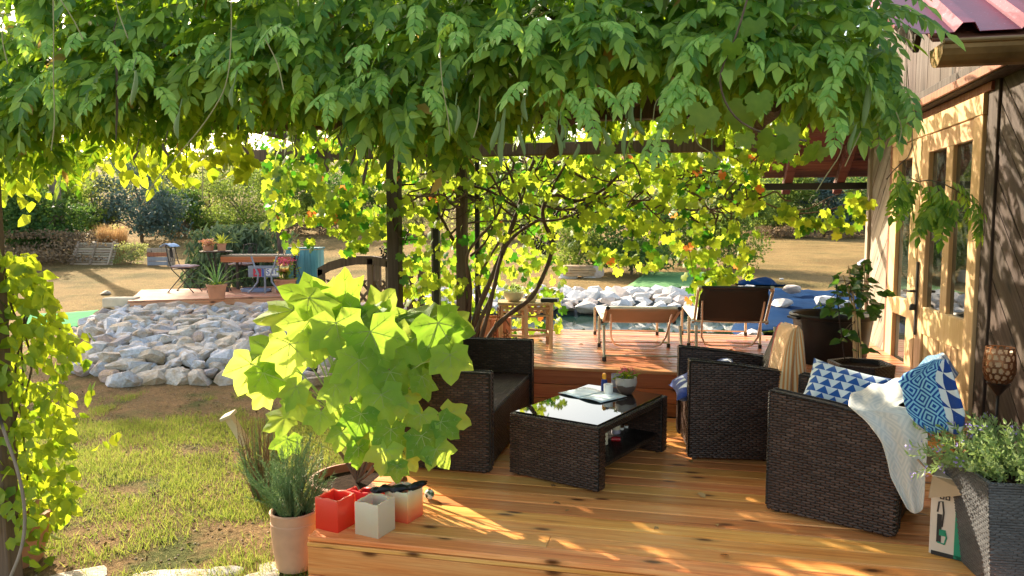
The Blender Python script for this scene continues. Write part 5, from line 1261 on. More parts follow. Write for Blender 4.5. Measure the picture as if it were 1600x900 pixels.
# pierced lantern on a stake
ls_ = thing('garden_lantern', 'pierced copper tulip lantern on a black stake against the dark wall', 'lantern', PX(1560, 700, 1.78) * 1.0)
lp = PX(1560, 600, 1.80); ls_.location = (lp.x, lp.y, 0)
z0 = PX(1560, 602, 1.80).z; zt = PX(1560, 541, 1.80).z; H_ = zt - z0; rr_ = 20.5 / F * (ls_.location.y) * 1.0
prof = [(.35, 0), (.78, .12), (.98, .34), (1.0, .55), (.93, .8), (.88, 1.0)]
def lr(f): return interp(f, [(z, r_) for r_, z in prof]) * rr_
# pebble-shaped holes: voronoi cells cut out of the shell, leaving struts as real geometry
nu, nv = 96, 40; seeds = [(g.random(), g.random()) for _ in range(1)]
seeds = [((i + (.5 if j % 2 else 0) + g.uniform(-.22, .22)) / 14, (j + .5 + g.uniform(-.2, .2)) / 6) for j in range(6) for i in range(14)]
vs = [(lr(v / nv) * math.cos(2*math.pi*u/nu), lr(v / nv) * math.sin(2*math.pi*u/nu), z0 + H_ * v / nv) for v in range(nv + 1) for u in range(nu)]
fs = []
for v in range(nv):
    for u in range(nu):
        cu, cv = (u + .5) / nu, (v + .5) / nv
        ds = sorted(math.hypot(min(abs(cu - a), 1 - abs(cu - a)) * 14 * .9, (cv - b) * 6 * .9) for a, b in seeds)[:2]
        if ds[1] - ds[0] < .26 or v in (0, 1, nv - 1): fs.append((v * nu + u, v * nu + (u + 1) % nu, (v + 1) * nu + (u + 1) % nu, (v + 1) * nu + u))
mb = MB(); mb.add(vs, fs); o = mb.obj('pierced_shade', 'copper', ls_); md = o.modifiers.new('t', 'SOLIDIFY'); md.thickness = .003
t = NT('frosted_glass', .5); t.col((.80, .62, .42)); t.b.inputs['Transmission Weight'].default_value = .25; M['frost'] = t.m
MB().lathe([(rr_ * .3, z0 + .01), (rr_ * .8, z0 + H_ * .3), (rr_ * .8, z0 + H_ * .9)], 24).obj('glass_liner', 'frost', ls_, smooth=60)
MB().lathe([(.008, z0 - .06), (rr_ * .75, z0 + .012), (rr_ * .5, z0 + .016)], 20).obj('cone', 'blackmetal', ls_, smooth=40)
MB().tube([(0, 0, .0), (0, 0, z0 - .04)], .008, 8).obj('stake', 'blackmetal', ls_)
M['yellowled'] = plain('dark_lens', (.02, .02, .02), .2)

# ============================================================ BRIDGE with arched lattice railing
YB = 7.95
def BP(px, py, dy=0): return PY(px, py, YB + dy)
br = thing('garden_bridge', 'small wooden bridge with arched lattice railings behind the dark post', 'bridge', BP(555, 500))
b0_ = br.location.copy()
def rail_side(dy, pts, xr=(497, 612)):
    arch = [BP(px, py, dy) - b0_ for px, py in pts]
    mb = MB(); n = len(arch)
    for k in range(n - 1):
        a, b = arch[k], arch[k + 1]; mb.prism([a, b, b + Vector((0, 0, -.10)), a + Vector((0, 0, -.10))], (0, .07, 0))
    mb.obj('arched_rail', 'brownpost', br)
    zb = BP(555, 512, dy).z - b0_.z
    x0, x1 = arch[0].x, arch[-1].x
    for x in (x0 + .03, x1 - .03, lerp(x0, x1, .72)):
        zt = [lerp(a.z, b.z, (x - a.x) / (b.x - a.x)) for a, b in zip(arch, arch[1:]) if a.x <= x <= b.x + 1e-6][0]
        mb = MB(); mb.box((0, 0, 0), (.075, .07, zt - zb + .02), cham=.006, axis=2); mb.obj('railing_post', 'brownpost', br, loc=(x, dy + .035, (zt + zb) / 2 - .04))
    k = 0; st = .16
    for s_ in (1, -1):
        for q in np.arange(-1.2, 1.4, st):
            poly = clip_poly([(x0 - 2, q * 1.0 + s_ * 1.15 * (-2)), (x1 + 2, q + s_ * 1.15 * (x1 - x0 + 2)), (x1 + 2, q + s_ * 1.15 * (x1 - x0 + 2) + .045), (x0 - 2, q + s_ * 1.15 * (-2) + .045)], x0, x1, zb, arch[0].z - .05 if False else zb + .56)
            if len(poly) < 3: continue
            # keep below the arch
            mb = MB(); mb.prism([(p[0], dy + (.02 if s_ > 0 else .036), min(p[1], interp(p[0], [(a.x, a.z - .06) for a in arch]))) for p in poly], (0, .014, 0)); mb.obj('lattice_slat', 'brownpost', br)
rail_side(0, [(496, 419), (512, 410), (532, 404), (555, 400), (580, 400), (610, 405)])
rail_side(.95, [(585, 402), (610, 398), (636, 400), (660, 408)])
for k in range(9):
    mb = MB(); mb.box((0, 0, 0), (.11, 1.0, .03), cham=.004); mb.obj('bridge_board', 'brownpost', br, loc=(-.55 + k * .115, .5, BP(555, 512).z - b0_.z + .02 * math.sin(k / 8 * 3.1)))
sl = thing('solar_light', 'short silver cylindrical garden light in front of the bridge end', 'garden light', PY(512, 470, 7.7)); 
MB().lathe([(.03, -.35), (.03, .06), (.045, .062), (.045, .085), (.012, .09), (.012, .12)], 14, close=True).obj('lamp_body', 'alu', sl, smooth=40)

# ============================================================ PLATFORM TERRACE on the left with its things
pf = thing('small_platform', 'small reddish plank platform behind the stone bank carrying garden table and pots', 'platform', (-9.15, 10.83, .34), R(34))
for k in range(17):
    mb = MB(); L = 2.78 - (.0 if k else .0); mb.box((0, 0, 0), (L, .138, .03), cham=.004, axis=0); mb.obj('board', 'platform', pf, loc=(L / 2, .07 + k * .143, -.015))
mb = MB(); mb.box((1.39, .0, -.08), (2.78, .03, .09), cham=.004); mb.obj('edge_board', 'platform', pf)
for x in (.15, 1.4, 2.6):
    mb = MB(); mb.box((0, 0, 0), (.1, .1, .6), cham=.005, axis=2); mb.obj('support_post', 'post', pf, loc=(x, .15, -.35))
PFZ = .345
def pp(px, py): return PZ(px, py, PFZ)
# bistro chair
def bistro_chair(label, loc, rz):
    t = thing('bistro_chair', label, 'chair', loc, rz, 'folding iron garden chairs')
    for y in (-.19, .19):
        mb = MB(); mb.tube([(-.26, y, 0), (.0, y, .30), (.17, y, .46)], .010, 6); mb.obj('leg', 'wrought', t, smooth=50)
        mb = MB(); mb.tube([(.24, y, 0), (.0, y, .28), (-.16, y, .44), (-.22, y, .62), (-.27, y * .95, .90)], .010, 6); mb.obj('leg', 'wrought', t, smooth=50)
        mb = MB(); mb.tube([(-.26, y, .012), (-.22, y, .012)], .012, 6); mb.obj('foot', 'wrought', t)
    mb = MB()
    mb.tube([(-.27, -.18, .90), (-.285, 0, .92), (-.27, .18, .90)], .010, 6); mb.tube([(-.23, -.19, .60), (-.23, .19, .60)], .007, 6)
    for k in range(3):
        y = -.09 + .09 * k; mb.tube([(-.225, y, .6), (-.25, y * .6, .70), (-.255, y * .3, .82), (-.28, y, .91)], .005, 5)
    mb.obj('back_scrolls', 'wrought', t, smooth=50)
    mb = MB(); mb.lathe([(.001, -.004), (.065, -.003), (.07, .003), (.001, .005)], 16, close=False); o = mb.obj('back_plate', 'wrought', t, loc=(-.255, 0, .76)); o.rotation_euler.y = R(82); o.scale = (1.5, 1, 1)
    mb = MB(); mb.lathe([(.21, -.006), (.22, .0), (.21, .006)], 24, close=True); mb.obj('seat', 'wrought', t, loc=(0, 0, .455))
    return t
bc = bistro_chair('folding wrought iron chair with a pink cushion on the left of the platform', pp(290, 456), R(12)); bc.scale = (1.0, 1.0, 1.0)
M['pinkcush'] = plain('faded_pink_cotton', (.50, .36, .36), .9, bump=.2)
o = link('seat_cushion', pillow_mesh('cushion2', .42, .42, .07, 'pinkcush'), None, bc.location + Vector((0, 0, .50))); o.rotation_euler.z = R(12); tag(o, 'thin faded pink cushion on the left iron garden chair', 'cushion')
bc2 = bistro_chair('second iron folding chair turned away beside the spiky potted plant', pp(378, 450), R(168))
o = link('seat_cushion', pillow_mesh('cushion3', .40, .40, .06, 'pinkcush'), None, bc2.location + Vector((0, 0, .50))); tag(o, 'thin pink cushion on the chair behind the spiky potted plant', 'cushion')
M['bluecloth'] = plain('pale_blue_cloth', (.35, .48, .68), .8)
P = [[bc.location + Matrix.Rotation(R(12), 3, 'Z') @ Vector((-.275 + .06 * (i - 3) * .6, -.2 + .05 * j, .94 - .012 * abs(i - 3) ** 1.5 + .006 * math.sin(j * 2.0))) for j in range(9)] for i in range(7)]
o = sheet('cloth', P, 'bluecloth', None, thick=.01); tag(o, 'light blue cloth folded over the back of the left iron chair', 'cloth')
# wooden garden table behind
tp = PZ(432, 452, PFZ); wtb = thing('garden_table', 'long brown wooden table with dark metal legs on the platform', 'table', PD(418, 455, 14.7), R(14)); wtb.location.z = PFZ
for k in range(5):
    mb = MB(); mb.box((0, 0, 0), (1.35, .13, .03), cham=.004); mb.obj('table_board', 'pallet', wtb, loc=(-.1, -.28 + k * .135, .70))
mb = MB(); mb.box((-.1, -.36, .63), (1.35, .03, .11), cham=.004); mb.obj('apron', 'deck_red', wtb)
for x in (-.68, .48):
    for y in (-.33, .28):
        mb = MB(); mb.box((0, 0, 0), (.05, .05, .68), cham=.004); mb.obj('leg', 'wrought', wtb, loc=(x, y, .34))
# sign below the table
sg = thing('company_sign', 'grey board with red emblem and blue and white lettering under the table', 'sign', PD(412, 424, 14.15), TH)
k_ = 14.15 / F
mb = MB(); mb.box((0, 0, 0), (48 * k_, .02, 18 * k_)); mb.obj('sign_board', 'greyiron', sg)
M['signred'] = plain('sign_red', (.50, .02, .05), .5); M['signblue'] = plain('sign_blue', (.03, .08, .40), .5)
mb = MB(); mb.box((-10 * k_, -.012, -2 * k_), (12 * k_, .004, 12 * k_)); mb.obj('emblem_field', 'signred', sg)
mb = MB(); c_ = -10 * k_; mb.prism([(c_ - 4 * k_, -.0165, -5 * k_), (c_ + 4 * k_, -.0165, -5 * k_), (c_ + 1 * k_, -.0165, 3 * k_)], (0, .002, 0)); mb.obj('emblem', 'greyiron', sg)
mb = MB(); mb.box((0 * k_, -.012, -2 * k_), (4 * k_, .004, 12 * k_)); mb.obj('blue_field', 'signblue', sg)
mb = MB(); mb.box((13 * k_, -.012, -1 * k_), (20 * k_, .004, 11 * k_)); mb.obj('white_field', 'white', sg)
def text(body, size, loc, parent, mat, name='lettering', rx=90):
    cu = bpy.data.curves.new('t', 'FONT'); cu.body = body; cu.size = size; cu.extrude = .0015; cu.align_x = 'CENTER'; cu.align_y = 'CENTER'
    tmp = bpy.data.objects.new('t', cu); C.objects.link(tmp); bpy.context.view_layer.update()
    me = bpy.data.meshes.new_from_object(tmp.evaluated_get(bpy.context.evaluated_depsgraph_get())); bpy.data.objects.remove(tmp)
    me.materials.clear(); me.materials.append(M[mat]); o = link(name, me, parent, loc); o.rotation_euler.x = R(rx); return o
text('S', .15, (7 * k_, -.017, -1 * k_), sg, 'signblue'); text('IT', .13, (18 * k_, -.017, -1 * k_), sg, 'signblue')
# lyre shaped iron stand and hose
ly = thing('iron_stand', 'blue grey lyre shaped iron table leg standing on the platform', 'stand', PD(414, 455, 13.95), TH); ly.location.z = PFZ
k_ = 13.95 / F
for s_ in (-1, 1):
    mb = MB(); mb.tube([(s_ * 20 * k_, 0, 58 * k_), (s_ * 16 * k_, 0, 45 * k_), (s_ * 10 * k_, 0, 30 * k_), (s_ * 11 * k_, 0, 18 * k_), (s_ * 20 * k_, 0, 6 * k_), (s_ * 26 * k_, 0, 1 * k_)], .018, 8); mb.obj('curved_leg', 'greyiron', ly, smooth=60)
mb = MB(); mb.tube([(0, .02, 0), (0, .02, 40 * k_)], .02, 6); mb.tube([(-12 * k_, 0, 40 * k_), (12 * k_, 0, 40 * k_)], .012, 6); mb.obj('centre_bar', 'greyiron', ly)
hs = thing('garden_hose', 'coil of blue grey hose lying on the platform by the iron stand', 'hose', PZ(400, 456, PFZ))
mb = MB(); pts_ = []
for i in range(150):
    a = i * .21; pts_.append(((.30 + .02 * math.sin(i * .37)) * math.cos(a) , (.14 + .015 * math.cos(i * .21)) * math.sin(a), .015 + .010 * (i // 30)))
mb.tube(pts_, .014, 6); mb.obj('coil', 'hose', hs, smooth=60)
# terracotta pots
def terracotta(name, label, loc, rt, rb, h, mat='terra', rim=.16, cat='potted plant', group=None):
    t = thing(name, label, cat, loc, 0, group)
    MB().lathe([(rb, 0), (rb * 1.02, .006), (rt * .93, h * (1 - rim)), (rt, h * (1 - rim) + .003), (rt * 1.02, h), (rt * .93, h + .002), (rt * .88, h * .86), (rt * .85, h * .84)], 36).obj('pot', mat, t, smooth=35)
    MB().lathe([(rt * .88, h * .87), (.001, h * .89)], 20).obj('soil', 'soil', t); return t
def spiky(root, n, L, z0, mat, seed, wdt=.03, up=.8, droop=.25):
    g = np.random.default_rng(seed)
    for i in range(n):
        a = i * 2.399 + g.uniform(-.3, .3); e = R(lerp(80, 15, i / n)); l = L * g.uniform(.75, 1.1); d_ = Vector((math.cos(a) * math.cos(e), math.sin(a) * math.cos(e), math.sin(e))); s_ = d_.cross(Vector((0, 0, 1))).normalized() * wdt / 2
        vs = []
        for k in range(5):
            f = k / 4; c = Vector((0, 0, z0)) + d_ * l * f + Vector((0, 0, -droop * l * f * f)); w__ = (1 - f) ** .7 * (1 if k else .8); vs += [c - s_ * w__, c + Vector((0, 0, -.006)), c + s_ * w__]
        mb = MB(); mb.add(vs, [q for k in range(4) for q in ((3*k, 3*k+1, 3*k+4, 3*k+3), (3*k+1, 3*k+2, 3*k+5, 3*k+4))]); mb.obj('leaf', mat, root)
p = pp(339, 467); d_ = WC(p.x, p.y)[1]; k_ = d_ / F
yp = terracotta('yucca_pot', 'terracotta pot with a grey green spiky plant at the platform front', p, 15.5 * k_, 11 * k_, 23 * k_)
spiky(yp, 26, 62 * k_, 20 * k_, 'yucca', 3, .035); small_plant(yp, 30, .1, .14, 0, 'creeper', .07, None, 0, 12, z0=18 * k_)
p = pp(446, 456); k_ = WC(p.x, p.y)[1] / F
gp = terracotta('geranium_pot', 'ribbed terracotta pot with pink geranium at the right end of the platform', p, 17 * k_, 14 * k_, 20 * k_)
small_plant(gp, 70, .38, .22, 0, 'creeper', .085, 'petal_pink', 12, 13, z0=18 * k_, fsize=.05)
fs_ = thing('flower_stand', 'curled black wire plant stand behind the pink geranium', 'stand', p + Vector((.02, .12, 0)))
for s_ in (-1, 1):
    mb = MB(); mb.tube([(s_ * .22, 0, 0), (s_ * .26, 0, .25), (s_ * .16, 0, .55), (s_ * .22, 0, .72), (s_ * .14, 0, .78), (s_ * .10, 0, .70)], .009, 6); mb.obj('wire_scroll', 'wrought', fs_, smooth=60)
mb = MB(); mb.tube([(-.16, 0, .55), (.16, 0, .55)], .008, 6); mb.tube([(-.1, 0, .8), (0, 0, .62), (.1, 0, .80)], .008, 6); mb.obj('cross_wire', 'wrought', fs_)
gb = MB().lathe([(.10 * math.sin(a), .10 - .10 * math.cos(a)) for a in np.linspace(.1, 3.05, 14)], 22).obj('garden_ball', 'brass', loc=p + Vector((.02, -.06, 29 * k_)), smooth=60); tag(gb, 'shiny golden ball among the geranium leaves on the platform', 'ball')
# raised plant table with agave and apricot flowers
pt = thing('plant_table', 'round iron plant table behind the spiky pot carrying two flower pots', 'plant stand', PD(340, 452, 14.4)); pt.location.z = PFZ; k_ = 14.4 / F
MB().lathe([(.30, -.02), (.31, 0), (.29, .01)], 24, (0, 0, 63 * k_), close=True).obj('table_top', 'wrought', pt, smooth=30)
for a in (0.3, 2.4, 4.5):
    mb = MB(); mb.tube([(.25 * math.cos(a), .25 * math.sin(a), 63 * k_), (.08 * math.cos(a), .08 * math.sin(a), 35 * k_), (.26 * math.cos(a), .26 * math.sin(a), 0)], .012, 6); mb.obj('leg', 'wrought', pt, smooth=50)
ag = terracotta('agave_pot', 'bright yellow green spiky plant in a small pot on the iron plant table', pt.location + Vector((.12, 0, 63 * k_ + .01)), .09, .07, .14); spiky(ag, 26, .30, .13, 'agave', 5, .045)
ap = terracotta('begonia_pot', 'low pot of apricot flowers left of the yellow spiky plant', pt.location + Vector((-.16, -.02, 63 * k_ + .01)), .11, .09, .09); small_plant(ap, 20, .08, .12, 0, 'creeper', .05, 'petal_orange', 16, 14, z0=.08, fsize=.05)
# blue painted box
bx = thing('garden_chest', 'tall pale blue painted wooden chest behind the geranium', 'chest', PD(474, 430, 15.2), TH); bx.location.z = .0; k_ = 15.2 / F
zt_ = HC - (388 - 355) * k_
for k in range(5):
    mb = MB(); mb.box((0, 0, 0), (.125, .03, zt_ - .03), cham=.004, axis=2); mb.obj('chest_board', 'bluebox', bx, loc=(-.26 + k * .128 - .03, 0, (zt_ - .03) / 2 + .0))
for k in range(4):
    mb = MB(); mb.box((0, 0, 0), (.03, .125, zt_ - .03), cham=.004, axis=2); mb.obj('chest_board', 'bluebox', bx, loc=(-.34, .08 + k * .128, (zt_ - .03) / 2)); 
    mb = MB(); mb.box((0, 0, 0), (.03, .125, zt_ - .03), cham=.004, axis=2); mb.obj('chest_board', 'bluebox', bx, loc=(.285, .08 + k * .128, (zt_ - .03) / 2))
mb = MB(); mb.box((-.03, .26, zt_), (.70, .60, .03), cham=.005); mb.obj('lid', 'bluebox', bx)
# leaning pallet
pw = thing('leaning_pallet', 'grey wooden pallet leaning at the far left edge of the lawn', 'pallet', PD(140, 388, 24.3), R(2))
pw.location.z = ground_z(pw.location.x, pw.location.y) ; k_ = 24.3 / F; hh = 36 * k_ * 1.12; ww = 70 * k_; rot = Matrix.Rotation(R(-28), 3, 'X'); pw.rotation_euler = (0, R(0), TH + R(-4))
for k in range(9):
    s_ = (k + .5) / 9 * hh; c = rot @ Vector((0, .03, s_)); mb = MB(); mb.box((0, 0, 0), (ww, .03, hh / 9 * .74), cham=.004, axis=0); o = mb.obj('slat', 'pallet', pw, loc=c); o.rotation_euler.x = R(-28)
for x in (-.42, 0, .42):
    c = rot @ Vector((x * ww, -.03, hh / 2)); mb = MB(); mb.box((0, 0, 0), (.055, .07, hh), cham=.005, axis=2); o = mb.obj('stringer', 'pallet', pw, loc=c); o.rotation_euler.x = R(-28)
# brown ornamental grass
og = thing('ornamental_grass', 'tall rust brown ornamental grass clump right of the pallet', 'grass clump', PD(176, 386, 25.5)); og.location.z = ground_z(og.location.x, og.location.y)
n = 1500; g = np.random.default_rng(31); a = g.uniform(0, 6.28, n); r_ = .28 * np.sqrt(g.random(n)); P = np.stack([r_ * np.cos(a), r_ * np.sin(a), np.zeros(n)], 1)
up = np.stack([np.cos(a) * g.uniform(0, .32, n), np.sin(a) * g.uniform(0, .32, n), np.ones(n)], 1); side = np.cross(up, g.normal(size=(n, 3))); m = frames(P, side, up, np.full(n, .25)); m[:, :3, 2] = up * g.uniform(.9, 1.35, (n, 1))
V_, F_ = scatter(BLADE[0], BLADE[1], m); o = link('stems', arr_mesh('stems', V_, F_, 'straw'), og); o['kind'] = 'stuff'
# compost crate and bits near the far lawn
cb = thing('compost_crate', 'small grey and rust coloured crate at the far lawn behind the chair', 'crate', PD(245, 372, 24.0), TH); cb.location.z = ground_z(cb.location.x, cb.location.y)
for k in range(4):
    mb = MB(); mb.box((0, 0, 0), (.66, .04, .13), cham=.006); mb.obj('crate_board', ['greyiron', 'greyiron', 'reddoor', 'greyplank'][k], cb, loc=(0, 0, .09 + k * .145))
for x in (-.32, .32):
    mb = MB(); mb.box((0, 0, 0), (.05, .5, .56), cham=.006, axis=1); mb.obj('crate_side', 'greyplank', cb, loc=(x, .25, .28))
T_(205, 0, 24.5, 1.3, .8, 'leaf_pale', 'herb_bush', 'pale green low herb bush left of the rust coloured crate', 'plant', seed=80, n=1500, leaf_=.07)
# brush pile of cut conifer branches
bpile = thing('brush_pile', 'big drooping heap of cut grey green conifer branches behind the platform', 'brush pile', PD(362, 440, 16.2)); bpile.location.z = ground_z(bpile.location.x, bpile.location.y)
k_ = 16.2 / F; g = np.random.default_rng(33)
for b_ in range(170):
    a = g.uniform(0, 2 * math.pi); L = g.uniform(.7, 1.25); top = Vector((g.normal(.15, .50), g.normal(0, .25), g.uniform(1.35, 1.75))); q = abs(math.cos(a))
    end = Vector((math.cos(a) * 85 * k_ * g.uniform(.7, 1.0), math.sin(a) * .8, g.uniform(.05, .6))); mid = top.lerp(end, .5) + Vector((0, 0, .28))
    n = 46; P = []; X = []
    for i in range(n):
        f = i / n; p_ = (1 - f) ** 2 * top + 2 * f * (1 - f) * mid + f * f * end; tg = (2 * (1 - f) * (mid - top) + 2 * f * (end - mid)).normalized(); P.append(tuple(p_ + Vector(g.normal(0, .035, 3)))); X.append(tuple(tg * .7 + Vector(g.normal(0, .5, 3)) + Vector((0, 0, -.45))))
    P, X = np.array(P), np.array(X); V_, F_ = scatter(LEAF[0] * np.array([1, .6, 1]), LEAF[1], frames(P, X, rdir(n) + np.array([0, 0, 1]), g.uniform(.13, .25, n)))
    link('branch', arr_mesh('branch', V_, F_, 'brush'), bpile)
# upright broken branch near the pile
mb = MB(); p_ = PD(437, 392, 15.6); mb.tube([Vector((-.05, 0, .45)), Vector((0, 0, .1)), Vector((.12, 0, -.35)), Vector((.15, 0, -.7))], [.02, .05, .06, .06], 7); o = mb.obj('tree_stump', 'bark', loc=p_, smooth=50); tag(o, 'broken dark branch standing up right of the conifer heap', 'branch')
# bits on the lawn
for k, (px, d, s_) in enumerate([(161, 17.5, .14), (74, 15.2, .08), (1365, 17, .10), (1222, 16, .05)]):
    p_ = GP(px, d); p_.z = ground_z(p_.x, p_.y) + s_ * .3; o = link('stone', (wstones if k % 2 else stones)[k], None, p_); o.scale = (s_, s_, s_ * .6)
    tag(o, ['brown clod lying on the open lawn left of the platform', 'small pale stone on the lawn near the creeper', 'grey stone at the cabin corner on the far lawn', 'tiny white stone on the right lawn'][k], 'stone')
# grey bag on far right lawn
P = [[GP(1340 + j * 5, 20.0 - i * .25) + Vector((0, 0, .62 + .16 * math.sin(i / 6 * 3.14) * math.sin(j / 8 * 3.14 + .2) + .03 * math.sin(i * 2.2 + j))) for j in range(9)] for i in range(7)]
o = sheet('plastic_sheet', P, 'greyiron', None, thick=.01); tag(o, 'crumpled grey sheet on the far lawn beside the cabin corner', 'sheet')

# ---- stepping stones, wooden marker
for k, (px, py, a, b) in enumerate([(258, 900, .40, .10), (350, 893, .16, .06), (430, 887, .16, .07), (408, 899, .16, .06), (105, 905, .3, .12)]):
    p_ = PZ(px, py, -.350); o = link('paving_stone', stones[k + 4], None, p_); o.scale = (a * .7, b * 1.3, .02); o.rotation_euler.z = TH + R(8 * k)
    tag(o, ['long flat pale paving stone at the lower edge left of the pots', 'narrow paving stone between the long one and the rosemary pot', 'grey flat stone touching the left side of the rosemary pot', 'flat grey stone below the rosemary pot at the picture edge', 'dark flat stone at the foot of the creeper pot'][k], 'paving stone', 'flat stones at the front of the lawn')
wm = MB().box((0, 0, 0), (.06, .06, .26), cham=.006, axis=2).box((0, 0, .135), (.10, .10, .025), cham=.004).obj('wooden_stake', 'paleblock', loc=PD(371, 668, 5.6)); wm.rotation_euler = (R(14), R(-24), 0); wm.location.z -= .02
tag(wm, 'short pale wooden stake tilted beside the dark little shrub', 'stake')
# ============================================================ POSTS OF THE PERGOLA
pg = thing('pergola', 'dark wooden and metal posts and beams carrying the wisteria', 'pergola')
def vpost(px, d, w_, mat, z0, z1, name='post'):
    p = PD(px, 400, d); mb = MB(); mb.box((0, 0, 0), (w_, w_, z1 - z0), cham=.006, axis=2); return mb.obj(name, mat, pg, loc=(p.x, p.y, (z0 + z1) / 2))
vpost(617, 6.9, .115, 'post', -.36, 2.5)
vpost(682, 7.3, .065, 'blackmetal', -.36, 2.5); vpost(676, 7.5, .025, 'blackmetal', -.36, 2.4)
vpost(722, 7.0, .095, 'brownpost', -.36, 2.5); vpost(746, 7.2, .045, 'blackmetal', -.36, 2.5)
vpost(-16, 3.9, .10, 'brownpost', -.36, 2.6)
for y, z in ((3.75, 2.36), (4.8, 2.34)):
    mb = MB(); mb.box((0, 0, 0), (4.2, .08, .12), cham=.006, axis=0); mb.obj('beam', 'brownpost', pg, loc=(-1.5, y, z))
mb = MB(); mb.box((0, 0, 0), (4.6, .08, .11), cham=.006, axis=0); mb.obj('beam', 'brownpost', pg, loc=(-1.9, 6.6, 2.30))
for x in (-3.4, -2.5, -1.6, -.7, .2):
    mb = MB(); mb.box((0, 0, 0), (.06, 3.3, .09), cham=.006, axis=1); mb.obj('crossbeam', 'brownpost', pg, loc=(x, 5.35, 2.42))

# ============================================================ WISTERIA CANOPY
def frond_mesh(seed, pairs=6, L=.24, ll=.072):
    g = np.random.default_rng(seed); pos = []; xd = []; nm = []; sz = []; path = []
    def pt(f): return np.array([L * (f - .12 * f * f), .015 * math.sin(f * 3 + seed), -L * .55 * f * f + .02 * f])
    for i in range(9): path.append(Vector(pt(i / 8)))
    for i in range(pairs):
        f = .22 + .70 * i / (pairs - 1); p = pt(f); tg = pt(min(1, f + .05)) - pt(f - .05); tg /= np.linalg.norm(tg)
        s_ = ll * (1.0 - .30 * abs(f - .55) * 1.6) * g.uniform(.88, 1.12)
        for sd in (-1, 1):
            side = np.array([0, sd, 0.0]); x = tg * .62 + side * .8 + np.array([0, 0, -.42 + g.uniform(-.15, .15)])
            pos.append(p); xd.append(x); nm.append(np.array([-tg[2], sd * -.25, 1.0]) + g.normal(0, .15, 3)); sz.append(s_)
    pos.append(pt(1)); xd.append(pt(1) - pt(.9)); nm.append([.2, 0, 1]); sz.append(ll * 1.12)
    T = LEAF[0] * np.array([1, 1.12, 1])
    V_, F_ = scatter(T, LEAF[1], frames(np.array(pos), np.array(xd), np.array(nm, float), sz))
    mb = MB(); mb.add(V_, [tuple(f) for f in F_.tolist()]); mb.tube(path, .0016, 3, caps=False)
    me = bpy.data.meshes.new('frond'); me.from_pydata(mb.v, [], mb.f); me.materials.append(M['wisteria']); 
    tris = [f if len(f) == 3 else None for f in mb.f]
    Va = np.array(mb.v); Fa = np.array([t for f in mb.f for t in ([f] if len(f) == 3 else [(f[0], f[1], f[2]), (f[0], f[2], f[3])])])
    return me, Va, Fa
fr_m = [frond_mesh(k, 5 + k % 3, .20 + .03 * (k % 3), .068 + .006 * (k % 4)) for k in range(8)]
# lower edge of the foliage along its width (world X -> height), read at the front plane
FR = [(0,300),(40,325),(95,255),(150,240),(215,226),(270,232),(330,205),(400,196),(450,214),(500,196),(550,205),(590,245),(630,285),(700,290),(735,215),(800,195),(840,210),(870,205),(930,150),(1000,172),(1060,180),(1110,170),(1160,192),(1210,195),(1260,205),(1300,205),(1330,180),(1390,170),(1410,118),(1430,85)]
fringe = [(PY(a, b, 3.25).x, PY(a, b, 3.25).z + .12) for a, b in FR]
g = np.random.default_rng(51)
wis = thing('wisteria', 'dense green wisteria canopy hanging over the whole top of the pergola', 'climbing plant', (-1.2, 3.5, 2.2))
W0 = np.array([-1.2, 3.5, 2.2])
def add_fronds(n, xr, yr, zfun, out_dir, near):
    P = []; Xd = []; N = []; S = []
    for i in range(n):
        x = g.uniform(*xr); zb = interp(x, fringe); y = yr[0] + (yr[1] - yr[0]) * g.random() ** near
        z = zfun(x, zb)
        if y < 3.9 and mnoise.noise(Vector((x * 3.1, z * 4.2, 2))) < -.18 and g.random() < .8: y += .5
        a = R(-90) + g.normal(0, .75); o_ = np.array([math.cos(a), math.sin(a), g.uniform(-.55, .35)])
        P.append((x, y, z)); Xd.append(o_); N.append(np.array([0, 0, 1.0]) + g.normal(0, .35, 3)); S.append(g.uniform(.8, 1.2))
    return np.array(P), np.array(Xd), np.array(N), np.array(S)
xr = (-3.7, .90)
A = add_fronds(2500, xr, (2.95, 3.9), lambda x, zb: zb + .10 + (2.95 - zb) * g.random() ** 1.15, None, 1.5)
B = add_fronds(420, xr, (2.9, 3.5), lambda x, zb: zb + .10 + .14 * g.random(), None, 1.0)
Cc = add_fronds(2300, (-3.1, .7), (3.8, 5.9), lambda x, zb: 2.42 + .5 * g.random(), None, 1.0)
Dd = add_fronds(520, (.1, 1.05), (4.7, 8.2), lambda x, zb: 2.5 + .85 * g.random(), None, 1.0)  # extra fronds hidden behind the canopy, added to shade the cabin wall
Q = [np.concatenate(t_) for t_ in zip(A, B, Cc, Dd)]
# keep the roof eave and the door free
def ok(p): return not (p[0] > .66 and p[1] < 4.5 and p[2] > interp(p[0], [(.66, 2.75), (.74, 2.5), (.88, 2.15)]))
keep = [i for i in range(len(Q[0])) if ok(Q[0][i])]
Q = [q[keep] for q in Q]
mats_ = frames(Q[0] - W0, Q[1], Q[2], Q[3]); vsel = g.integers(0, 8, len(Q[0]))
front = np.argsort(Q[0][:, 1])[:270]; fset = set(front.tolist())
for i in front:
    o = link('frond', fr_m[vsel[i]][0], wis); o.matrix_basis = Matrix(mats_[i].tolist())
Vs, Fs, b = [], [], 0
for k in range(8):
    idx = [i for i in range(len(Q[0])) if vsel[i] == k and i not in fset]
    V_, F_ = scatter(fr_m[k][1], fr_m[k][2], mats_[idx]); Vs.append(V_); Fs.append(F_ + b); b += len(V_)
o = link('frond', arr_mesh('frond', np.concatenate(Vs), np.concatenate(Fs), 'wisteria'), wis); o['kind'] = 'stuff'
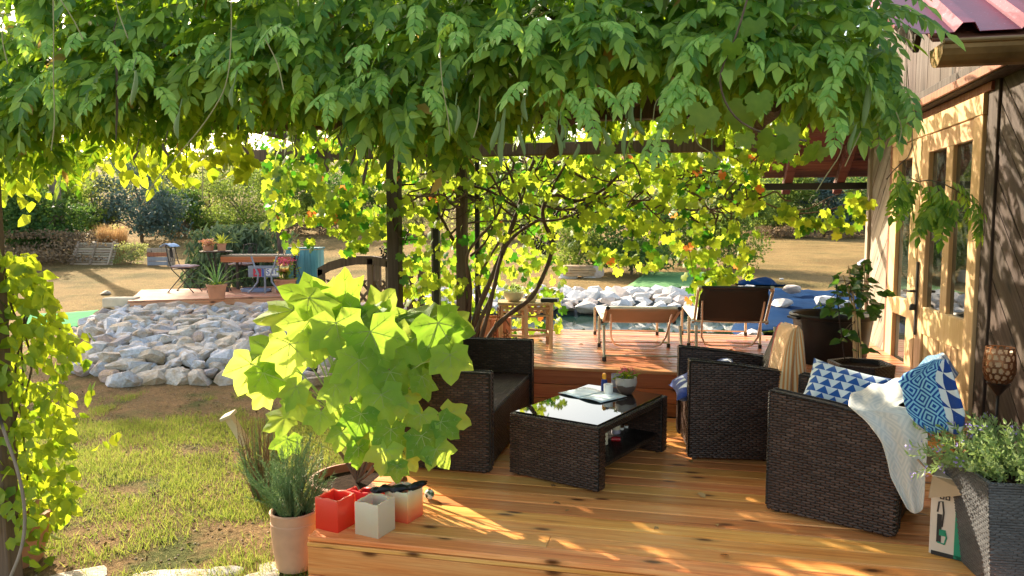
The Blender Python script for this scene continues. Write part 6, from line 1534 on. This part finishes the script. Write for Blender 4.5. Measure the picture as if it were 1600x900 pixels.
# young light green shoots in front of the old foliage
ym = fr_m[0][0].copy(); ym.materials.clear(); ym.materials.append(M['young'])
for (px, py) in [(1060,110),(1085,125),(1075,140),(1050,125),(1160,60),(1290,60),(1330,30),(1180,150),(985,125),(900,140),(880,150),(860,160),(905,160),(820,130),(1010,215),(1030,210),(130,55),(70,60),(95,110),(240,130),(330,60),(210,90),(560,60),(690,30),(720,45),(790,60),(770,35),(640,20),(480,120),(520,140),(1240,120),(1260,150),(1300,180),(1105,60),(940,40),(840,40),(380,90),(440,40),(30,40),(60,140),(170,150),(610,110),(660,140),(1350,60),(1310,110)]:
    for k in range(2):
        p_ = PD(px + g.normal(0, 10), py + g.normal(0, 8), 2.66 + .1 * g.random() + (.45 if px < 400 else .2 if px < 700 else 0)) - wis.location; a = R(-90) + g.normal(0, 1.1); s_ = g.uniform(.55, .85)
        o = link('young_frond', ym, wis); o.matrix_basis = Matrix(frames(np.array([tuple(p_)]), np.array([[math.cos(a), math.sin(a), g.uniform(-.5, .1)]]), np.array([[0, -.3, 1.0]]), [s_])[0].tolist())
for i in range(26):   # sprays reaching the corner of the cabin roof
    p_ = PD(g.uniform(1335, 1392), g.uniform(70, 175), g.uniform(2.85, 3.15)) - wis.location; a = R(-95) + g.normal(0, .7)
    o = link('frond', fr_m[i % 8][0], wis); o.matrix_basis = Matrix(frames(np.array([tuple(p_)]), np.array([[math.cos(a), math.sin(a), g.uniform(-.7, .0)]]), np.array([[0, -.2, 1.0]]), [g.uniform(.7, .95)])[0].tolist())
# woody branches inside the canopy
def wander(a, b, k=7, amp=.08, seed=0):
    rs = random.Random(seed); a, b = Vector(a), Vector(b); return [a.lerp(b, i / k) + Vector((rs.uniform(-amp, amp), rs.uniform(-amp, amp), rs.uniform(-amp, amp))) * (1 if 0 < i < k else 0) for i in range(k + 1)]
def smooth_path(P, it=2):
    for _ in range(it):
        Q_ = [P[0]]
        for a, b in zip(P, P[1:]): Q_ += [a.lerp(b, .25), a.lerp(b, .75)]
        P = Q_ + [P[-1]]
    return P
for i in range(26):
    x = -3.6 + i * .155; a = Vector((x, g.uniform(3.3, 6), 2.35 + .2 * g.random())) - wis.location; b = Vector((min(.6, x + g.normal(.3, .5)), g.uniform(3.0, 5), 2.3 + .4 * g.random())) - wis.location
    mb = MB(); mb.tube(smooth_path(wander(a, b, 5, .1, i), 1), g.uniform(.008, .022), 6); mb.obj('branch', 'bark', wis, smooth=60)
for (p_, q_, r_) in (((905, 165, 3.6), (860, 240, 4.4), .035), ((1210, 165, 3.3), (1180, 230, 4.2), .03), ((850, 150, 3.6), (700, 140, 3.9), .03)):
    mb = MB(); mb.tube(smooth_path(wander(PD(*p_) - wis.location, PD(*q_) - wis.location, 4, .03, 5), 1), r_, 8); mb.obj('branch', 'bark', wis, smooth=60)
# seed pods
pods = [(178,45,225,1),(208,110,165,0),(213,235,250,1),(280,175,217,0),(519,235,255,1),(531,210,235,1),(507,255,270,1),(712,165,208,0),(774,190,235,0),(787,170,262,0),(823,150,190,0),(815,195,245,0),(870,200,246,0),(875,195,225,0),(899,225,250,0),(978,185,248,0),(990,165,200,0),(1001,190,212,0),(946,200,235,0),(1112,235,262,0),(1352,115,198,2),(1333,195,242,0),(366,130,168,0),(258,222,245,1),(383,228,242,1),(460,228,248,1),(551,230,260,1),(570,250,290,1),(885,215,232,0)]
for i, (px, y0, y1, kind) in enumerate(pods):
    a, b = PD(px, y0, 2.72 if kind != 1 else 3.2), PD(px + g.normal(0, 1.5), y1, 2.72 if kind != 1 else 3.2); n = 8; vs = []
    w_ = {0: .012, 1: .010, 2: .017}[kind] * g.uniform(.75, 1.2)
    for k in range(n + 1):
        f = k / n; c = a.lerp(b, f) - wis.location + Vector((.012 * math.sin(f * 3 + i) , 0, 0)); r_ = w_ * (math.sin(math.pi * min(1, f * .85 + .12)) ** .7 if f < .98 else .15) * (.55 + .6 * f if f < .8 else 1)
        vs += [c + Vector((r_ * math.cos(t_), r_ * .45 * math.sin(t_), 0)) for t_ in np.linspace(0, 2 * math.pi, 7)[:-1]]
    mb = MB(); mb.add(vs, [(k*6+j, k*6+(j+1)%6, (k+1)*6+(j+1)%6, (k+1)*6+j) for k in range(n) for j in range(6)] + [tuple(range(n*6, n*6+6))]); mb.tube([a - wis.location + Vector((0, .02, .05)), a - wis.location + Vector((0, 0, .0))], .0025, 5)
    mb.obj('seed_pod', 'podbrown' if kind == 1 else 'pod', wis, smooth=60)
# loose hanging tendrils
M['tendril'] = plain('pale_tendril', (.30, .27, .12), .7)
tend = [[(361,-10),(362,60),(356,130),(335,170),(310,205),(290,228),(262,262),(240,285),(222,320)], [(83,0),(84,60),(83,120),(86,190),(80,235)], [(95,0),(115,30),(130,62)], [(5,20),(2,60),(12,100)], [(687,60),(690,130),(700,180),(703,212)], [(750,150),(748,190),(740,215)], [(1312,200),(1318,235),(1290,275),(1275,300)], [(1345,205),(1320,260)], [(1417,90),(1416,150),(1422,200),(1430,250),(1438,290)], [(1400,175),(1410,200),(1404,225)], [(316,260),(317,285),(316,315)], [(1085,200),(1088,225),(1105,235),(1130,250),(1118,262)], [(1020,190),(1025,150),(1060,145)], [(414,60),(435,100),(443,140)], [(180,-5),(185,20),(200,60)]]
for i, tp_ in enumerate(tend):
    dd = 2.75 if i not in (8,) else 3.6
    mb = MB(); mb.tube(smooth_path([PD(x, y, dd) - wis.location for x, y in tp_], 2), .0021, 5); mb.obj('tendril', 'tendril', wis, smooth=60)

# grape leaves at the front right of the canopy
gl = arr_mesh('leaf', GRAPE[0], GRAPE[1], 'grape'); gl2 = arr_mesh('leaf', GRAPE[0] * np.array([1, 1, -1]), GRAPE[1], 'grape')
gf = thing('grape_vine', 'few large yellow green grape leaves growing through the front of the wisteria', 'vine', PD(1150, 160, 2.8))
for i, (px, py, s_) in enumerate([(1105,170,.12),(1060,185,.10),(1070,205,.08),(1155,100,.11),(1168,165,.13),(1185,150,.10),(1215,215,.12),(1235,225,.10),(1275,235,.09),(1045,165,.08),(1145,70,.08),(1180,35,.09),(1160,215,.08),(1230,200,.1),(1290,235,.08),(1200,235,.08),(1110,255,.06),(950,235,.06),(935,250,.06)]):
    p_ = PD(px, py - 12, 2.6 + .02 * (i % 5)) - gf.location; fr = frames(np.array([tuple(p_)]), np.array([[g.normal(0, .4), g.normal(0, .3), -1.0]]), np.array([[g.normal(0, .3), -1.0, .35]]), [s_])
    o = link('leaf', gl, gf); o.matrix_basis = Matrix(fr[0].tolist())
mb = MB(); mb.tube(smooth_path([PD(x, y, 2.66) - gf.location for x, y in ((1170, -10), (1150, 60), (1120, 120), (1140, 180), (1190, 210), (1260, 220))], 2), .004, 5); mb.obj('vine_stem', 'bark', gf, smooth=60)

# ============================================================ GRAPE VINE CURTAIN behind the seating
vn = thing('grape_vine', 'old tangled grape vine with glowing yellow green leaves behind the sofa', 'vine', PZ(748, 545, 0) * 0 + Vector((-1.9, 7.1, .0)))
V0 = vn.location.copy()
def VP(px, py, d): return PD(px, py, d) - V0
trunks = [([(752,560),(765,520),(795,490),(830,468),(845,440),(862,400),(862,370),(848,345),(848,320),(865,300),(900,318),(940,300),(970,270)], .022, 6.9),
 ([(735,560),(738,510),(752,470),(770,430),(790,380),(805,340),(815,310),(822,280),(835,250)], .026, 7.0),
 ([(742,560),(760,500),(772,450),(782,400),(800,370),(830,350),(850,340)], .020, 6.85),
 ([(728,550),(735,480),(735,430),(722,400),(705,370),(690,340),(670,315),(655,285)], .018, 7.1),
 ([(738,540),(750,500),(765,470),(776,440)], .022, 7.0), ([(752,470),(745,440),(760,410),(775,385),(790,365)], .016, 7.05),
 ([(722,540),(726,500),(735,470),(730,430),(728,400),(740,380),(770,350),(785,320),(780,295),(765,270)], .016, 6.95),
 ([(848,345),(820,330),(790,315),(770,300),(740,290),(700,285),(650,288),(600,290)], .013, 7.0),
 ([(862,300),(870,280),(885,255),(895,225)], .013, 6.9), ([(815,310),(800,280),(790,255)], .014, 6.9),
 ([(848,320),(880,330),(920,320),(950,300)], .010, 6.8), ([(835,345),(870,345),(900,335),(935,310)], .010, 6.8),
 ([(700,370),(720,350),(760,345),(800,345)], .010, 7.05), ([(690,340),(700,310),(720,290),(735,265)], .010, 7.05),
 ([(805,340),(790,330),(770,310),(760,290)], .010, 7.1), ([(735,400),(760,380),(775,340),(770,310)], .011, 7.0),
 ([(1180,250),(1175,290),(1160,310),(1120,330),(1070,320)], .012, 7.6), ([(1195,240),(1180,290),(1150,320),(1135,335),(1100,325),(1090,310)], .010, 7.5), ([(1165,300),(1200,320),(1240,335),(1290,330),(1320,320)], .007, 7.6),
 ([(1220,325),(1260,330),(1300,305),(1345,295)], .005, 7.7),([(1010,300),(1040,330),(1060,328),(1090,310)], .008, 7.5),([(950,290),(985,320),(1020,330),(1060,328)], .008, 7.4)]
for i, (pth, r_, d) in enumerate(trunks):
    P = smooth_path([VP(x, y, d + .05 * math.sin(j * 1.3 + i)) for j, (x, y) in enumerate(pth)], 2); n = len(P)
    mb = MB(); mb.tube(P, [r_ * (1.15 - .55 * k / n) * (1 + .12 * math.sin(k * 1.9)) for k in range(n)], 8); mb.obj('vine_stem', 'bark', vn, smooth=60)
rs = random.Random(8)
for i in range(130):  # thinner shoots
    px, py = rs.uniform(640, 1180), rs.uniform(235, 330)
    pth = [(px, py)]; 
    for k in range(4): pth.append((pth[-1][0] + rs.uniform(-32, 32), pth[-1][1] + rs.uniform(-22, 24)))
    d = rs.uniform(6.7, 7.6); mb = MB(); mb.tube(smooth_path([VP(x, y, d) for x, y in pth], 1), rs.uniform(.004, .010), 5); mb.obj('shoot', 'bark', vn, smooth=60)
# leaves: density map given as lower edge of the hanging foliage along the picture width at its real depth
LOW = [(415,300),(430,345),(480,340),(520,350),(560,385),(605,385),(640,480),(700,480),(740,440),(780,430),(830,420),(860,400),(885,350),(920,340),(960,375),(985,400),(1010,420),(1060,395),(1090,430),(1130,440),(1170,425),(1188,350),(1200,330)]
L = []
def addleaf(px, py, d, s_=None): L.append((px, py, d, s_ or g.uniform(.075, .125)))
for i in range(2900):
    px = g.uniform(415, 1195); lo = interp(px, LOW); f = g.random() ** .9; py = lerp(205, lo, f)
    dn = mnoise.noise(Vector((px * .022, py * .022, 1)))
    if px > 640 and py > 330 and px < 880 and g.random() < .62: continue
    if 880 < px < 1200 and py > 300 and dn < -.12: continue
    if px < 640 and dn < -.22 and py > 260: continue
    if px > 880 and py > 345 and g.random() < .5: continue
    addleaf(px, py, g.uniform(6.7, 7.9))
strings = [[(985,330),(990,360),(985,400),(960,405),(940,400),(925,380)],[(1035,330),(1020,380),(1015,420)],[(1100,330),(1110,380),(1105,430),(1090,465)],[(1150,340),(1165,390),(1170,430)],[(1075,380),(1085,440),(1088,470)],[(520,350),(540,372),(555,385)],[(430,330),(445,370),(480,385)],[(900,330),(905,380)],[(1225,315),(1232,330),(1250,345),(1270,350),(1290,345),(1300,330)],[(1255,345),(1265,358)],[(1340,300),(1335,320),(1340,335),(1345,300)],[(1310,340),(1313,355)],[(640,470),(660,440),(690,420)],[(1130,400),(1140,440),(1120,430)]]
for st in strings:
    for a, b in zip(st, st[1:]):
        for k in range(9): f = g.random(); addleaf(lerp(a[0], b[0], f) + g.normal(0, 7), lerp(a[1], b[1], f) + g.normal(0, 7), 7.0 + g.normal(0, .08))
    mb = MB(); mb.tube(smooth_path([VP(x, y, 7.02) for x, y in st], 1), .003, 4); mb.obj('shoot', 'bark', vn)
# leaves on the roof of the pergola and the shelter beam; they dapple the cabin wall
for i in range(620):
    q = Vector((g.uniform(-.9, 1.15), g.uniform(6.5, 8.2), g.uniform(2.25, 2.85)))
    if mnoise.noise(q * 2.6) < -.05: continue
    cx_q, d_q = WC(q.x, q.y); addleaf(800 + F * cx_q / d_q, 355 - F * (q.z - 1.6) / d_q, d_q)
# leaf wall behind the post, lower part between posts
for i in range(420): addleaf(g.uniform(640, 880), g.uniform(380, 520), g.uniform(7.9, 8.8), g.uniform(.07, .12))
P = np.array([tuple(VP(a, b, c)) for a, b, c, _ in L]); n = len(P); S = np.array([l[3] for l in L])
X = np.stack([g.normal(0, .5, n), g.normal(0, .5, n), np.full(n, -.9)], 1); N = np.stack([g.normal(0, .6, n), np.full(n, -.9) + g.normal(0, .5, n), .45 + g.normal(0, .3, n)], 1)
mt = frames(P, X, N, S); order = sorted(range(n), key=lambda i: L[i][2] / L[i][3])
first = order[:298]; fs_set = set(first)
for i in first: o = link('leaf', gl if i % 2 else gl2, vn); o.matrix_basis = Matrix(mt[i].tolist())
V_, F_ = scatter(GRAPE[0], GRAPE[1], mt[[i for i in range(n) if i not in fs_set]]); o = link('leaf', arr_mesh('leaf', V_, F_, 'grape'), vn); o['kind'] = 'stuff'
# bunches of dark grapes
for (px, py, d) in ((905,322,6.9),(893,330,6.95),(840,370,6.9),(850,378,6.9),(862,365,6.95),(868,318,6.9),(818,350,7.0),(632,360,7.1),(600,385,7.1),(920,315,7.0)):
    mb = MB(); c0 = VP(px, py, d)
    for k in range(22):
        f = k / 22; r_ = .045 * (1 - f * .8); a = k * 2.4; c = c0 + Vector((r_ * math.cos(a), r_ * math.sin(a), -.12 * f)); mb.lathe([(.001, -.0105), (.009, -.006), (.0105, 0), (.009, .006), (.001, .0105)], 6, c)
    mb.obj('grape_bunch', 'grapes', vn, smooth=60)

# sprig in front of the door
sp = thing('wisteria_sprig', 'loose wisteria sprig hanging in front of the cabin door', 'plant', PD(1450, 290, 3.9)); S0 = sp.location
mb = MB(); mb.tube(smooth_path([PD(x, y, 3.9) - S0 for x, y in ((1425, 200), (1425, 240), (1400, 262), (1385, 280))], 1), .003, 5); mb.tube(smooth_path([PD(x, y, 3.9) - S0 for x, y in ((1412, 255), (1425, 285), (1460, 280), (1500, 300), (1530, 325))], 1), .003, 5); mb.tube([PD(1417, 100, 3.9) - S0, PD(1425, 200, 3.9) - S0], .002, 5); mb.obj('stem', 'bark', sp)
for i in range(20):
    c = [(1390,275),(1400,285),(1415,290),(1440,285),(1455,295),(1465,305),(1480,290),(1475,315),(1495,300),(1505,318)][i % 10]
    p_ = PD(c[0] + g.normal(0, 4), c[1] - 6 + g.normal(0, 4), 3.9 + g.normal(0, .05)) - S0
    fr = frames(np.array([tuple(p_)]), np.array([[g.normal(.3 if c[0] > 1450 else 0, .6), -.2, -.35]]), np.array([[0, -.5, 1.0]]), [g.uniform(.75, 1.0)]); o = link('frond', fr_m[i % 8][0], sp); o.matrix_basis = Matrix(fr[0].tolist())

# ============================================================ MAPLE-LIKE POT PLANT
mp_ = thing('maple_plant', 'big potted plant with huge light green lobed leaves beside the sofa', 'potted plant', PD(557, 700, 4.55) ); mp_.location.z = -.35; M0 = mp_.location.copy()
MB().lathe([(.20, 0), (.21, .01), (.265, .24), (.285, .245), (.285, .285), (.265, .29), (.265, .33), (.29, .335), (.295, .375), (.27, .38), (.26, .33), (.24, .32)], 40).obj('pot', 'terra_dark', mp_, smooth=35)
MB().lathe([(.255, .33), (.001, .34)], 20).obj('soil', 'soil', mp_)
def maple_leaf(seed):
    rs = random.Random(seed); lob = [(0, 1.0), (52, .86), (-52, .86), (108, .52), (-108, .52)]
    out = []   # contour from -150 to 150
    seq = [(-165, .10), (-150, .40), (-128, .50), (-108, .66), (-92, .56), (-80, .60), (-66, .74), (-52, .92), (-42, .78), (-30, .66), (-18, .80), (-9, .88), (0, 1.0), (9, .88), (18, .80), (30, .66), (42, .78), (52, .92), (66, .74), (80, .60), (92, .56), (108, .66), (128, .50), (150, .40), (165, .10)]
    pts = []
    for k, (a, r_) in enumerate(seq):
        a += rs.uniform(-2, 2); r_ *= rs.uniform(.96, 1.04); z = -.16 * r_ * r_ + .05 * math.cos(R(a) * 6.9) * r_
        if k % 2 == 0: z += rs.uniform(-.015, .015)
        pts.append((r_ * math.cos(R(a)), r_ * math.sin(R(a)), z))
    inner = [(p[0] * .5, p[1] * .5, p[2] * .32 + .02 * math.cos(R(seq[i][0]) * 6.9)) for i, p in enumerate(pts)]
    V_ = [(0, 0, 0)] + inner + pts; n = len(pts)
    Fc = [(0, 1 + i, 2 + i) for i in range(n - 1)] + [(1 + i, 1 + n + i, 2 + n + i, 2 + i) for i in range(n - 1)]
    mb = MB(); mb.add(V_, Fc, 0)
    for a, r_ in [(0, .96), (52, .85), (-52, .85), (108, .55), (-108, .55)]:
        ca, sa = math.cos(R(a)), math.sin(R(a)); P_ = []
        for k in range(4):
            q = r_ * k / 3; z = -.16 * q * q + .05 * q + .006; P_.append(Vector((q * ca, q * sa, z - (.028 * q))))
        mb.tube(P_, [.014, .010, .007, .003], 3, mi=1, caps=False)
        for k in (1, 2):
            for s_ in (-1, 1):
                e = P_[k] + Vector((math.cos(R(a + s_ * 42)), math.sin(R(a + s_ * 42)), -.05)) * r_ * .22; mb.tube([P_[k], e], [.007, .002], 3, mi=1, caps=False)
    me = bpy.data.meshes.new('leaf'); me.from_pydata(mb.v, [], mb.f); me.materials.append(M['maple']); me.materials.append(M['vein']); me.polygons.foreach_set('material_index', mb.mi); me.shade_smooth()
    return me
mlm = [maple_leaf(k) for k in range(6)]
# (px, py of the leaf centre, depth, length in px, direction of the tip in the picture in degrees (0 right, 90 up), tilt towards the sky)
ML_ = [(470,460,4.9,62,150,.9),(540,452,5.0,66,80,.9),(430,490,4.7,60,190,.9),(580,490,4.7,50,30,.8),(640,500,4.7,50,0,.8),(690,505,4.6,62,-10,.7),(700,530,4.5,68,-60,.5),(705,575,4.4,55,-85,.4),
 (500,480,4.6,62,-40,.5),(530,530,4.4,62,-80,.45),(590,545,4.35,70,-70,.4),(470,520,4.5,60,-120,.5),(400,560,4.5,64,195,.75),(385,590,4.4,60,-100,.4),(420,600,4.35,48,-60,.4),(450,560,4.35,55,-90,.5),(640,545,4.5,60,-30,.5),
 (560,590,4.25,62,-90,.35),(520,620,4.2,48,-100,.35),(620,600,4.3,50,-60,.4),(665,605,4.3,44,-70,.35),(455,620,4.3,45,-110,.5),(600,640,4.2,55,-80,.35),(560,665,4.15,45,-100,.35),(640,630,4.25,45,-30,.4),
 (430,660,4.35,40,-150,.6),(500,660,4.2,40,-90,.4),(700,670,4.15,42,-40,.35),(715,655,4.2,44,-20,.4),(665,700,4.1,52,-70,.3),(690,715,4.1,40,-60,.3),(610,690,4.1,45,-90,.3),(640,720,4.1,38,-50,.3),(600,720,4.05,42,-100,.3),(560,715,4.1,38,-90,.35),
 (620,740,4.05,30,-90,.3),(480,580,4.3,50,-140,.5),(545,560,4.5,60,-150,.6),(505,505,4.8,60,120,.9),(600,475,5.0,55,60,.9),(660,480,5.0,45,20,.9),(720,510,4.7,45,-20,.7),(450,535,4.6,48,170,.8),(490,545,4.5,50,-90,.5),(635,580,4.5,48,-100,.4),
 (530,690,4.15,35,-100,.4),(405,625,4.4,35,-120,.5),(550,490,4.8,58,100,.8),(520,590,4.35,50,-30,.5),(580,620,4.35,50,-120,.4),(670,555,4.6,48,-40,.5),(445,700,4.3,36,-100,.5),(470,640,4.3,40,-60,.5),(655,665,4.2,42,-100,.35),(730,600,4.4,38,-50,.4),(560,525,4.7,60,-60,.6),(610,520,4.7,55,-80,.6),(595,500,4.9,60,70,.8),(500,540,4.55,58,-110,.5),(610,665,4.35,40,-80,.4),(580,580,4.5,58,-100,.5),(650,600,4.5,50,-90,.5),(625,560,4.6,58,-70,.5),(575,690,4.3,42,-80,.4),(460,500,4.85,56,160,.9),(510,460,5.05,60,110,.9),(685,550,4.6,55,-80,.5),(440,590,4.5,50,-110,.5),(530,655,4.4,44,-110,.4)]
ML_ = [m_ for k, m_ in enumerate(ML_) if not (k > 30 and k % 6 == 0)]
base = Vector((0, 0, .34))
for i, (px, py, d, ln_, ang, tilt) in enumerate(ML_):
    k_ = d / F; L_ = ln_ * k_ * g.uniform(.92, 1.08)
    right = Vector((math.cos(TH), math.sin(TH), 0)); tip = right * math.cos(R(ang)) + Vector((0, 0, 1)) * math.sin(R(ang)) * .9 + Vector((math.sin(TH), -math.cos(TH), 0)) * (.25 + g.uniform(-.2, .3))
    nrm_ = (O_ - PD(px, py, d)).normalized() * (1 - tilt * .55) + Vector((0, 0, 1)) * tilt + Vector(g.normal(0, .30, 3))
    c = PD(px, py, d) - M0; x = tip.normalized(); y = nrm_.cross(x).normalized(); z = x.cross(y); org = c - x * L_ * .42
    o = link('leaf', mlm[i % 6], mp_); mx = Matrix(((x.x, y.x, z.x, org.x), (x.y, y.y, z.y, org.y), (x.z, y.z, z.z, org.z), (0, 0, 0, 1))) @ Matrix.Diagonal((L_, L_ * g.uniform(.9, 1.05), L_, 1)); o.matrix_basis = mx
    hub = base + Vector((g.normal(0, .03), g.normal(0, .03), max(.1, (org.z - .34) * g.uniform(.45, .7)))) + Vector(((org.x) * .35, (org.y) * .35, 0))
    mb = MB(); mb.tube([hub, hub.lerp(org, .6) + Vector((0, 0, .04)), org], [.005, .004, .003], 5); mb.obj('leaf_stalk', 'vein', mp_)
    if i % 5 == 0: mb = MB(); mb.tube(smooth_path([base, base.lerp(hub, .5) + Vector((.02, 0, 0)), hub], 1), [.014, .012, .011, .010, .008, .006, .005][:4] if False else .010, 7); mb.obj('stem', 'treebark', mp_, smooth=60)

# ============================================================ ROSEMARY
rm = thing('rosemary_pot', 'pale ribbed terracotta pot of rosemary at the left deck corner', 'potted plant', (-2.10, 3.72, -.35))
MB().lathe([(.085, 0), (.10, .008), (.118, .10), (.119, .105), (.128, .20), (.129, .205), (.133, .28), (.130, .285), (.133, .33), (.137, .34), (.128, .347), (.118, .34), (.112, .31)], 40).obj('pot', 'terra_pale', rm, smooth=30)
MB().lathe([(.114, .315), (.001, .32)], 20).obj('soil', 'soil', rm)
NEED = (np.array([(0,-.07,0),(0,.07,0),(1,0,.05)]), np.array([(0,1,2)]))
def needle_stem(root, P0, P1, n, nl, mat, g, r_=.0025, name='stem', spread=.6):
    P0, P1 = Vector(P0), Vector(P1); mid = P0.lerp(P1, .5) + Vector((g.normal(0, .02), g.normal(0, .02), .01)); mb = MB(); mb.tube([P0, mid, P1], [r_, r_ * .8, r_ * .5], 4)
    f = np.linspace(.08, 1, n); P = np.array([tuple((1 - q) ** 2 * P0 + 2 * q * (1 - q) * mid + q * q * P1) for q in f]); tg = np.array(tuple((P1 - P0).normalized()))
    rd = rdir(n); rd -= (rd @ tg)[:, None] * tg; rd /= np.linalg.norm(rd, axis=1, keepdims=True); X = rd * spread + tg * .8
    V_, F_ = scatter(NEED[0], NEED[1], frames(P, X, rdir(n), g.uniform(.7, 1.1, n) * nl)); mb.add(V_, [tuple(t_) for t_ in F_.tolist()]); return mb.obj(name, mat, root)
for i in range(120):
    a = g.uniform(0, 6.28); r_ = .085 * math.sqrt(g.random()); x, y = r_ * math.cos(a), r_ * math.sin(a); h = g.uniform(.12, .42) * (1.15 - r_ * 4); lean = g.uniform(.5, 2.6)
    needle_stem(rm, (x, y, .31), (x * (1 + lean) + g.normal(.01, .02), y * (1 + lean) + g.normal(0, .02), .33 + h), 95, .026, 'rosemary', g, spread=.95)
for i in range(14):  # long side shoots to the left and the tall ones
    needle_stem(rm, (-.08, 0, .31), (-.12 - .02 * i, g.normal(0, .06), .36 + .028 * i * g.uniform(.5, 1.2)), 75, .024, 'rosemary', g)
for i in range(12): needle_stem(rm, (.0, 0, .33), (.02 + g.normal(.06, .05), g.normal(0, .05), .66 + g.uniform(0, .16)), 60, .035, 'rosemary', g)
# dark little shrub behind
ds = thing('dark_shrub', 'low dark twiggy shrub on the lawn between rosemary and stake', 'shrub', (-2.90, 4.72, -.36))
for i in range(120):
    a = g.uniform(0, 6.28); r_ = .19 * math.sqrt(g.random()); x, y = r_ * math.cos(a), r_ * math.sin(a)
    needle_stem(ds, (x * .4, y * .4, 0), (x, y, .25 + .38 * g.random()), 60, .028, 'drybrush' if i % 3 else 'rosemary', g, .004)

# ============================================================ CREEPER COLUMN on the left
cr = thing('creeper_plant', 'tall column of glowing yellow green creeper in a terracotta pot at the left edge', 'climbing plant', (-3.74, 3.42, -.35)); C0 = cr.location.copy()
MB().lathe([(.14, 0), (.15, .01), (.20, .24), (.215, .245), (.22, .30), (.20, .305), (.19, .26), (.18, .25)], 40).obj('pot', 'terra', cr, smooth=35)
for k in range(7):
    a = k * .9; mb = MB(); pts_ = [Vector((.08 * math.cos(a), .08 * math.sin(a), .25))]
    for j in range(1, 8): pts_.append(Vector((.05 + .02 * j * math.sin(k + j * .3) + g.normal(0, .03), .05 * math.cos(a + j), .25 + j * .21)))
    mb.tube(smooth_path(pts_, 1), .006, 5); mb.obj('stem', 'bark', cr, smooth=60)
edge_r = [(388, 35), (430, 62), (470, 78), (500, 95), (530, 118), (560, 108), (600, 95), (640, 122), (680, 118), (720, 100), (760, 118), (800, 105), (830, 75), (870, 60), (895, 50)]
CL = []
while len(CL) < 1500:
    py = g.uniform(392, 880); xr_ = interp(py, edge_r); px = g.uniform(-50, xr_ + 4); 
    if mnoise.noise(Vector((px * .03, py * .03, 7))) < -.28 and g.random() < .8: continue
    if px < 75 and py > 815 and g.random() < .85: continue
    d = g.uniform(3.75, 4.35)
    CL.append((px, py, d))
for tip in [(150,595),(148,610),(140,615),(160,690),(175,680),(150,700),(185,675),(60,400),(75,440),(120,540),(135,560),(128,520),(145,565),(125,545),(110,505),(140,600),(65,885),(80,880),(75,870),(140,520)]: CL.append((*tip, 4.05))
P = np.array([tuple(PD(a, b, c) - C0) for a, b, c in CL]); n = len(P)
X = np.stack([g.normal(.2, .5, n), g.normal(0, .5, n), -np.abs(g.normal(.7, .3, n))], 1); N = np.stack([g.normal(0, .6, n), -.7 + g.normal(0, .5, n), .6 + g.normal(0, .3, n)], 1)
mt = frames(P, X, N, g.uniform(.055, .095, n)); order = np.argsort([c[2] for c in CL]); cm = arr_mesh('leaf', WIDE[0], WIDE[1], 'creeper')
for i in order[:295]: o = link('leaf', cm, cr); o.matrix_basis = Matrix(mt[i].tolist())
V_, F_ = scatter(WIDE[0], WIDE[1], mt[order[295:]]); o = link('leaf', arr_mesh('leaf', V_, F_, 'creeper'), cr); o['kind'] = 'stuff'
cab = MB().tube(smooth_path([PD(x, y, 3.62) for x, y in ((-4, 640), (8, 680), (25, 725), (36, 770), (40, 815), (34, 860), (15, 905))], 2), .008, 8).obj('garden_hose', 'greyplank', smooth=60); tag(cab, 'thin grey hose hanging in front of the creeper on the far left', 'hose')
# upper left sunlit sprays
sl_ = thing('creeper_spray', 'bright yellow green leafy sprays hanging from the wisteria at the far left', 'climbing plant', PD(60, 250, 4.6)); S1 = sl_.location.copy()
L2 = []
for i in range(520):
    px = g.uniform(-20, 400); py = interp(px, [(0, 265), (60, 262), (130, 225), (200, 225), (250, 245), (300, 240), (400, 235)]) + g.normal(0, 20); L2.append((px, py, g.uniform(4.6, 6.0)))
P = np.array([tuple(PD(a, b, c) - S1) for a, b, c in L2]); n = len(P); X = np.stack([g.normal(0, .5, n), g.normal(0, .5, n), np.full(n, -.8)], 1); N = np.stack([g.normal(0, .6, n), -.8 + g.normal(0, .4, n), .5 + g.normal(0, .3, n)], 1); mt = frames(P, X, N, g.uniform(.07, .12, n))
for i in range(295): o = link('leaf', cm, sl_); o.matrix_basis = Matrix(mt[i].tolist()); o.data = cm
V_, F_ = scatter(WIDE[0], WIDE[1], mt[295:]); o = link('leaf', arr_mesh('leaf', V_, F_, 'creeper'), sl_); o['kind'] = 'stuff'
mb = MB()
for k in range(12): mb.tube(smooth_path([PD(-20 + k * 35, 200, 5.2) - S1, PD(-10 + k * 35, 235, 5.2) - S1, PD(5 + k * 35, 262, 5.1) - S1], 1), .004, 4)
mb.obj('stems', 'bark', sl_)

# ---- fallen leaves on the decks
M['deadleaf'] = leafmat('dead_leaf', (.30, .15, .06), (.48, .30, .12), (.4, .2, .08), (.5, .3, .1), .15, isl=False)
dl = arr_mesh('fallen_leaf', WIDE[0] * np.array([1, 1, 1.6]), WIDE[1], 'deadleaf')
for i in range(34):
    if i % 3 == 0: p_ = Vector((g.uniform(-1.6, 1.5), g.uniform(6.4, 8.3), UZ + .006))
    else: p_ = Vector((g.uniform(-1.5, 1.2), g.uniform(3.55, 6.0), .006))
    o = link('fallen_leaf', dl, None, p_); o.rotation_euler = (g.normal(0, .25), g.normal(0, .25), g.uniform(0, 6.28)); o.scale = (g.uniform(.04, .07),) * 3
    tag(o, 'small dry brown leaf fallen on the ' + ('upper' if i % 3 == 0 else 'lower') + ' deck boards', 'leaf', 'fallen leaves on the ' + ('upper' if i % 3 == 0 else 'lower') + ' deck')
